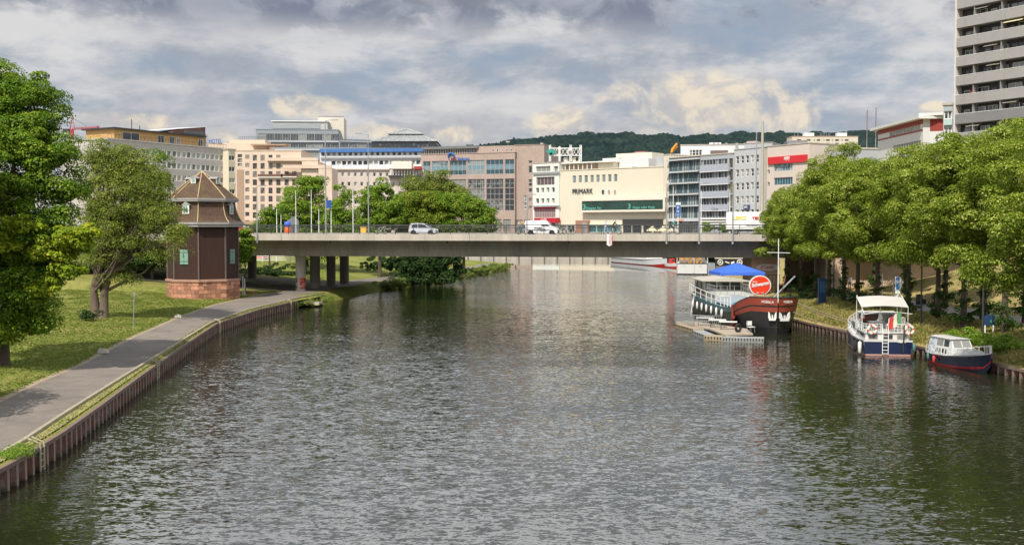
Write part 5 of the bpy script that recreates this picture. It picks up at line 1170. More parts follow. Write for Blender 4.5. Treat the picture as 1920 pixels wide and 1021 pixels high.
# big maple at the left edge
def at(px, py, d): p = D(px, py, d); return p
def tree_px(name, d, px, base, blobs, lb, ncl, clr, per, size, mat, seed, H0, tr, grp=None, **k):
    """blobs given as (photo x, photo y, radius in photo px, depth offset)"""
    s = d / F; x0 = (px - CXP) * s; bl = []
    for q in blobs:
        bx, by, r = q[:3]; dy = q[3] if len(q) > 3 else 0; ry = q[4] if len(q) > 4 else r
        bl.append(((bx - CXP) * s - x0, dy, CZ + (HZ - by) * s - base, r * s, r * s, ry * s))
    t = make_tree(name, bl, ncl, clr, per, size, mat, seed, H0, tr=tr, **k); t.location = (x0, d, base); return tag(t, lb, 'tree', grp)
tree_px('maple_tree', 62, 2, lgz(-29.6, 62), [(30, 215, 75, 1), (-40, 190, 80, 1), (75, 280, 62, 0), (100, 350, 55, 0), (20, 330, 85, -1), (-60, 330, 90, 1), (110, 420, 42, -1), (60, 430, 60, -2), (30, 500, 60, -2), (75, 545, 55, -2), (-10, 590, 45, -2), (85, 592, 42, -2), (40, 605, 42, -1), (10, 615, 42, -2), (62, 612, 34, -2), (110, 510, 42, -2), (140, 470, 36, -1), (40, 300, 60, -6), (20, 380, 60, -7), (-50, 480, 70, 0), (60, 170, 32, 1)],
        'large bright green maple filling the left edge above the lawn', 640, .8, 270, .16, green_a, 3, 3.2, .38, edge=.74, limbs=20)
P, nn, cc, rng = crown_pts([((155 - 2) * .0305, -2, CZ + (HZ - 435) * .0305 - 1.6, 1.5, 1.3, .8), ((120 - 2) * .0305, -2.2, CZ + (HZ - 455) * .0305 - 1.6, 1.1, 1, .8), ((185 - 2) * .0305, -1.8, CZ + (HZ - 420) * .0305 - 1.6, .8, .8, .5), ((150 - 2) * .0305, -2, CZ + (HZ - 490) * .0305 - 1.6, 1.1, 1.0, 1.0), ((85 - 2) * .0305, -2.6, CZ + (HZ - 405) * .0305 - 1.6, 1.2, .8, .6), ((120 - 2) * .0305, -2.4, CZ + (HZ - 520) * .0305 - 1.6, .8, .8, .7), ((60 - 2) * .0305, -2.6, CZ + (HZ - 440) * .0305 - 1.6, .8, .8, .5)], 150, .38, 75, 77, .2)
V, Q = leaf_quads(P, nn, .19, rng)
t = empty('maple_sapling', ((2 - CXP) * .0305, 61, lgz(-29, 61)), 0, 'yellow green young maple in front of the large maple, over the lawn', 'tree'); npmesh('crown', V, Q, green_y, t)
b = MB(); b.tube([(-.6, -.9, -.3), (-.2, -1.0, 2.5), (1.5, -1.6, 5), (4.4, -2, 7.6)], [.14, .12, .08, .03], 6, bark); b.tube([(1.5, -1.6, 5), (3.4, -2, 6.5), (5.0, -1.8, 8.6)], [.07, .05, .02], 5, bark); b.build('trunk', t)
# leaning ash with bare twigs
tree_px('ash_tree', 94, 185, lgz(-36.4, 94), [(200, 330, 60, 2), (165, 290, 35, 2), (240, 320, 45, 1), (280, 360, 48, 0), (220, 390, 65, 0), (300, 410, 42, -1), (330, 440, 32, -1), (250, 440, 55, -1), (180, 420, 50, 1), (345, 435, 25, -2, 16), (300, 480, 32, -1, 18), (200, 480, 42, 0), (230, 520, 35, 0, 18), (340, 500, 16, -2, 8), (195, 290, 34, 1), (245, 300, 36, 1), (290, 325, 30, 0), (345, 452, 24, -3, 16), (325, 405, 28, -2), (350, 475, 16, -3, 10)],
        'loose twiggy ash leaning towards the octagonal tower, twin dark trunks', 540, .85, 120, .15, green_b, 8, 2.6, .42, edge=.3, limbs=46, trunks=2, bmat=mt('grey brown bark', (.13, .10, .075), .95, .3, 2.5, .8, stretch=(1, 1, .3)))
PG = 'trees beyond the bridge'
x_ = (178 - CXP) / F * 92
P, nn, cc, rng = crown_pts([(0, 0, .5, .9, .9, .5)], 16, .35, 70, 5, .2); V, Q = leaf_quads(P, nn, .15, rng); o = npmesh('shrub', V, Q, green_d); o.location = (x_, 90.5, lgz(x_, 90.5)); tag(o, 'small dark shrub at the foot of the twin trunked ash', 'shrub')
o_ = make_tree('maple_tree', [(0, 0, 9, 4, 4, 4), (2, 0, 7, 2.5, 2.5, 2)], 170, .8, 150, .22, green_a, 61, 3, tr=.3); o_.location = (-28.5, 41, 1.2); tag(o_, 'tree outside the left edge whose shadow falls across the path', 'tree')
tree_px('maple_tree', 150, 262, 2, [(250, 330, 32, 0), (285, 345, 30, 0), (270, 400, 45, 0), (225, 390, 45, 0), (250, 460, 55, 0), (300, 300, 16, 0)], 'brighter green tree behind the leaning ash, in front of the long office block', 150, 1.3, 110, .36, green_a, 14, 4, .3, PG)
tree_px('maple_tree', 140, 285, 1.8, [(285, 490, 32, 0), (250, 485, 36, 0), (230, 450, 36, 0), (320, 480, 20, 0)], 'dark leaved tree between the ash trunks and the octagonal tower', 120, 1.0, 110, .32, green_d, 15, 2, .25, PG)  # crown uses the darker foliage material
# trees beyond the bridge
tree_px('park_tree', 190, 575, 1.5, [(580, 350, 24, 0), (555, 375, 26, 0), (575, 400, 40, 0), (545, 410, 32, 0), (610, 400, 34, 0), (560, 445, 40, 0), (590, 340, 16, 0), (600, 470, 40, 0)], 'tall green tree behind the flagpoles, left of the white flagpole with the blue banner', 210, 1.25, 190, .30, green_m, 21, 5, .35, PG, edge=.65)
tree_px('park_tree', 186, 640, 1.5, [(640, 365, 18, 0), (640, 395, 26, 0), (650, 420, 30, 0), (625, 430, 30, 0), (635, 460, 30, 0)], 'green tree just right of the tallest lamp post', 120, 1.2, 180, .30, green_m, 22, 5, .3, PG, edge=.65)
tree_px('park_tree', 178, 712, 1.5, [(710, 350, 20, 0), (695, 375, 24, 0), (725, 380, 24, 0), (705, 405, 34, 0), (735, 410, 28, 0), (700, 430, 34, 0)], 'rounded bright tree directly behind the lamp post with an arm', 150, 1.15, 185, .29, green_m, 23, 5, .3, PG, edge=.65)
tree_px('park_tree', 200, 800, 1.2, [(775, 360, 26, 0), (800, 345, 20, 0), (825, 350, 28, 0), (850, 365, 22, 0), (800, 385, 36, 0), (845, 395, 30, 0), (770, 400, 34, 0)], 'grey green airy tree rising behind the middle of the bridge', 200, 1.3, 150, .30, green_b, 24, 5, .3, PG, edge=.45)
tree_px('park_tree', 183, 770, 1.2, [(765, 390, 24, 0), (790, 380, 22, 0), (760, 415, 30, 0), (800, 410, 30, 0), (780, 435, 36, 0)], 'bright yellowish green tree behind the silver hatchback', 150, 1.1, 180, .28, leafmat('spring foliage', (.12, .19, .015), (.28, .36, .035), (.42, .45, .09), .40), 25, 4, .25, PG, edge=.65)
tree_px('park_tree', 186, 870, 1.2, [(850, 385, 24, 0), (880, 390, 26, 0), (905, 405, 20, 0), (860, 415, 32, 0), (895, 425, 30, 0), (915, 425, 14, 0)], 'bright tree at the right end of the clump behind the bridge', 170, 1.1, 180, .28, green_m, 26, 4, .25, PG, edge=.65)
tree_px('park_tree', 184, 826, 1.2, [(825, 400, 26, 0), (830, 425, 30, 0), (815, 380, 18, 0)], 'dark gap filling tree behind the bonnet of the silver hatchback', 90, 1.1, 180, .28, green_a, 27, 4, .25, PG)
tree_px('park_tree', 170, 505, 3, [(510, 412, 20, 0), (490, 425, 18, 0), (530, 425, 20, 0), (505, 440, 22, 0)], 'small tree behind the bridge railing right of the hotel entrance', 90, .9, 100, .32, green_a, 28, 2, .15, PG)
tree_px('elder_bush', 131.5, 459, 1.5, [(458, 440, 9, 0, 16), (464, 470, 12, 0), (452, 462, 9, 0), (466, 452, 8, 0), (458, 485, 14, 0)], 'slim green bush squeezed between the octagonal tower and the bridge', 70, .6, 110, .22, green_a, 29, .6, .1)
# willow-like bush hanging over the river under the bridge
wx, wy = -13.5, 172
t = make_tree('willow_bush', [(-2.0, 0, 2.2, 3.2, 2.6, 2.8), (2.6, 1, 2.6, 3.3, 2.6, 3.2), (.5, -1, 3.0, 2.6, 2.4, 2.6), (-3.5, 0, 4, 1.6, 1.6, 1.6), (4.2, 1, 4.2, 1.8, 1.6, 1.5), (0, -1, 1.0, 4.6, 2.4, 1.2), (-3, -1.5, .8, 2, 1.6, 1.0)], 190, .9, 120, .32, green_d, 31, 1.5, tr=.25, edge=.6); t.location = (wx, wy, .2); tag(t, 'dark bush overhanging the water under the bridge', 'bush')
# low riverbank vegetation
def cover(name, pts, r, h, ncl, per, size, mat, seed, lb):
    rng0 = np.random.default_rng(seed); bl = []
    for k in range(ncl // 3):
        t = rng0.uniform(0, len(pts) - 1.001); i = int(t); f = t - i; x = lerp(pts[i][0], pts[i + 1][0], f); y = lerp(pts[i][1], pts[i + 1][1], f); zz = lerp(pts[i][2], pts[i + 1][2], f)
        bl.append((x + rng0.uniform(-r, r), y + rng0.uniform(-r, r), zz + h * .35, r * .5, r * .5, h * rng0.uniform(.35, .75)))
    P, nn, cc, rng = crown_pts(bl, ncl, .38, per, seed, .2); V, Q = leaf_quads(P, nn, size, rng, .4); o = npmesh(name, V, Q, mat); return tag(o, lb, 'plants', None, 'stuff')
reed = leafmat('riverside weeds', (.09, .15, .02), (.22, .28, .05), (.38, .38, .12), .35)
cover('riverside_weeds', [(lbx(y) - .3, y, .2) for y in range(158, 168, 2)], 1.3, 1.3, 150, 90, .22, reed, 41, 'tall weeds along the water edge left of the dark bush')
cover('riverside_weeds', [(lbx(y) - .5, y, .2) for y in range(177, 252, 5)], 1.5, 1.3, 420, 90, .28, reed, 42, 'belt of green weeds on the water edge beyond the bridge')
cover('riverside_weeds', [(lbx(y) + .1, y, .15) for y in range(120, 131, 2)], .8, .7, 90, 80, .16, reed, 43, 'tangle of weeds on the collapsed bank at the end of the sheet pile wall')
cover('riverside_weeds', [(lbx(y) - .25, y, LZ) for y in (37.5, 38.3)], .3, .3, 16, 70, .10, green_m, 44, 'small clump of weeds on the nearest part of the wall')
cover('ivy_bush', [(rbx(y) + 1.6, y, 1.2) for y in (68, 70, 73, 75)], .9, .9, 80, 90, .17, green_m, 45, 'bright leafy ground bush behind the small cabin boat')
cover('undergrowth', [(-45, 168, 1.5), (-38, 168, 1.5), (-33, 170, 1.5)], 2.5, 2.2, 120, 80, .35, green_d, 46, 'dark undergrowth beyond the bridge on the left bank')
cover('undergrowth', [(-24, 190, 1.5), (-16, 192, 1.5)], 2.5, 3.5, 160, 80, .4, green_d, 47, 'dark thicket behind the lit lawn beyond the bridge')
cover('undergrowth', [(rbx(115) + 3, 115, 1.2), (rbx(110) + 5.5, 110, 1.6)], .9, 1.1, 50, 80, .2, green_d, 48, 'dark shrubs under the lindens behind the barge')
# grass tufts on lawn and meadow
def tufts(name, n, fx, y0, y1, zf, h, mat, seed, lb, keep=lambda x, y: True):
    rng = np.random.default_rng(seed); X_ = []
    ys = y0 + (y1 - y0) * rng.random(n) ** 1.5
    for y in ys:
        x = fx(y, rng.random())
        if keep(x, y): X_.append((x, y, zf(x, y)))
    C = np.array(X_); n = len(C); a = rng.uniform(0, 2 * np.pi, n); w_ = .018 + .0009 * C[:, 1]; hh = h * rng.uniform(.5, 1.4, n)
    dx = np.stack([np.cos(a) * w_, np.sin(a) * w_, np.zeros(n)], 1); ln = rng.normal(size=(n, 3)) * .35; ln[:, 2] = 1
    V = np.stack([C - dx, C + dx, C + ln * hh[:, None]], 1).reshape(-1, 3); o = npmesh(name, V, np.arange(n * 3).reshape(-1, 3), mat); return tag(o, lb, 'grass', None, 'stuff')
grass_leaf = leafmat('grass blades', (.12, .17, .025), (.24, .275, .05), (.36, .33, .11), .4); dry_leaf = leafmat('dry grass blades', (.16, .19, .04), (.36, .31, .10), (.48, .36, .16), .3)
tufts('grass', 90000, lambda y, r: interp(y, PL) - .1 - r * 22, 28, 128, lgz, .065, grass_leaf, 51, 'short mown grass on the left bank lawn')
tufts('grass', 4500, lambda y, r: lbx(y) - .15 - r * .55, 30, 121, lgz, .10, dry_leaf, 52, 'sparse grass growing between the wall top and the path kerb')
tufts('grass', 60000, lambda y, r: rbx(y) + .3 + r * 6.2, 45, 122, rgz, .16, dry_leaf, 53, 'dry uncut grass on the right bank')
# ---------------------------------------------------------------- boats
def hull_rows(L, stations, rows):
    """stations: (s, halfwidth, sheer z); rows: fractions (0 keel .. 1 sheer) with width factor -> one continuous hull, stern at y=0, bow at y=-L"""
    pass
def hull(b, st, rows, mats, rake=0.0, deck=None, decky=.12):
    """st: list of (y, w, ztop, zbot). rows: list of (frac, wf) bottom->top; mats per strip. port and starboard + transom + deck"""
    secs = []
    for (y, w_, zt, zb) in st:
        L_ = [(-w_ * wf, y, lerp(zb, zt, f)) for f, wf in rows]; R_ = [(w_ * wf, y, lerp(zb, zt, f)) for f, wf in reversed(rows)]
        secs.append(L_ + R_)
    n = len(rows); ms = list(mats) + [deck or mats[-1]] + list(reversed(mats))
    sec2 = [q[:n] for q in secs]; sec3 = [q[n:] for q in secs]
    b.loft(sec2, ms=list(mats), m=mats[0], cap=False); b.loft(sec3, ms=list(reversed(mats)), m=mats[0], cap=False)
    # transom
    q = secs[0]
    for i in range(n - 1): b.add([q[i], q[i + 1], q[2 * n - 2 - i], q[2 * n - 1 - i]], [(0, 1, 2, 3)], mats[i])
    dk = [( (-w_ * rows[-1][1] * .97, y, zt - decky), (w_ * rows[-1][1] * .97, y, zt - decky)) for (y, w_, zt, zb) in st]
    for a, c_ in zip(dk, dk[1:]): b.add([a[0], a[1], c_[1], c_[0]], [(0, 1, 2, 3)], deck or mats[-1])
# restaurant barge
BRZ = math.atan2(.9, 29)      # slight yaw
barge = empty('restaurant_barge', (22.2, 119, 0), R(1.3), 'black and red river barge with a round red beer sign on its bow', 'boat')
hb = mt('black hull', (.018, .018, .018), .45, .25, .6, .1); hg = mt('dark hull side', (.028, .034, .028), .5, .25, .6, .1); hr = mt('oxide red bow band', (.24, .042, .022), .5, .12, .8, .1); hs = mt('teal bulwark', (.03, .075, .085), .5, .15, .8, .1)
st = []
for y, w_, zt in [(0, 1.6, 2.2), (-.8, 2.2, 2.15), (-2, 2.5, 2.0), (-6, 2.65, 1.85), (-12, 2.7, 1.7), (-18, 2.7, 1.7), (-21, 2.7, 1.85), (-22.8, 2.7, 2.1)]: st.append((y, w_, zt, -.5))
rws = [(0, .8), (.22, .96), (.5, 1), (.78, 1.0), (.82, 1.02), (1, 1.0)]
b = MB(); hull(b, st, rws, [hb, hg, hg, hb, hs], deck=mt('barge deck', (.08, .15, .18), .6, .15, 1)); b.build('hull', barge)
st2 = []
for i in range(13):
    t = i / 12; y = -22.8 - 4.9 * math.sin(t * math.pi / 2) ** 1.0 * (1) ; w_ = 2.7 * (1 - t ** 2.2) ** .62 if t < 1 else .03
    st2.append((-22.8 - 4.9 * t, max(w_, .04), 2.1 + 1.05 * min(1, t * 1.5), -.5))
b = MB(); hull(b, st2, [(0, .55), (.28, .80), (.66, .95), (.77, .98), (.81, 1.0), (.98, 1.04), (1.0, 1.02)], [hb, hb, hr, hb, hr, hb], deck=hs, decky=.5); b.build('bow', barge)
b = MB(); 
for i in range(len(st2) - 1):
    for s_ in (-1, 1): 
        a = st2[i]; c_ = st2[i + 1]; b.tube([(s_ * a[1] * 1.03, a[0], a[2]), (s_ * c_[1] * 1.03, c_[0], c_[2])], .06, 5, dark_steel)
b.build('gunwale', barge)
b = MB(); b.tube([(-2.72, -22.6, -.3), (-2.74, -22.6, 2.2)], .13, 8, hr); b.box(-2.9, -2.72, -23.4, -22.9, 1.0, 1.25, hr); b.box(-2.9, -2.72, -23.4, -22.9, .55, .8, hr); b.build('rubbing_post', barge)
# wheelhouse and cabins
wh = mt('wheelhouse cream', (.46, .43, .37), .6, .08, 1); tarp = mt('pale blue tarpaulin', (.26, .31, .35), .7, .06, .8); tteal = mt('teal tarpaulin', (.07, .22, .30), .7, .1, .8)
b = MB(); b.box(-2.0, 2.0, -6.2, -1.2, 1.6, 2.6, mt('brown cabin panels', (.10, .075, .06), .6, .2, 1)); b.box(-2.0, 2.0, -6.25, -6.2, 1.7, 2.5, MATS['brown cabin panels'])
for x in (-2, -.7, .7, 1.9): b.box(x, x + .1, -6.2, -6.1, 2.6, 3.55, wh)
for y in (-1.3, -3.6, -6.1): b.box(-2, -1.9, y, y + .1, 2.6, 3.55, wh); b.box(1.9, 2, y, y + .1, 2.6, 3.55, wh)
b.box(-1.85, 1.85, -6.1, -1.3, 2.6, 3.52, glass_dark); b.build('wheelhouse', barge)
b = MB(); b.prismy([(-2.4, 3.55), (2.9, 3.5), (2.9, 3.58), (.3, 3.92), (-2.4, 3.65)], -7.0, -.6, wh); b.build('wheelhouse_roof', barge)
b = MB(); b.box(-1.9, 1.9, -11.5, -6.3, 1.6, 2.5, mt('worn cabin white', (.46, .46, .43), .6, .12, 1))
for i in range(5): b.box(-1.92, -1.88, -10.9 + i * 1.0, -10.4 + i * 1.0, 1.95, 2.35, glass_dark); b.box(-1.4 + i * .65, -1.0 + i * .65, -11.53, -11.49, 1.9, 2.35, mt('cream shutters', (.66, .62, .5), .6, .05, 1))
b.build('cabin', barge)
b = MB(); b.loft([[(-2.0, y, 1.75), (-1.7, y, 2.05), (-.9, y, 2.32), (0, y, 2.4), (.9, y, 2.32), (1.7, y, 2.05), (2.0, y, 1.75)] for y in (-11.6, -15, -18.5)], tarp); b.build('hatch_cover', barge)
b = MB(); b.loft([[(-2.1, y, 1.8), (-1.7, y, z - .2), (-.9, y, z), (.9, y, z), (1.7, y, z - .2), (2.1, y, 1.8)] for y, z in ((-18.6, 2.35), (-20.5, 2.5), (-22.6, 2.35))], tteal, smooth=False); b.build('foredeck_cover', barge)
def stanchions(root, pts, h, n, name='railing', m=frame_w, r=.03, mids=1):
    b = MB(); L = len(pts) - 1; P = [Vector(p) for p in pts]
    b.tube([p + Vector((0, 0, h)) for p in P], r, 5, m)
    for k in range(mids): b.tube([p + Vector((0, 0, h * (k + 1) / (mids + 1))) for p in P], r * .7, 4, m)
    for i in range(n + 1):
        t = i / n * L; k = min(int(t), L - 1); p = P[k].lerp(P[k + 1], t - k); b.tube([p, p + Vector((0, 0, h))], r, 5, m)
    return b.build(name, root)
stanchions(barge, [(-2.5, -.8, 2.1), (-2.62, -4, 1.9), (-2.68, -12, 1.7), (-2.7, -18, 1.7), (-2.7, -21.6, 1.9)], .95, 11, m=frame_w, r=.04)
stanchions(barge, [(-1.6, 0, 2.2), (0, .3, 2.2), (1.6, 0, 2.2)], .9, 6, m=dark_steel)
stanchions(barge, [(-1.9, -6.4, 2.5), (-1.9, -11.4, 2.5), (1.9, -11.4, 2.5), (1.9, -6.4, 2.5)], .8, 16, m=steel_grey, r=.03)
for i in range(7):
    b = MB(); b.lathe([(.01, 0), (.10, .08), (.12, .5), (.09, .7), (.02, .8)], 10, frame_w); o = b.build('fender', barge); o.location = (-2.86, -4.5 - i * 2.35, .62 + .02 * i)
b = MB(); b.tube([(-2.5, -3.2, 2.1), (-2.8, -3.2, -.1)], .05, 6, frame_w); b.tube([(-2.5, -3.8, 2.1), (-2.95, -3.8, -.1)], .05, 6, frame_w)
b.build('gangway_ladder', barge)
# bow sign, mast, boom
sg = MB(); ell = [(1.0 * math.cos(R(a)), .88 * math.sin(R(a))) for a in range(0, 360, 12)]; sg.prismy([(x * 1.0, z) for x, z in ell], 0, .12, frame_w); sg.prismy([(x * .91, z * .91) for x, z in ell], -.03, 0, mt('beer sign red', (.78, .045, .012), .45, .04, 1))
o = sg.build('round_sign', barge); o.location = (-.75, -24.5, 4.05); o.rotation_euler.z = R(4)
textmesh('Schwamm', .46, white_paint, o, 'sign_lettering', (-.78, -.05, -.16), rot=(R(90), R(-9), 0), fitw=1.6, shear=.25, bold=.012)
textmesh('Bière', .16, white_paint, o, 'sign_lettering', (-.70, -.05, .28), fitw=.42); textmesh('BIER   BIER', .09, white_paint, o, 'sign_lettering', (-.35, -.05, -.68), fitw=.7)
b = MB(); b.tube([(-1.15, -24.45, 2.3), (-1.15, -24.45, 4.2)], .04, 6, steel_grey); b.tube([(-.35, -24.45, 2.3), (-.35, -24.45, 4.2)], .04, 6, steel_grey); b.build('sign_stand', barge)
b = MB(); b.tube([(.45, -26, 2.4), (.45, -26, 8.2)], [.06, .035], 8, white_paint); b.tube([(-.55, -26, 7.0), (1.45, -26, 6.95)], .03, 5, white_paint); b.build('flag_mast', barge)
b = MB(); b.tube([(-.2, -24.8, 2.4), (2.9, -22.6, 4.75)], [.07, .09], 6, steel_grey); b.build('boom', barge)
b = MB(); b.tube([(2.9, -22.6, 4.75), (1.6, -24.5, 5.6), (.45, -26, 7.8)], .012, 4, dark_steel); b.tube([(1.4, -23.7, 3.4), (1.9, -23.2, 4.9)], .04, 5, mt('rust', (.22, .08, .05), .8, .2, 2)); b.build('rigging', barge)
# names and anchors on the bow plating
def bowpt(t, f, s_):
    i = min(int(t * 12), 11); k = t * 12 - i; a = st2[i]; c_ = st2[i + 1]; wf = interp(f, [(0, .55), (.28, .8), (.56, .95), (.7, .98), (.76, 1), (.98, 1.04), (1, 1.02)])
    return Vector((s_ * lerp(a[1], c_[1], k) * wf, lerp(a[0], c_[0], k), lerp(lerp(a[3], c_[3], k), lerp(a[2], c_[2], k), f)))
for s_, t0, t1 in ((-1, .86, .975), (1, .975, .86)):
    p0 = bowpt(t0, .90, s_); p1 = bowpt(t1, .90, s_); d_ = p1 - p0; n_ = Vector((d_.y, -d_.x, 0)).normalized(); p = p0 + n_ * .10 + d_ * .05
    textmesh('MOSELLA', .30, white_paint, barge, 'bow_name', p + Vector((0, 0, -.10)) + n_ * .12, rot=(R(90), 0, math.atan2(d_.y, d_.x)), fitw=min(1.05, d_.length), depth=.01)
anc = mt('white anchor paint', (.70, .70, .67), .5, .08, 3)
def anchor(x, y, z, w_, rz):
    b = MB(); b.prismy([(-.45 * w_, .62), (-.30 * w_, .5), (-.12 * w_, 0), (-.35 * w_, -.02), (-.47 * w_, .1)], -.05, .06, anc); b.prismy([(.45 * w_, .62), (.30 * w_, .5), (.12 * w_, 0), (.35 * w_, -.02), (.47 * w_, .1)], -.05, .06, anc)
    b.prismy([(-.38 * w_, -.14), (.38 * w_, -.14), (.38 * w_, .02), (-.38 * w_, .02)], -.07, .07, anc); b.prismy([(-.06, 0), (.06, 0), (.05, .35), (-.05, .35)], -.07, .07, anc); o = b.build('anchor', barge); o.location = (x, y, z); o.rotation_euler.z = rz
anchor(-.5, -27.75, 1.35, .75, R(-18)); anchor(.55, -27.75, 1.3, 1.1, R(16))
for e0, e1, sag, lb in (((24.2, 91.5, 1.9), (rbx(79) + .8, 79, .9), .5, 'mooring line from the barge bow to the bank, running over the water'), ((24.9, 92.8, 2.6), (rbx(85) + 1.2, 85, 1.1), .15, 'taut brown mooring line from the barge to the grassy bank'), ((25.1, 93, 2.5), (rbx(88) + 1.4, 88, 1.1), .3, 'slack pale mooring line close to the barge bow')):
    a, c_ = Vector(e0), Vector(e1); pts = [a.lerp(c_, i / 14) - a - Vector((0, 0, sag * 4 * (i / 14) * (1 - i / 14))) for i in range(15)]
    b = MB(); b.tube(pts, .035, 5, mt('hemp rope', (.26, .20, .14), .9, .1, 4)); o = b.build('mooring_rope'); o.location = a; tag(o, lb, 'rope')
# blue pavilion on the quay
pv = empty('pavilion_tent', (25.6, 121.5, 1.3), R(4), 'bright blue pavilion tent standing between the barge and the bridge', 'tent'); pbl = mt('bright blue canvas', (.045, .14, .62), .8, .08, 1)
b = MB(); hw = 2.55; zt = 5.2 - 1.3; ze = 4.2 - 1.3
b.add([(-hw, -hw, ze), (hw, -hw, ze), (hw, hw, ze), (-hw, hw, ze), (0, 0, zt)], [(0, 1, 4), (1, 2, 4), (2, 3, 4), (3, 0, 4)], pbl)
for q in range(4):
    T = Matrix.Rotation(R(90 * q), 3, 'Z'); n_ = 12
    for i in range(n_):
        x0, x1 = lerp(-hw, hw, i / n_), lerp(-hw, hw, (i + 1) / n_); b.add([T @ Vector((x0, -hw, ze)), T @ Vector((x1, -hw, ze)), T @ Vector((x1, -hw - .03, ze - .28)), T @ Vector(((x0 + x1) / 2, -hw - .03, ze - .36)), T @ Vector((x0, -hw - .03, ze - .28))], [(0, 1, 2, 3, 4)], pbl)
b.build('canopy', pv)
for x in (-1, 1):
    for y in (-1, 1): b = MB(); b.tube([(x * (hw - .1), y * (hw - .1), 0), (x * (hw - .1), y * (hw - .1), ze)], .04, 6, frame_w); b.build('leg', pv)
# floating dock in front of the barge
dk = empty('floating_dock', (15.2, 100, 0), 0, 'low floating dock of plastic cubes with wooden decking along the barge', 'dock')
cube_m = mt('grey float cubes', (.30, .31, .30), .6, .2, 2, .2); cube_t = mt('tan float cubes', (.36, .29, .19), .7, .12, 2, .2); deckm = mt('pale deck boards', (.36, .30, .23), .85, .2, 2, .2)
def dpt(px, py): p = G(px, py, .35); return Vector((p.x - 15.2, p.y - 100, 0))
def segment(A, Bv, wid, mat, n, lab):
    A = dpt(*A); Bv = dpt(*Bv); t = (Bv - A); L = t.length; rz = math.atan2(t.y, t.x); b = MB()
    for i in range(n):
        for j in range(max(1, int(wid / .5))): b.obox((( i + .5) * L / n, (j + .5) * .5, .12), L / n * .93, .47, .42, 0, mat)
    for i in range(n): b.obox(((i + .5) * L / n, -.02, .22), .08, .05, .2, 0, black)
    o = b.build('float', dk); o.location = A; o.rotation_euler.z = rz
    return A, rz, L
segment((1265, 606), (1300, 616), 1.0, cube_t, 12, ''); segment((1297, 618), (1320, 627), 1.0, cube_m, 7, ''); segment((1320, 629), (1354, 631), 1.5, cube_t, 6, ''); segment((1354, 632), (1432, 634), 1.5, cube_m, 14, '')
A = dpt(1266, 605); C1 = dpt(1360, 628); C2 = dpt(1425, 629)
b = MB(); q = [dpt(1266, 604.5), dpt(1330, 617), dpt(1358, 628), dpt(1412, 627), dpt(1400, 617), dpt(1335, 608), dpt(1290, 601)]; b.prism([(p.x, p.y) for p in q], .30, .42, deckm); b.build('decking', dk)
q0, q1 = dpt(1266, 603), dpt(1300, 612); stanchions(dk, [(q0.x, q0.y, .35), (q1.x, q1.y, .35)], .9, 18, m=steel_grey, r=.03); q2 = dpt(1315, 607); q3 = dpt(1345, 613)
stanchions(dk, [(q1.x, q1.y + .6, .4), (q3.x - 1, q3.y, .4), (q3.x + .4, q3.y + .5, .4)], .95, 14, m=steel_grey, r=.03)
for px, py in ((1322, 611), (1345, 615), (1365, 619)):
    p = dpt(px, py); b = MB(); b.obox((p.x, p.y, 1.1), 1.5, .7, .05, R(-10), frame_w)
    for sx_ in (-.6, .6): b.tube([(p.x + sx_, p.y, .4), (p.x + sx_, p.y, 1.1)], .03, 5, dark_steel)
    o = b.build('deck_table'); o.parent = None; o.location = (15.2, 100, 0); tag(o, {1322: 'leftmost white table on the floating dock', 1345: 'middle white table on the floating dock', 1365: 'white table nearest the barge bow on the floating dock'}[px], 'table', 'white tables on the floating dock')
p = dpt(1384, 624); b = MB(); b.tube([(.28 * math.cos(R(a)), 0, .28 * math.sin(R(a))) for a in range(0, 360, 24)], .11, 8, rubber, closed=True); o = b.build('tyre_fender'); o.location = (15.2 + p.x, 100 + p.y, .78); o.rotation_euler.z = R(35); tag(o, 'black tyre standing on the floating dock', 'tyre')
p = dpt(1408, 624); o = empty('deck_chair', (15.2 + p.x, 100 + p.y, .42), R(20), 'white steel chair at the right end of the floating dock', 'chair')
b = MB(); b.obox((0, 0, .45), .5, .5, .04, 0, frame_w); b.build('seat', o); b = MB(); b.obox((0, .25, .75), .5, .04, .35, 0, frame_w); b.build('backrest', o)
for x in (-.22, .22):
    for y in (-.22, .22): b = MB(); b.tube([(x, y, 0), (x, y, .45 if y < 0 else .92)], .02, 5, steel_grey); b.build('leg', o)
# motor yacht seen from astern
my = empty('motor_yacht', (26.75, 75.6, 0), R(-8), 'dark blue motor yacht with white canopy, stern ladder and lifebuoys', 'boat'); my.scale = (.94,) * 3
navy = mt('navy blue hull', (.009, .018, .055), .25, .12, .8, coat=.4); rose = mt('pinkish waterline', (.42, .24, .20), .6, .1, 1); gel = mt('white gelcoat', (.60, .60, .58), .3, .04, 1)
yst = [(0, 1.75, 1.22, -.45), (1.5, 1.9, 1.2, -.45), (4, 1.98, 1.25, -.45), (7, 1.85, 1.45, -.45), (9, 1.35, 1.65, -.45), (10.3, .7, 1.85, -.4), (11, .08, 2.0, -.3)]
b = MB(); hull(b, yst, [(0, .7), (.28, .93), (.36, .95), (.92, 1.0), (1.0, 1.03)], [navy, rose, navy, gel], deck=gel, decky=.03); b.build('hull', my)
b = MB(); b.box(-1.6, 1.6, .35, 4.0, 1.2, 1.72, gel); b.build('aft_cabin', my)
for x in (-1.35, -.25, .75):
    b = MB(); b.box(x, x + .62, .31, .35, 1.30, 1.60, glass_dark); b.box(x - .04, x + .66, .325, .35, 1.26, 1.64, mt('window trim', (.32, .25, .2), .5, .1, 1)); b.build('stern_window', my)
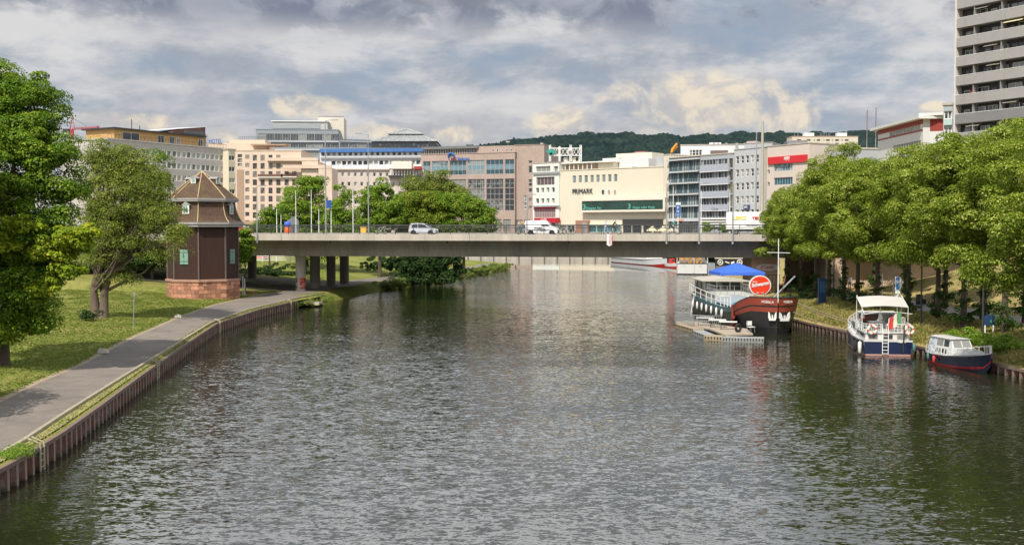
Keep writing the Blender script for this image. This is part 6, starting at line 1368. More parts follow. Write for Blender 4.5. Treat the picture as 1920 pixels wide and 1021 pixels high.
for s_ in (-1, 1):
    for k in range(5): b = MB(); b.box(min(s_ * 1.6, s_ * 1.63), max(s_ * 1.6, s_ * 1.63), .8 + k * .62, 1.25 + k * .62, 1.3, 1.62, glass_dark); b.build('side_window', my)
b = MB(); b.box(-1.72, 1.72, .25, 4.1, 1.72, 1.80, gel); b.build('aft_deck', my)
b = MB(); b.box(-1.5, 1.5, 4.1, 7.2, 1.3, 2.2, gel); b.build('saloon', my)
for s_ in (-1, 1):
    for k in range(3): b = MB(); b.box(min(s_ * 1.5, s_ * 1.53), max(s_ * 1.5, s_ * 1.53), 4.4 + k * .9, 5.1 + k * .9, 1.55, 2.1, glass_dark); b.build('side_window', my)
b = MB(); b.loft([[(-1.45, y, 2.2), (-1.45, y + .0, z), (1.45, y + .0, z), (1.45, y, 2.2)] for y, z in ((3.9, 2.9), (5.2, 3.05), (6.2, 2.3))], gel, cap=False, smooth=False)
b.box(-1.3, -.1, 3.86, 3.9, 2.1, 2.85, mt('brown companionway', (.09, .03, .02), .5, .2, 1)); b.box(.1, 1.3, 3.86, 3.9, 2.25, 2.85, glass_dark); b.build('windscreen_cabin', my)
b = MB(); b.box(-1.6, -.6, 2.4, 3.7, 1.80, 1.84, mt('green deck mat', (.12, .27, .16), .9, .1, 1)); b.build('deck_mat', my)
b = MB(); cn = mt('striped white canvas', (.50, .49, .46), .7, .1, 1, stretch=(1, 8, 1)); b.loft([[(x, y, 3.95 + k + .12 * math.cos(x * .9)) for x in (-1.75, -.9, 0, .9, 1.75)] for y, k in ((1.3, -.34), (2.4, .0), (3.6, .30))], cn, cap=False)
b.loft([[(x, y, 3.92 + k + .12 * math.cos(x * .9)) for x in (1.75, .9, 0, -.9, -1.75)] for y, k in ((1.3, -.34), (2.4, .0), (3.6, .30))], cn, cap=False); b.build('canopy', my)
b = MB()
for x in (-1.7, 1.7):
    b.tube([(x, 1.3, 1.8), (x, 1.3, 3.53)], .025, 5, frame_w); b.tube([(x, 3.6, 1.8), (x, 3.6, 4.40)], .025, 5, frame_w); b.tube([(x, 1.3, 3.53), (x, 3.6, 4.40)], .025, 5, frame_w)
b.tube([(-1.6, .8, 3.1), (-.6, .8, 3.3), (.6, .8, 3.3), (1.9, .8, 3.15)], .025, 5, frame_w); b.tube([(-1.6, .8, 3.1), (-1.7, 1.3, 3.5)], .025, 5, frame_w); b.build('canopy_frame', my)
stanchions(my, [(-1.7, 4, 1.8), (-1.7, .3, 1.8), (-.5, .28, 1.8)], .62, 9, m=frame_w, r=.022, mids=2); stanchions(my, [(.5, .28, 1.8), (1.7, .3, 1.8), (1.7, 4, 1.8)], .62, 9, m=frame_w, r=.022, mids=2)
stanchions(my, [(-1.9, 4.2, 1.3), (-1.8, 7, 1.5), (-1.3, 9, 1.7), (-.6, 10.3, 1.9), (0, 11, 2.05), (.6, 10.3, 1.9), (1.3, 9, 1.7), (1.8, 7, 1.5)], .6, 16, m=frame_w, r=.022)
b = MB()
for x in (-.42, .0): b.tube([(x, -.06, .12), (x, -.08, 1.2), (x + .08, .2, 1.8), (x + .02, .35, 2.45)], .028, 6, frame_w)
for k in range(8): b.tube([(-.42, -.08, .2 + k * .26 if k < 4 else .2 + k * .26), (.0, -.08, .2 + k * .26)], .024, 5, frame_w)
o = b.build('ladder', my); 
lw = mt('lifebuoy white', (.78, .74, .68), .6, .05, 1)
def lifebuoy(x, z, par, rz=0):
    b = MB(); n_ = 24; P = [(.30 * math.cos(2 * math.pi * i / n_), 0, .30 * math.sin(2 * math.pi * i / n_)) for i in range(n_)]
    b.tube(P, .095, 8, lw, closed=True); ro = mt('lifebuoy red', (.62, .10, .05), .6, .05, 1); k = b.mi(ro)
    for f in range(len(b.f)):
        if (f // 8) % 6 in (0, 1): b.m[f] = k
    o = b.build('lifebuoy', par); o.location = (x, .12, z); o.rotation_euler.z = rz
lifebuoy(-.95 - .2, 2.0, my); lifebuoy(1.55, 2.0, my)
b = MB(); b.tube([(1.1, -.1, 1.05), (1.1, -.3, 2.4)], .05, 6, dark_steel); b.tube([(1.1, -.06, .3), (1.1, -.06, 1.1)], .06, 6, dark_steel); b.build('davit', my)
textmesh('PERLE II', .10, frame_w, my, 'stern_name', (.75, -.02, 1.02), fitw=.5)
for x, m_ in ((-1.98, lw), (-2.18, rubber)): b = MB(); b.lathe([(.02, 0), (.13, .08), (.14, .85), (.02, .95)], 10, m_); o = b.build('fender', my); o.location = (x, .5 if m_ is lw else 1.4, .12)
b = MB(); b.lathe([(.02, 0), (.13, .08), (.14, .6), (.02, .7)], 10, mt('teal fender', (.08, .2, .2), .6, .1, 1)); o = b.build('fender', my); o.location = (1.95, .3, .3)
# things on the yacht's deck
for i, (x, y, cA, cB, lb) in enumerate([(-1.3, 3.3, (.74, .74, .70), (.55, .06, .04), 'folded red and white parasol at the left of the yacht deck'), (.05, 3.3, (.72, .70, .66), (.70, .68, .62), 'folded white parasol in the middle of the yacht deck')]):
    a = mt('parasol cloth %s' % 'ab'[i], cA, .8, .05, 2); o = empty('folded_parasol', (my.matrix_basis @ Vector((x, y, 2.6))), 0, lb, 'parasol'); b = MB(); b.tube([(0, 0, -.8), (0, 0, .9)], .02, 5, frame_w); b.build('pole', o); b = MB(); b.lathe([(.17, 0), (.12, .3), (.02, .8)], 8, a); b.lathe([(.19, -.1), (.175, .02)], 8, mt('parasol hem %d' % i, cB, .8, .05, 2)); b.build('cloth', o)
fl = empty('ensign', my.matrix_basis @ Vector((.7, .9, 1.8)), R(8), 'pale flag with a red and green edge flying at the stern of the yacht', 'flag')
b = MB(); b.tube([(0, 0, 0), (.25, -.3, 1.5)], .02, 5, wood); b.build('staff', fl)
for k, (c_, nm) in enumerate((((.10, .30, .12), 'flag green'), ((.72, .70, .58), 'flag cream'), ((.60, .05, .04), 'flag red'))):
    b = MB(); b.loft([[(.25 - .30 * (k + q) + .04 * math.sin(v * 3 + k), -.3 + .08 * math.sin(q * 3 + v * 4 + k), 1.5 - v - .16 * (k + q)) for v in (0, .25, .5, .75, .95)] for q in (0, .5, 1)], mt(nm, c_, .8, .05, 1), cap=False); b.build('cloth', fl)
for i, x in enumerate((.45, 1.15)):
    o = empty('deck_chair', my.matrix_basis @ Vector((x, 1.5, 1.8)), R(8 + 20 * i), 'white chair on the yacht deck, %s' % ('left one behind the ladder' if i == 0 else 'right one by the lifebuoy'), 'chair', 'white chairs on the yacht')
    b = MB(); b.obox((0, 0, .42), .48, .48, .04, 0, frame_w); b.build('seat', o); b = MB(); b.tube([(-.24, -.2, .42), (-.24, -.26, .9), (0, -.28, 1.0), (.24, -.26, .9), (.24, -.2, .42)], .03, 5, frame_w)
    for q in (-.12, 0, .12): b.tube([(q, -.22, .45), (q, -.28, .95)], .02, 4, frame_w)
    b.build('backrest', o)
    for x2 in (-.2, .2):
        for y2 in (-.2, .2): b = MB(); b.tube([(x2, y2, 0), (x2, y2, .42)], .02, 4, frame_w); b.build('leg', o)
o = empty('deck_table', my.matrix_basis @ Vector((-.6, 1.6, 1.8)), R(8), 'small grey table stacked with gear on the yacht deck', 'table'); b = MB(); b.obox((0, 0, .65), 1.0, .6, .05, 0, steel_grey); b.build('tabletop', o)
for x2 in (-.4, .4): b = MB(); b.tube([(x2, -.2, 0), (x2, .2, .65)], .025, 4, steel_grey); b.tube([(x2, .2, 0), (x2, -.2, .65)], .025, 4, steel_grey); b.build('leg', o)
# small cabin boat
cb = empty('cabin_boat', (28.95, 72.3, 0), math.atan2(-.98, .18) + R(90) , 'small white cabin boat with dark blue hull and red waterline, bow towards the bank', 'boat'); cb.scale = (.86,) * 3
# local: stern y=0, bow y=-L
L = 6.9; navd = mt('dark navy hull', (.012, .016, .035), .25, .12, .8, coat=.4); rline = mt('red boot stripe', (.38, .02, .025), .45, .05, 1)
cst = [(0, .98, .86, -.35), (-1.2, 1.14, .84, -.35), (-3, 1.2, .9, -.35), (-4.6, 1.02, 1.08, -.35), (-5.6, .68, 1.25, -.3), (-6.3, .33, 1.38, -.2), (-6.9, .04, 1.48, .55)]
b = MB(); hull(b, cst, [(0, .6), (.30, .80), (.40, .84), (.93, 1.0), (1.0, 1.10)], [navd, rline, navd, gel], deck=gel, decky=.02); b.build('hull', cb)
b = MB(); b.loft([[(-.95 * k, y, zb), (-.86 * k, y, zt), (.86 * k, y, zt), (.95 * k, y, zb)] for y, k, zb, zt in ((-1.1, 1, .85, 1.45), (-3.2, 1, .88, 1.48), (-4.9, .72, 1.05, 1.38), (-5.5, .5, 1.15, 1.2))], gel, smooth=False); b.build('cabin_trunk', cb)
b = MB(); b.loft([[(-.86, y0, 1.42), (-.74, y1, 2.12), (.74, y1, 2.12), (.86, y0, 1.42)] for y0, y1 in ((-1.1, -1.1), (-3.1, -2.85), (-3.35, -3.0))], gel, smooth=False); b.build('wheelhouse', cb)
b = MB(); b.loft([[(-.84, y, 2.12), (-.4, y, 2.2), (.4, y, 2.2), (.84, y, 2.12)] for y in (-.2, -3.15)], gel, smooth=False); b.build('roof', cb)
def sidepane(y0, y1, z0, z1, s_, m=glass_dark, off=.02):
    def xx(z): return s_ * (lerp(.86, .74, (z - 1.42) / .7) + off) if z > 1.42 else s_ * (lerp(.95, .86, (z - .87) / .6) + off)
    b = MB(); b.add([(xx(z0), y0, z0), (xx(z0), y1, z0), (xx(z1), y1 + .0, z1), (xx(z1), y0, z1)], [(0, 1, 2, 3)], m); return b.build('window', cb)
for s_ in (-1, 1):
    sidepane(-1.25, -2.05, 1.52, 2.02, s_); sidepane(-2.2, -2.85, 1.52, 2.02, s_)
    for k in range(4): sidepane(-1.2 - k * .42, -1.45 - k * .42, 1.0, 1.32, s_)
b = MB()
for x0, x1 in ((-.72, -.05), (.05, .72)): b.add([(x0, -3.33, 1.54), (x1, -3.33, 1.54), (x1 * .93, -3.08, 2.03), (x0 * .93, -3.08, 2.03)], [(0, 1, 2, 3)], glass_dark)
b.build('windscreen', cb)
b = MB(); tc = mt('clear cover sheet', (.20, .24, .32), .15, .5, 3, col2=(.55, .58, .62)); b.loft([[(-.92, y0, .86), (-.76, y1, 2.11), (.76, y1, 2.11), (.92, y0, .86)] for y0, y1 in ((.0, -.25), (-1.08, -1.08))], tc, smooth=False); b.build('cockpit_cover', cb)
for s_ in (-1, 1): stanchions(cb, [(s_ * 1.05, -.1, .88), (s_ * 1.18, -2.4, .9), (s_ * 1.1, -4.4, 1.08), (s_ * .7, -5.6, 1.27), (s_ * .05, -6.8, 1.48)], .55, 12, m=frame_w, r=.018, mids=0)
b = MB(); b.lathe([(.02, 0), (.12, .08), (.12, .5), (.02, .58)], 8, mt('red fender', (.5, .04, .04), .5, .1, 1)); o = b.build('fender', cb); o.location = (-1.28, -1.55, .15)
b = MB(); b.lathe([(.02, 0), (.11, .08), (.11, .45), (.02, .52)], 8, MATS['teal fender']); o = b.build('fender', cb); o.location = (-1.12, -.5, .3)
b = MB(); b.prismy([(-.05, 0), (.05, 0), (.12, .4), (-.12, .4)], -.2, .1, mt('rusty anchor', (.10, .06, .05), .7, .2, 3)); o = b.build('anchor', cb); o.location = (0, -6.95, 1.05)
# passenger boats beyond the bridge
wb_ = empty('passenger_boat', (36.0, 213, 0), R(-10), 'white passenger boat seen end on, with orange deck chairs stacked at its stern', 'boat'); wx_ = 3.1
b = MB(); hull(b, [(0, wx_ * .93, 2.2, -.3), (1, wx_, 2.2, -.3), (22, wx_, 2.2, -.3), (30, .4, 2.6, -.3)], [(0, .9), (.12, .97), (.2, 1), (.95, 1), (1, 1.02)], [white_paint, black, gel, dark_steel], deck=gel); b.build('hull', wb_)
b = MB(); b.box(-2.6, 2.6, 4, 20, 2.2, 5.3, gel); b.build('saloon', wb_)
for k in range(5): b = MB(); b.box(-2.3 + k * .95, -1.6 + k * .95, 3.95, 4.02, 3.6, 5.0, glass_dark); b.build('window', wb_)
for s_ in (-1, 1): b = MB(); b.lathe([(.16, 0), (.16, .05)], 12, black); o = b.build('porthole', wb_); o.location = (s_ * 1.6, -.04, 1.75); o.rotation_euler.x = R(90)
b = MB()
for x in (-3.0, 3.0): b.box(x - .08, x + .08, .3, .5, 2.2, 5.6, gel)
b.box(-3.2, 3.2, .2, 20, 5.6, 5.75, gel); b.build('sun_deck', wb_)
for k, x in enumerate((-2.0, -.9, .2, 1.5)):
    o = empty('deck_chair', (36.0 + x, 214.2, 2.2), R(k * 9 - 10), ['leftmost', 'second', 'third', 'rightmost'][k] + ' orange slatted chair stack on the stern of the white passenger boat', 'chair', 'orange chairs on the passenger boat'); oc = mt('orange slats', (.66, .32, .05), .7, .1, 2)
    b = MB(); b.obox((0, 0, .75), .85, .8, .1, 0, oc); b.build('seat', o); b = MB()
    for q in range(4): b.obox((0, -.35, .95 + q * .17), .85, .06, .11, 0, oc)
    b.build('backrest', o); b = MB(); b.obox((-.38, 0, .35), .07, .7, .7, 0, oc); b.build('leg', o); b = MB(); b.obox((.38, 0, .35), .07, .7, .7, 0, oc); b.build('leg', o)
b = MB(); b.tube([(.35, -.3, .3), (.35, -.3, 6.6)], .04, 5, white_paint); b.build('flag_mast', wb_)
b2 = empty('passenger_boat', (37.6, 262, 0), R(14), 'long white river boat with a red waterline, moored beyond the bridge', 'boat')
b = MB(); hull(b, [(34, 2.2, 1.5, -.3), (30, 2.7, 1.4, -.3), (8, 2.7, 1.4, -.3), (3, 2.0, 1.7, -.3), (-1.5, .1, 2.0, .2)], [(0, .8), (.28, .95), (.9, 1), (1, 1.06)], [red_paint, mt('grey white hull', (.55, .56, .57), .5, .1, .6), gel], deck=gel); b.build('hull', b2)
b = MB(); b.box(-2.2, 2.2, 7, 31, 1.4, 4.9, gel); b.build('saloon', b2)
for s_ in (-1, 1):
    for k in range(12): b = MB(); b.box(min(s_ * 2.2, s_ * 2.23), max(s_ * 2.2, s_ * 2.23), 8 + k * 1.9, 9.4 + k * 1.9, 2.8, 4.3, mt('pale curtains', (.42, .38, .28), .7, .1, 1) if s_ < 0 else glass_dark); b.build('window', b2)
for k in range(3): b = MB(); b.box(-1.9 + k * 1.35, -.8 + k * 1.35, 6.95, 7.0, 3.0, 4.3, glass_dark); b.build('window', b2)
b3 = empty('small_tender', (38.6, 250, 0), R(10), 'small boat with a bright red deckhouse between the two passenger boats', 'boat'); b = MB(); hull(b, [(6, 1.0, .9, -.2), (2, 1.3, .9, -.2), (-1, .1, 1.2, -.1)], [(0, .8), (.4, .95), (1, 1)], [red_paint, gel], deck=gel); b.build('hull', b3)
b = MB(); b.box(-.45, .45, 2.5, 4.5, .8, 2.1, red_paint); b.box(-.3, .3, 2.46, 2.5, 1.4, 1.9, glass_dark); b.build('deckhouse', b3)
# ---------------------------------------------------------------- vehicles
def wheel(par, x, y, r=.31, w_=.2, name='wheel'):
    b = MB(); P = [(r * .62, -w_ / 2), (r * .93, -w_ / 2), (r, -w_ * .3), (r, w_ * .3), (r * .93, w_ / 2), (r * .62, w_ / 2)]; b.lathe(P, 20, rubber)
    o = b.build(name, par); o.location = (x, y, r); o.rotation_euler.x = R(90)
    b = MB(); b.lathe([(r * .64, -w_ * .42), (r * .3, -w_ * .36), (.02, -w_ * .38)], 16, chrome); b.lathe([(.02, w_ * .38), (r * .3, w_ * .36), (r * .64, w_ * .42)], 16, chrome)
    for k in range(5): b.obox((r * .35 * math.cos(k * 1.257), r * .35 * math.sin(k * 1.257), w_ * .40), r * .5, .04, .02, k * 1.257, dark_steel)
    b.build('rim', o)
def car(name, loc, rz, label, body, prof, glassprof, wheels, w_=1.68, h_in=.16, lights=(), cat='car', band=None):
    """prof: side outline (x forward, z); glassprof: greenhouse outline; widths shrink with height"""
    o = empty(name, loc, rz, label, cat); hw = w_ / 2; b = MB(); n = len(prof)
    zs = [p[1] for p in prof]; zm = min(zs); zb = .85
    def hwz(z, x): return hw * (1 - .035 * max(0, (zm + .25 - z) / .25)) if z < zb else hw - h_in * min(1, (z - zb) / .65)
    Lx = max(p[0] for p in prof)
    ring = []
    for s_ in (-1, -.9, .9, 1):
        ring.append([(x * (1 if abs(s_) < 1 else .985), s_ * hwz(z, x) * 1.0 * (1 if abs(s_) < 1 else 1.0), z if abs(s_) < 1 else z - (.03 if z > .7 else 0)) for x, z in prof])
    b.loft(ring, body, closed=True, cap=True, smooth=False); b.build('body', o)
    for gi, g in enumerate(glassprof):
        for s_ in (-1, 1):
            q = MB(); q.add([(x, s_ * (hwz(z, x) + .012), z) for x, z in g], [tuple(range(len(g)))], car_glass); q.build('side_window', o)
    wb_ = None
    for x in wheels:
        for s_ in (-1, 1): wheel(o, x, s_ * (hw - .1))
        for s_ in (-1, 1): q = MB(); q.prismy([(x + .37 * math.cos(R(a)), .30 + .37 * math.sin(R(a))) for a in range(-20, 201, 20)], min(s_ * (hw - .06), s_ * (hw + .004)), max(s_ * (hw - .06), s_ * (hw + .004)), black); q.build('wheel_arch', o)
    for (x, z, dx, dz, m_, nm) in lights:
        for s_ in (-1, 1): q = MB(); q.box(x, x + dx, min(s_ * (hw - .32), s_ * (hw + .006)), max(s_ * (hw - .32), s_ * (hw + .006)), z, z + dz, m_); q.build(nm, o)
    return o
silver = mt('silver car paint', (.55, .57, .60), .25, .03, 1, metal=.4, coat=.6); vanw = mt('white van paint', (.80, .80, .80), .3, .02, 1, coat=.5); redc = mt('red car paint', (.55, .02, .02), .25, .04, 1, coat=.6)
headl = mt('headlamp glass', (.7, .72, .74), .15, .05, 2); taill = mt('tail lamp', (.40, .01, .01), .2, .05, 2)
def lane(px, off, z=DZ - .13): u, _ = bu(px, 430, off); return BM @ Vector((u, off, z))
hatch = [(-1.75, .28), (-1.78, .55), (-1.74, .95), (-1.60, 1.35), (-1.35, 1.50), (-.4, 1.54), (.25, 1.46), (.95, 1.02), (1.6, .82), (1.78, .62), (1.8, .35), (1.7, .24)]
c1 = car('hatchback_car', lane(794, 6.0), BROT, 'silver grey hatchback driving right across the bridge', silver, hatch,
    [[(-1.35, 1.0), (-1.33, 1.32), (-1.15, 1.42), (-.62, 1.45), (-.58, .98)], [(-.5, .98), (-.5, 1.45), (-.1, 1.44), (.25, 1.36), (.80, 1.0)]], (-1.12, 1.12), lights=((1.55, .62, .2, .16, headl, 'headlight'), (-1.8, .85, .12, .22, taill, 'tail_light')))
b = MB(); b.add([(.30, -.60, 1.43), (.30, .60, 1.43), (.95, .68, 1.04), (.95, -.68, 1.04)], [(0, 1, 2, 3)], car_glass); o_ = b.build('windscreen', c1); o_.location = (.015, 0, .02)
van = [(-2.1, .30), (-2.12, 1.0), (-2.08, 1.70), (-1.95, 1.84), (.35, 1.86), (.75, 1.74), (1.35, 1.12), (1.95, .95), (2.12, .72), (2.12, .35), (2.0, .26)]
c2 = car('delivery_van', lane(1016, 6.2), BROT, 'white small delivery van driving right across the bridge', vanw, van, [[(.05, 1.12), (.05, 1.62), (.55, 1.62), (1.12, 1.12)]], (-1.3, 1.38), w_=1.8, lights=((1.85, .68, .24, .18, headl, 'headlight'), (-2.13, .9, .1, .5, taill, 'tail_light')), cat='van')
b = MB(); b.add([(.80, -.62, 1.70), (.80, .62, 1.70), (1.36, .74, 1.14), (1.36, -.74, 1.14)], [(0, 1, 2, 3)], car_glass); o_ = b.build('windscreen', c2); o_.location = (.02, 0, .02)
b = MB(); b.box(-1.9, 1.2, -.915, -.9, .62, .70, dark_steel); b.box(1.8, 2.14, -.8, .8, .3, .6, black); b.build('bumper_trim', c2)
textmesh('mobil', .34, dark_steel, c2, 'side_lettering', (-.85, -.915, .82), fitw=1.0)
c3_ = car('hatchback_car', lane(447, 12), BROT, 'bright red car at the left end of the bridge, half hidden by the tower', redc, hatch, [[(-1.35, 1.0), (-1.33, 1.32), (-1.15, 1.42), (-.62, 1.45), (-.58, .98)], [(-.5, .98), (-.5, 1.45), (-.1, 1.44), (.25, 1.36), (.80, 1.0)]], (-1.12, 1.12), lights=((1.55, .62, .2, .16, headl, 'headlight'), (-1.8, .85, .12, .22, taill, 'tail_light')))
b = MB(); b.add([(.30, -.60, 1.43), (.30, .60, 1.43), (.95, .68, 1.04), (.95, -.68, 1.04)], [(0, 1, 2, 3)], car_glass); o_ = b.build('windscreen', c3_); o_.location = (.015, 0, .02)
pz = G(484, 491, 2.6); c4 = dup(c3_, (D(487, 485, 200).x, 200, lgz(D(487, 485, 200).x, 200) + .1), R(5), None, 'red car parked beyond the bridge, seen below the bridge girder'); c4['category'] = 'car'
gr_ = empty('guard_rail', (D(440, 490, 194).x, 194, lgz(D(480, 485, 194).x, 194)), 0, 'white triple guard rail beyond the bridge on the left', 'railing')
for k in range(3): b = MB(); b.box(0, 13, -.03, .03, .3 + k * .35, .42 + k * .35, frame_w); b.build('rail', gr_)
for k in range(6): b = MB(); b.box(k * 2.5, k * 2.5 + .12, .03, .12, 0, 1.2, frame_w); b.build('post', gr_)
# truck
p = lane(1392, 8.5); tr_ = empty('box_truck', p, BROT, 'white box truck with yellow and red lettering at the right end of the bridge', 'truck')
b = MB(); b.box(-2.0, 5.5, -1.2, 1.2, .75, 2.9, vanw); b.build('cargo_box', tr_); b = MB(); b.box(-2.02, 5.5, -1.22, 1.22, 1.5, 1.6, frame_w); b.box(-1.9, 5.4, -1.1, 1.1, .5, .75, dark_steel); b.build('skirt', tr_)
b = MB(); b.loft([[(x, y, z) for x, z in ((5.6, .5), (5.6, 2.5), (6.4, 2.5), (7.2, 1.5), (7.3, .5))] for y in (-1.1, 1.1)], vanw, closed=True, smooth=False); b.build('cab', tr_)
for x in (-.9, 4.9):
    for s_ in (-1, 1): wheel(tr_, x, s_ * 1.0, .42, .26)
textmesh('LEKO', .55, mt('yellow lettering', (.75, .62, .05), .5, .05, 1), tr_, 'side_lettering', (-1.2, -1.21, 1.95), fitw=1.6, bold=.02); textmesh('TELEKO', .45, red_paint, tr_, 'side_lettering', (1.1, -1.21, 1.95), fitw=1.9, bold=.02); textmesh('TRANSPORT', .2, dark_steel, tr_, 'side_lettering', (.3, -1.21, 1.15), fitw=1.6)
# ---------------------------------------------------------------- people and bicycles
skin = mt('skin', (.48, .30, .21), .6, .05, 3)
def person(loc, rz, label, J, cols, hair, group=None, sc_=1.0):
    """J: dict of joint positions (x right, y forward = facing, z up); one skinned continuous body"""
    names = list(J); E = [('pelvis', 'waist'), ('waist', 'chest'), ('chest', 'neck'), ('neck', 'head0'), ('head0', 'head1')]
    for s_ in 'LR': E += [('chest', 'sh' + s_), ('sh' + s_, 'el' + s_), ('el' + s_, 'wr' + s_), ('wr' + s_, 'ha' + s_), ('pelvis', 'hip' + s_), ('hip' + s_, 'kn' + s_), ('kn' + s_, 'an' + s_), ('an' + s_, 'toe' + s_)]
    rad = dict(pelvis=.13, waist=.115, chest=.135, neck=.055, head0=.085, head1=.095)
    for s_ in 'LR': rad.update({'sh' + s_: .062, 'el' + s_: .045, 'wr' + s_: .03, 'ha' + s_: .035, 'hip' + s_: .095, 'kn' + s_: .06, 'an' + s_: .04, 'toe' + s_: .035})
    me = bpy.data.meshes.new('person'); me.from_pydata([J[n] for n in names], [(names.index(a), names.index(c_)) for a, c_ in E], [])
    o = bpy.data.objects.new('person', me); COL.objects.link(o)
    md = o.modifiers.new('s', 'SKIN'); sv = me.skin_vertices[0].data
    for i, n_ in enumerate(names): sv[i].radius = (rad[n_], rad[n_] * (.75 if n_ in ('pelvis', 'waist', 'chest') else 1))
    sv[names.index('pelvis')].use_root = True
    o.modifiers.new('d', 'SUBSURF').levels = 1
    me2 = bpy.data.meshes.new_from_object(o.evaluated_get(bpy.context.evaluated_depsgraph_get())); o.modifiers.clear(); o.data = me2
    me2.materials.clear(); mats = [cols[0], cols[1], skin, hair, black]
    for m_ in mats: me2.materials.append(m_)
    P = {n_: Vector(J[n_]) for n_ in names}
    for f in me2.polygons:
        c_ = f.center; best = min(names, key=lambda n_: (P[n_] - c_).length - rad[n_] * .5); k = 0
        if best.startswith('head'): k = 3 if (c_.z > P['head1'].z + .01 or c_.y < P['head0'].y - .02) else 2
        elif best == 'neck' or best[:2] in ('ha', 'wr'): k = 2
        elif best[:2] in ('to', 'an') : k = 4
        elif best[:2] in ('hi', 'kn') or best == 'pelvis': k = 1
        f.material_index = k; f.use_smooth = True
    o.location = loc; o.rotation_euler.z = rz; o.scale = (sc_,) * 3; return tag(o, label, 'person', group)
def walkJ(st=.28, arm=.22):
    J = dict(pelvis=(0, 0, .95), waist=(0, 0, 1.12), chest=(0, .01, 1.36), neck=(0, .01, 1.50), head0=(0, .02, 1.60), head1=(0, .02, 1.70))
    for s_, k in (('L', -1), ('R', 1)):
        J.update({'sh' + s_: (k * .18, 0, 1.42), 'el' + s_: (k * .23, -k * arm * .4, 1.14), 'wr' + s_: (k * .24, k * -arm + .06, .90), 'ha' + s_: (k * .24, k * -arm + .10, .81), 'hip' + s_: (k * .10, 0, .90), 'kn' + s_: (k * .11, k * st * .55 + .04, .50), 'an' + s_: (k * .11, k * st, .09), 'toe' + s_: (k * .12, k * st + .16, .04)})
    return J
def rideJ():
    J = dict(pelvis=(0, -.25, 1.02), waist=(0, -.16, 1.17), chest=(0, .02, 1.38), neck=(0, .10, 1.50), head0=(0, .14, 1.60), head1=(0, .15, 1.70))
    for s_, k in (('L', -1), ('R', 1)):
        J.update({'sh' + s_: (k * .18, .05, 1.42), 'el' + s_: (k * .24, .24, 1.2), 'wr' + s_: (k * .24, .42, 1.07), 'ha' + s_: (k * .24, .50, 1.05), 'hip' + s_: (k * .10, -.22, .98), 'kn' + s_: (k * .11, .18 if k > 0 else .08, .80 if k > 0 else .62), 'an' + s_: (k * .11, .10 if k > 0 else -.02, .42 if k > 0 else .20), 'toe' + s_: (k * .12, .24 if k > 0 else .13, .36 if k > 0 else .16)})
    return J
hair_d = mt('dark hair', (.03, .02, .015), .8, .1, 4); hair_b = mt('fair hair', (.35, .24, .12), .8, .1, 4)
cl = lambda n_, c_: mt(n_, c_, .85, .08, 4)
def bicycle(loc, rz, label, col, group='bicycles on the bridge'):
    o = empty('bicycle', loc, rz, label, 'bicycle', group); fm = mt('bicycle frame %s' % col[0], col[1], .4, .05, 3)
    for y in (-.52, .52):
        b = MB(); b.tube([(0, y + .32 * math.cos(R(a)), .34 + .32 * math.sin(R(a))) for a in range(0, 360, 20)], .025, 6, rubber, closed=True); w_ = b.build('wheel', o)
        b = MB()
        for a in range(0, 180, 30): b.tube([(0, y + .31 * math.cos(R(a)), .34 + .31 * math.sin(R(a))), (0, y - .31 * math.cos(R(a)), .34 - .31 * math.sin(R(a)))], .004, 3, chrome)
        b.build('spokes', w_)
    b = MB(); bb = (0, -.05, .30); hd = (0, .38, .85); stt = (0, -.22, .82)
    for a, c_ in ((bb, hd), (bb, stt), (stt, hd), (bb, (0, -.52, .34)), (stt, (0, -.52, .34)), (hd, (0, .52, .34)), (hd, (0, .36, 1.0)), (stt, (0, -.25, .93))): b.tube([a, c_], .02, 5, fm)
    b.build('frame', o)
    b = MB(); b.tube([(-.28, .42, 1.02), (-.1, .38, 1.0), (.1, .38, 1.0), (.28, .42, 1.02)], .015, 5, dark_steel); b.build('handlebar', o); b = MB(); b.obox((0, -.26, .95), .14, .26, .05, 0, black); b.build('saddle', o); return o
def onb(px, off, z=DZ): return lane(px, off, z)
FR = BROT - R(90)   # facing +u (right)
person(onb(1136, 2.2), BROT - R(60), 'walking person in a light blue shirt and trousers near the middle of the bridge', walkJ(), (cl('light blue shirt', (.40, .52, .68)), cl('pale blue trousers', (.30, .38, .52))), hair_b)
person(onb(1152, 2.6, DZ + .02), FR, 'cyclist in dark clothes riding right beside the person in light blue', rideJ(), (cl('black jacket', (.03, .03, .035)), cl('dark trousers', (.04, .04, .05))), hair_d)
bicycle(onb(1152, 2.6), FR, 'dark bicycle under the rider near the middle of the bridge', ('black', (.03, .03, .03)))
person(onb(980, 2.6, DZ + .02), FR + R(180), 'cyclist in a yellowish top riding just behind the white van', rideJ(), (cl('mustard top', (.50, .36, .10)), cl('blue jeans', (.06, .10, .2))), hair_d)
bicycle(onb(980, 2.6), FR + R(180), 'bicycle under the rider in the yellowish top', ('teal', (.03, .16, .17)))
person(onb(974, 3.1), BROT + R(70), 'walking person in a pale top at the left of the white van', walkJ(.2), (cl('pale grey top', (.5, .5, .52)), cl('teal trousers', (.05, .20, .22))), hair_b)
person(onb(928, 23.6), BROT + R(80), 'person in black with a fair head walking on the far footway, left of the van', walkJ(), (cl('black coat', (.02, .02, .02)), cl('black jeans', (.02, .02, .03))), hair_b)
person(onb(1262, 2.8, DZ + .02), FR, 'cyclist in teal riding right by the lamp post at the right half of the bridge', rideJ(), (cl('teal jersey', (.04, .30, .30)), cl('dark shorts', (.04, .04, .05))), hair_d)
bicycle(onb(1262, 2.8), FR, 'pale bicycle under the teal rider', ('white', (.6, .6, .6)))
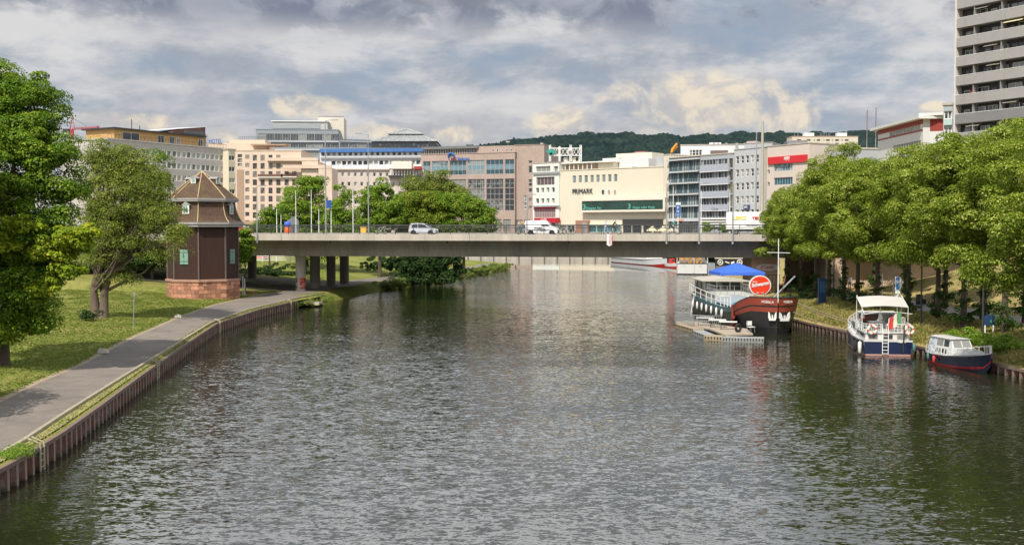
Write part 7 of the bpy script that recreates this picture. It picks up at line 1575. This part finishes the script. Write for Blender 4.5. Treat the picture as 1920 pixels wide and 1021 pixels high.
bicycle(onb(714, 3.2), FR, 'white bicycle parked against the bridge railing right of the lamp with an arm', ('silver', (.6, .6, .62)))
bicycle(onb(1058, 3.2), FR, 'bicycle parked by the railing just right of the white van', ('ivory', (.66, .62, .55)))
bicycle(onb(1066, 3.4), FR + R(10), 'second parked bicycle, right of the one beside the van', ('grey', (.4, .4, .42)))
p = D(1593, 535, 118); person((p.x, 118, rgz(p.x, 118) + .05), R(170), 'person in a white shirt walking under the lindens by the underpass', walkJ(), (cl('white shirt', (.7, .7, .7)), cl('grey trousers', (.12, .12, .14))), hair_d)
p = D(1604, 545, 122); o = empty('traffic_cone', (p.x, 122, rgz(p.x, 122)), 0, 'red and white traffic cone on the pavement by the underpass', 'cone'); b = MB(); b.lathe([(.2, .03), (.04, .75)], 12, red_paint); b.lathe([(.15, .3), (.1, .5)], 12, white_paint); b.build('cone', o); b = MB(); b.box(-.25, .25, -.25, .25, 0, .04, red_paint); b.build('base', o)
# terrace parasols in front of the glass offices
for px, lb in ((1222, 'leftmost'), (1243, 'middle'), (1262, 'rightmost')):
    d = 322; x = (px - CXP) / F * d; o = empty('terrace_parasol', (x, d, 1.9), 0, lb + ' of the three pale yellow cafe parasols behind the bridge railing', 'parasol', 'pale yellow parasols in front of the offices'); yc = mt('pale yellow canvas', (.74, .66, .42), .8, .05, 1)
    b = MB(); b.lathe([(1.7, 6.6), (1.65, 6.8), (.1, 8.0)], 8, yc, smooth=False); b.build('canopy', o); b = MB(); b.tube([(0, 0, 0), (0, 0, 7.9)], .06, 5, frame_w); b.build('pole', o)
terr = MB(); terr.box(41, 52, 318, 334, 1.9, 6.4, mt('terrace wall', (.30, .28, .26), .85, .1, .5)); o = terr.build('raised_street'); struct(o); 
for o_ in bpy.data.objects:
    if o_.name.startswith('terrace_parasol'): pass
for px, w_, lb in ((1325, 1.6, 'left green shrub in front of the louvred block'), (1356, 1.8, 'right green shrub in front of the louvred block')):
    d = 300; x = (px - CXP) / F * d; P, nn, cc, rng = crown_pts([(0, 0, 7.6, w_, 1.2, 1.5)], 24, .7, 60, px, .3); V, Q = leaf_quads(P, nn, .4, rng); o = empty('street_tree', (x, d, 1.5), 0, lb, 'shrub'); npmesh('crown', V, Q, green_m, o); b = MB(); b.tube([(0, 0, -.5), (0, 0, 7)], .12, 6, bark); b.build('trunk', o)
o = empty('sign_pylon', ((1271 - CXP) / F * 300, 300, 1.5), 0, 'tall pole with a blue and white vertical sign in front of the glass offices', 'sign'); b = MB(); b.tube([(0, 0, 0), (0, 0, 14.0)], .14, 6, frame_w); b.build('pole', o)
b = MB(); b.box(-.65, .65, -.25, -.1, 11.2, 14.4, mt('sign blue', (.05, .13, .38), .5, .05, 1)); b.box(-.68, .68, -.26, -.1, 14.4, 15.0, frame_w); b.build('panel', o); textmesh('P', 1.1, white_paint, o, 'sign_lettering', (-.35, -.28, 13.2)); textmesh('SB', .7, white_paint, o, 'sign_lettering', (-.5, -.28, 12.3)); textmesh('24', .7, white_paint, o, 'sign_lettering', (-.45, -.28, 11.4))
# ---------------------------------------------------------------- right bank furniture
def gnd(px, d): x = (px - CXP) / F * d; return x, d, rgz(x, d)
lb_ = 'black park lamp posts on the right bank'
for px, d, lb in ((1729, 83, 'black lamp post between the bare trunked linden and the bushy linden'), (1845, 75, 'black lamp post left of the blue board near the right edge'), (1564, 108, 'thin black lamp post right of the blue information pillar')):
    x, y, z = gnd(px, d); o = empty('street_lamp', (x, y, z), 0, lb, 'street lamp', lb_); b = MB(); b.tube([(0, 0, -.1), (0, 0, .9), (0, 0, 5.4)], [.085, .08, .05], 8, dark_steel); b.build('pole', o); b = MB(); b.lathe([(.05, 5.4), (.22, 5.5), (.28, 5.7), (.05, 5.85)], 12, dark_steel); b.build('lamp_head', o)
x, y, z = gnd(1684, 84); o = empty('parking_sign', (x, y, z), 0, 'blue parking sign with an arrow end and two small panels on a post', 'sign'); b = MB(); b.tube([(0, 0, -.1), (0, 0, 4.2)], .04, 6, steel_grey); b.build('pole', o)
b = MB(); b.prismy([(-.22, 3.1), (.18, 3.1), (.42, 3.75), (.18, 4.15), (-.22, 4.15)], -.06, -.04, frame_w); b.prismy([(-.17, 3.15), (.12, 3.15), (.12, 4.1), (-.17, 4.1)], -.075, -.06, mt('parking blue', (.05, .20, .50), .4, .05, 2)); b.build('panel', o); textmesh('P', .5, white_paint, o, 'sign_lettering', (-.15, -.08, 3.55), depth=.005, bold=.01)
for k, (z0, tx) in enumerate(((2.55, '24 h'), (2.0, 'Bus'))): b = MB(); b.box(-.2, .2, -.06, -.045, z0, z0 + .5, frame_w); b.build('panel', o); textmesh(tx, .18, dark_steel, o, 'sign_lettering', (-.15, -.07, z0 + .17), depth=.005)
x, y, z = gnd(1542, 105); o = empty('information_pillar', (x, y, z), 0, 'dark blue information pillar among the linden trunks', 'pillar'); bp = mt('deep blue pillar', (.015, .045, .12), .45, .1, 1); b = MB(); b.box(-.36, .36, -.2, .2, .1, 2.6, bp); b.build('body', o); b = MB(); b.box(-.4, .4, -.24, .24, 0, .1, dark_steel); b.build('base', o); b = MB(); b.box(-.28, .28, -.215, -.2, 1.2, 2.3, mt('poster blue', (.04, .12, .26), .5, .2, 3)); b.build('panel', o)
x, y, z = gnd(1857, 75); o = empty('information_board', (x, y, z), R(-5), 'dark blue board on white feet beside the second black lamp post', 'board'); o.scale = (.7, .7, .62); b = MB(); b.box(-.55, .55, -.06, .06, 1.0, 2.1, bp); b.build('panel', o)
for s_ in (-.4, .4): b = MB(); b.box(s_ - .06, s_ + .06, -.05, .05, 0, 1.0, frame_w); b.build('leg', o)
b = MB(); b.prismy([(-.1, 1.35), (.2, 1.3), (.35, 1.7), (.15, 1.6)], -.075, -.06, mt('leaf green print', (.06, .25, .18), .5, .1, 1)); b.build('emblem', o)
x, y, z = gnd(1725, 97); o = empty('litter_bin', (x, y, z), 0, 'black litter bin beside the park bench', 'bin'); b = MB(); b.lathe([(.25, 0), (.3, .05), (.3, .8), (.26, .85)], 12, dark_steel); b.build('body', o); b = MB(); b.lathe([(.32, .85), (.32, .92), (.02, .98)], 12, dark_steel); b.build('lid', o)
x, y, z = gnd(1745, 97); o = empty('park_bench', (x, y, z), R(-160), 'slatted wooden park bench below the grassy slope', 'bench')
b = MB()
for k in range(4): b.obox((0, -.2 + k * .13, .45), 1.7, .1, .04, 0, wood)
b.build('seat', o); b = MB()
for k in range(3): b.obox((0, .28 + k * .05, .6 + k * .15), 1.7, .03, .1, 0, wood)
b.build('backrest', o)
for s_ in (-.7, .7): b = MB(); b.box(s_ - .03, s_ + .03, -.25, .3, 0, .45, dark_steel); b.build('leg', o)
for px, d, h, lb in ((1855, 100, 4.0, 'young staked tree on the slope above the blue board'), (1915, 95, 4.2, 'young staked tree at the right edge of the grassy slope'), (1696, 112, 3.0, 'young staked tree on the slope behind the parking sign')):
    x, y, z = gnd(px, d); o = empty('young_tree', (x, y, z), 0, lb, 'tree', 'young staked trees on the slope'); b = MB(); b.tube([(0, 0, -.2), (.05, 0, h * .6), (0, 0, h)], [.05, .04, .02], 6, mt('pale young bark', (.40, .34, .25), .9, .1, 3)); b.build('trunk', o); b = MB(); b.tube([(-.3, 0, -.2), (-.3, 0, 1.8)], .035, 5, wood); b.build('stake', o)
    P, nn, cc, rng = crown_pts([(0, 0, h, .6, .6, .8)], 14, .35, 40, px, .3); V, Q = leaf_quads(P, nn, .14, rng); npmesh('crown', V, Q, green_m, o)
for px, d, lb in ((1655, 108, 'white post left of its twin behind the motor yacht'), (1676, 102, 'white post right of its twin, left of the parking sign')):
    x, y, z = gnd(px, d); o = empty('white_post', (x, y, z), 0, lb, 'post', 'white posts by the path'); b = MB(); b.tube([(0, 0, -.1), (0, 0, 2.2)], .06, 6, white_paint); b.build('pole', o)
# left bank bits
for px, py, lb, w_ in ((334, 595, 'small pale kerb stone at the grass edge of the path, farther one', .32), (194, 661, 'small pale kerb stone at the grass edge of the path, nearer one', .34)):
    p = G(px, py, 1.05); b = MB(); b.add([(-w_, -w_ * .6, 0), (w_, -w_ * .7, 0), (w_ * .9, w_ * .7, 0), (-w_, w_ * .6, 0), (-w_ * .8, -w_ * .4, .25), (w_ * .75, -w_ * .5, .3), (w_ * .7, w_ * .45, .26), (-w_ * .75, w_ * .4, .28)], [(4, 5, 6, 7), (0, 1, 5, 4), (1, 2, 6, 5), (2, 3, 7, 6), (3, 0, 4, 7)], mt('pale stone', (.5, .47, .4), .9, .2, 3, .5)); o = b.build('boulder'); o.location = p; tag(o, lb, 'stone', 'pale stones along the path')
p = G(250, 611, 1.3); o = empty('marker_post', p, R(0), 'thin grey steel post standing in the lawn beside the path', 'post'); b = MB(); b.tube([(0, 0, 0), (.12, 0, 2.7)], .035, 6, steel_grey); b.build('pole', o); b = MB(); b.box(.05, .19, -.03, .03, 2.4, 2.7, steel_grey); b.build('plate', o)
b = MB(); rg = random.Random(2)
for i in range(26):
    x = rg.uniform(-1.4, 1.6); y = rg.uniform(-1.0, 1.0); r_ = rg.uniform(.18, .42); b.obox((x, y, r_ * .3 - abs(x) * .15), r_ * 1.5, r_ * 1.2, r_, rg.uniform(0, 3), mt('bank rubble', (.30, .26, .2), .95, .2, 2, .6, island=.3), rx=rg.uniform(-.4, .4))
o = b.build('rubble'); o.location = (lbx(124) - .2, 124.5, .5); tag(o, 'pile of pale rubble where the sheet pile wall ends near the bridge', 'rubble', None, 'stuff')
for px, lb in ((470, 'pile of sandstone pieces right of the tower base'),):
    p = G(466, 548, 1.2); b = MB()
    for i in range(12): r_ = rg.uniform(.15, .35); b.obox((rg.uniform(-.7, .7), rg.uniform(-.4, .4), .08), r_ * 1.4, r_, r_ * .8, rg.uniform(0, 3), stone)
    o = b.build('rubble'); o.location = p; tag(o, lb, 'rubble', None, 'stuff')
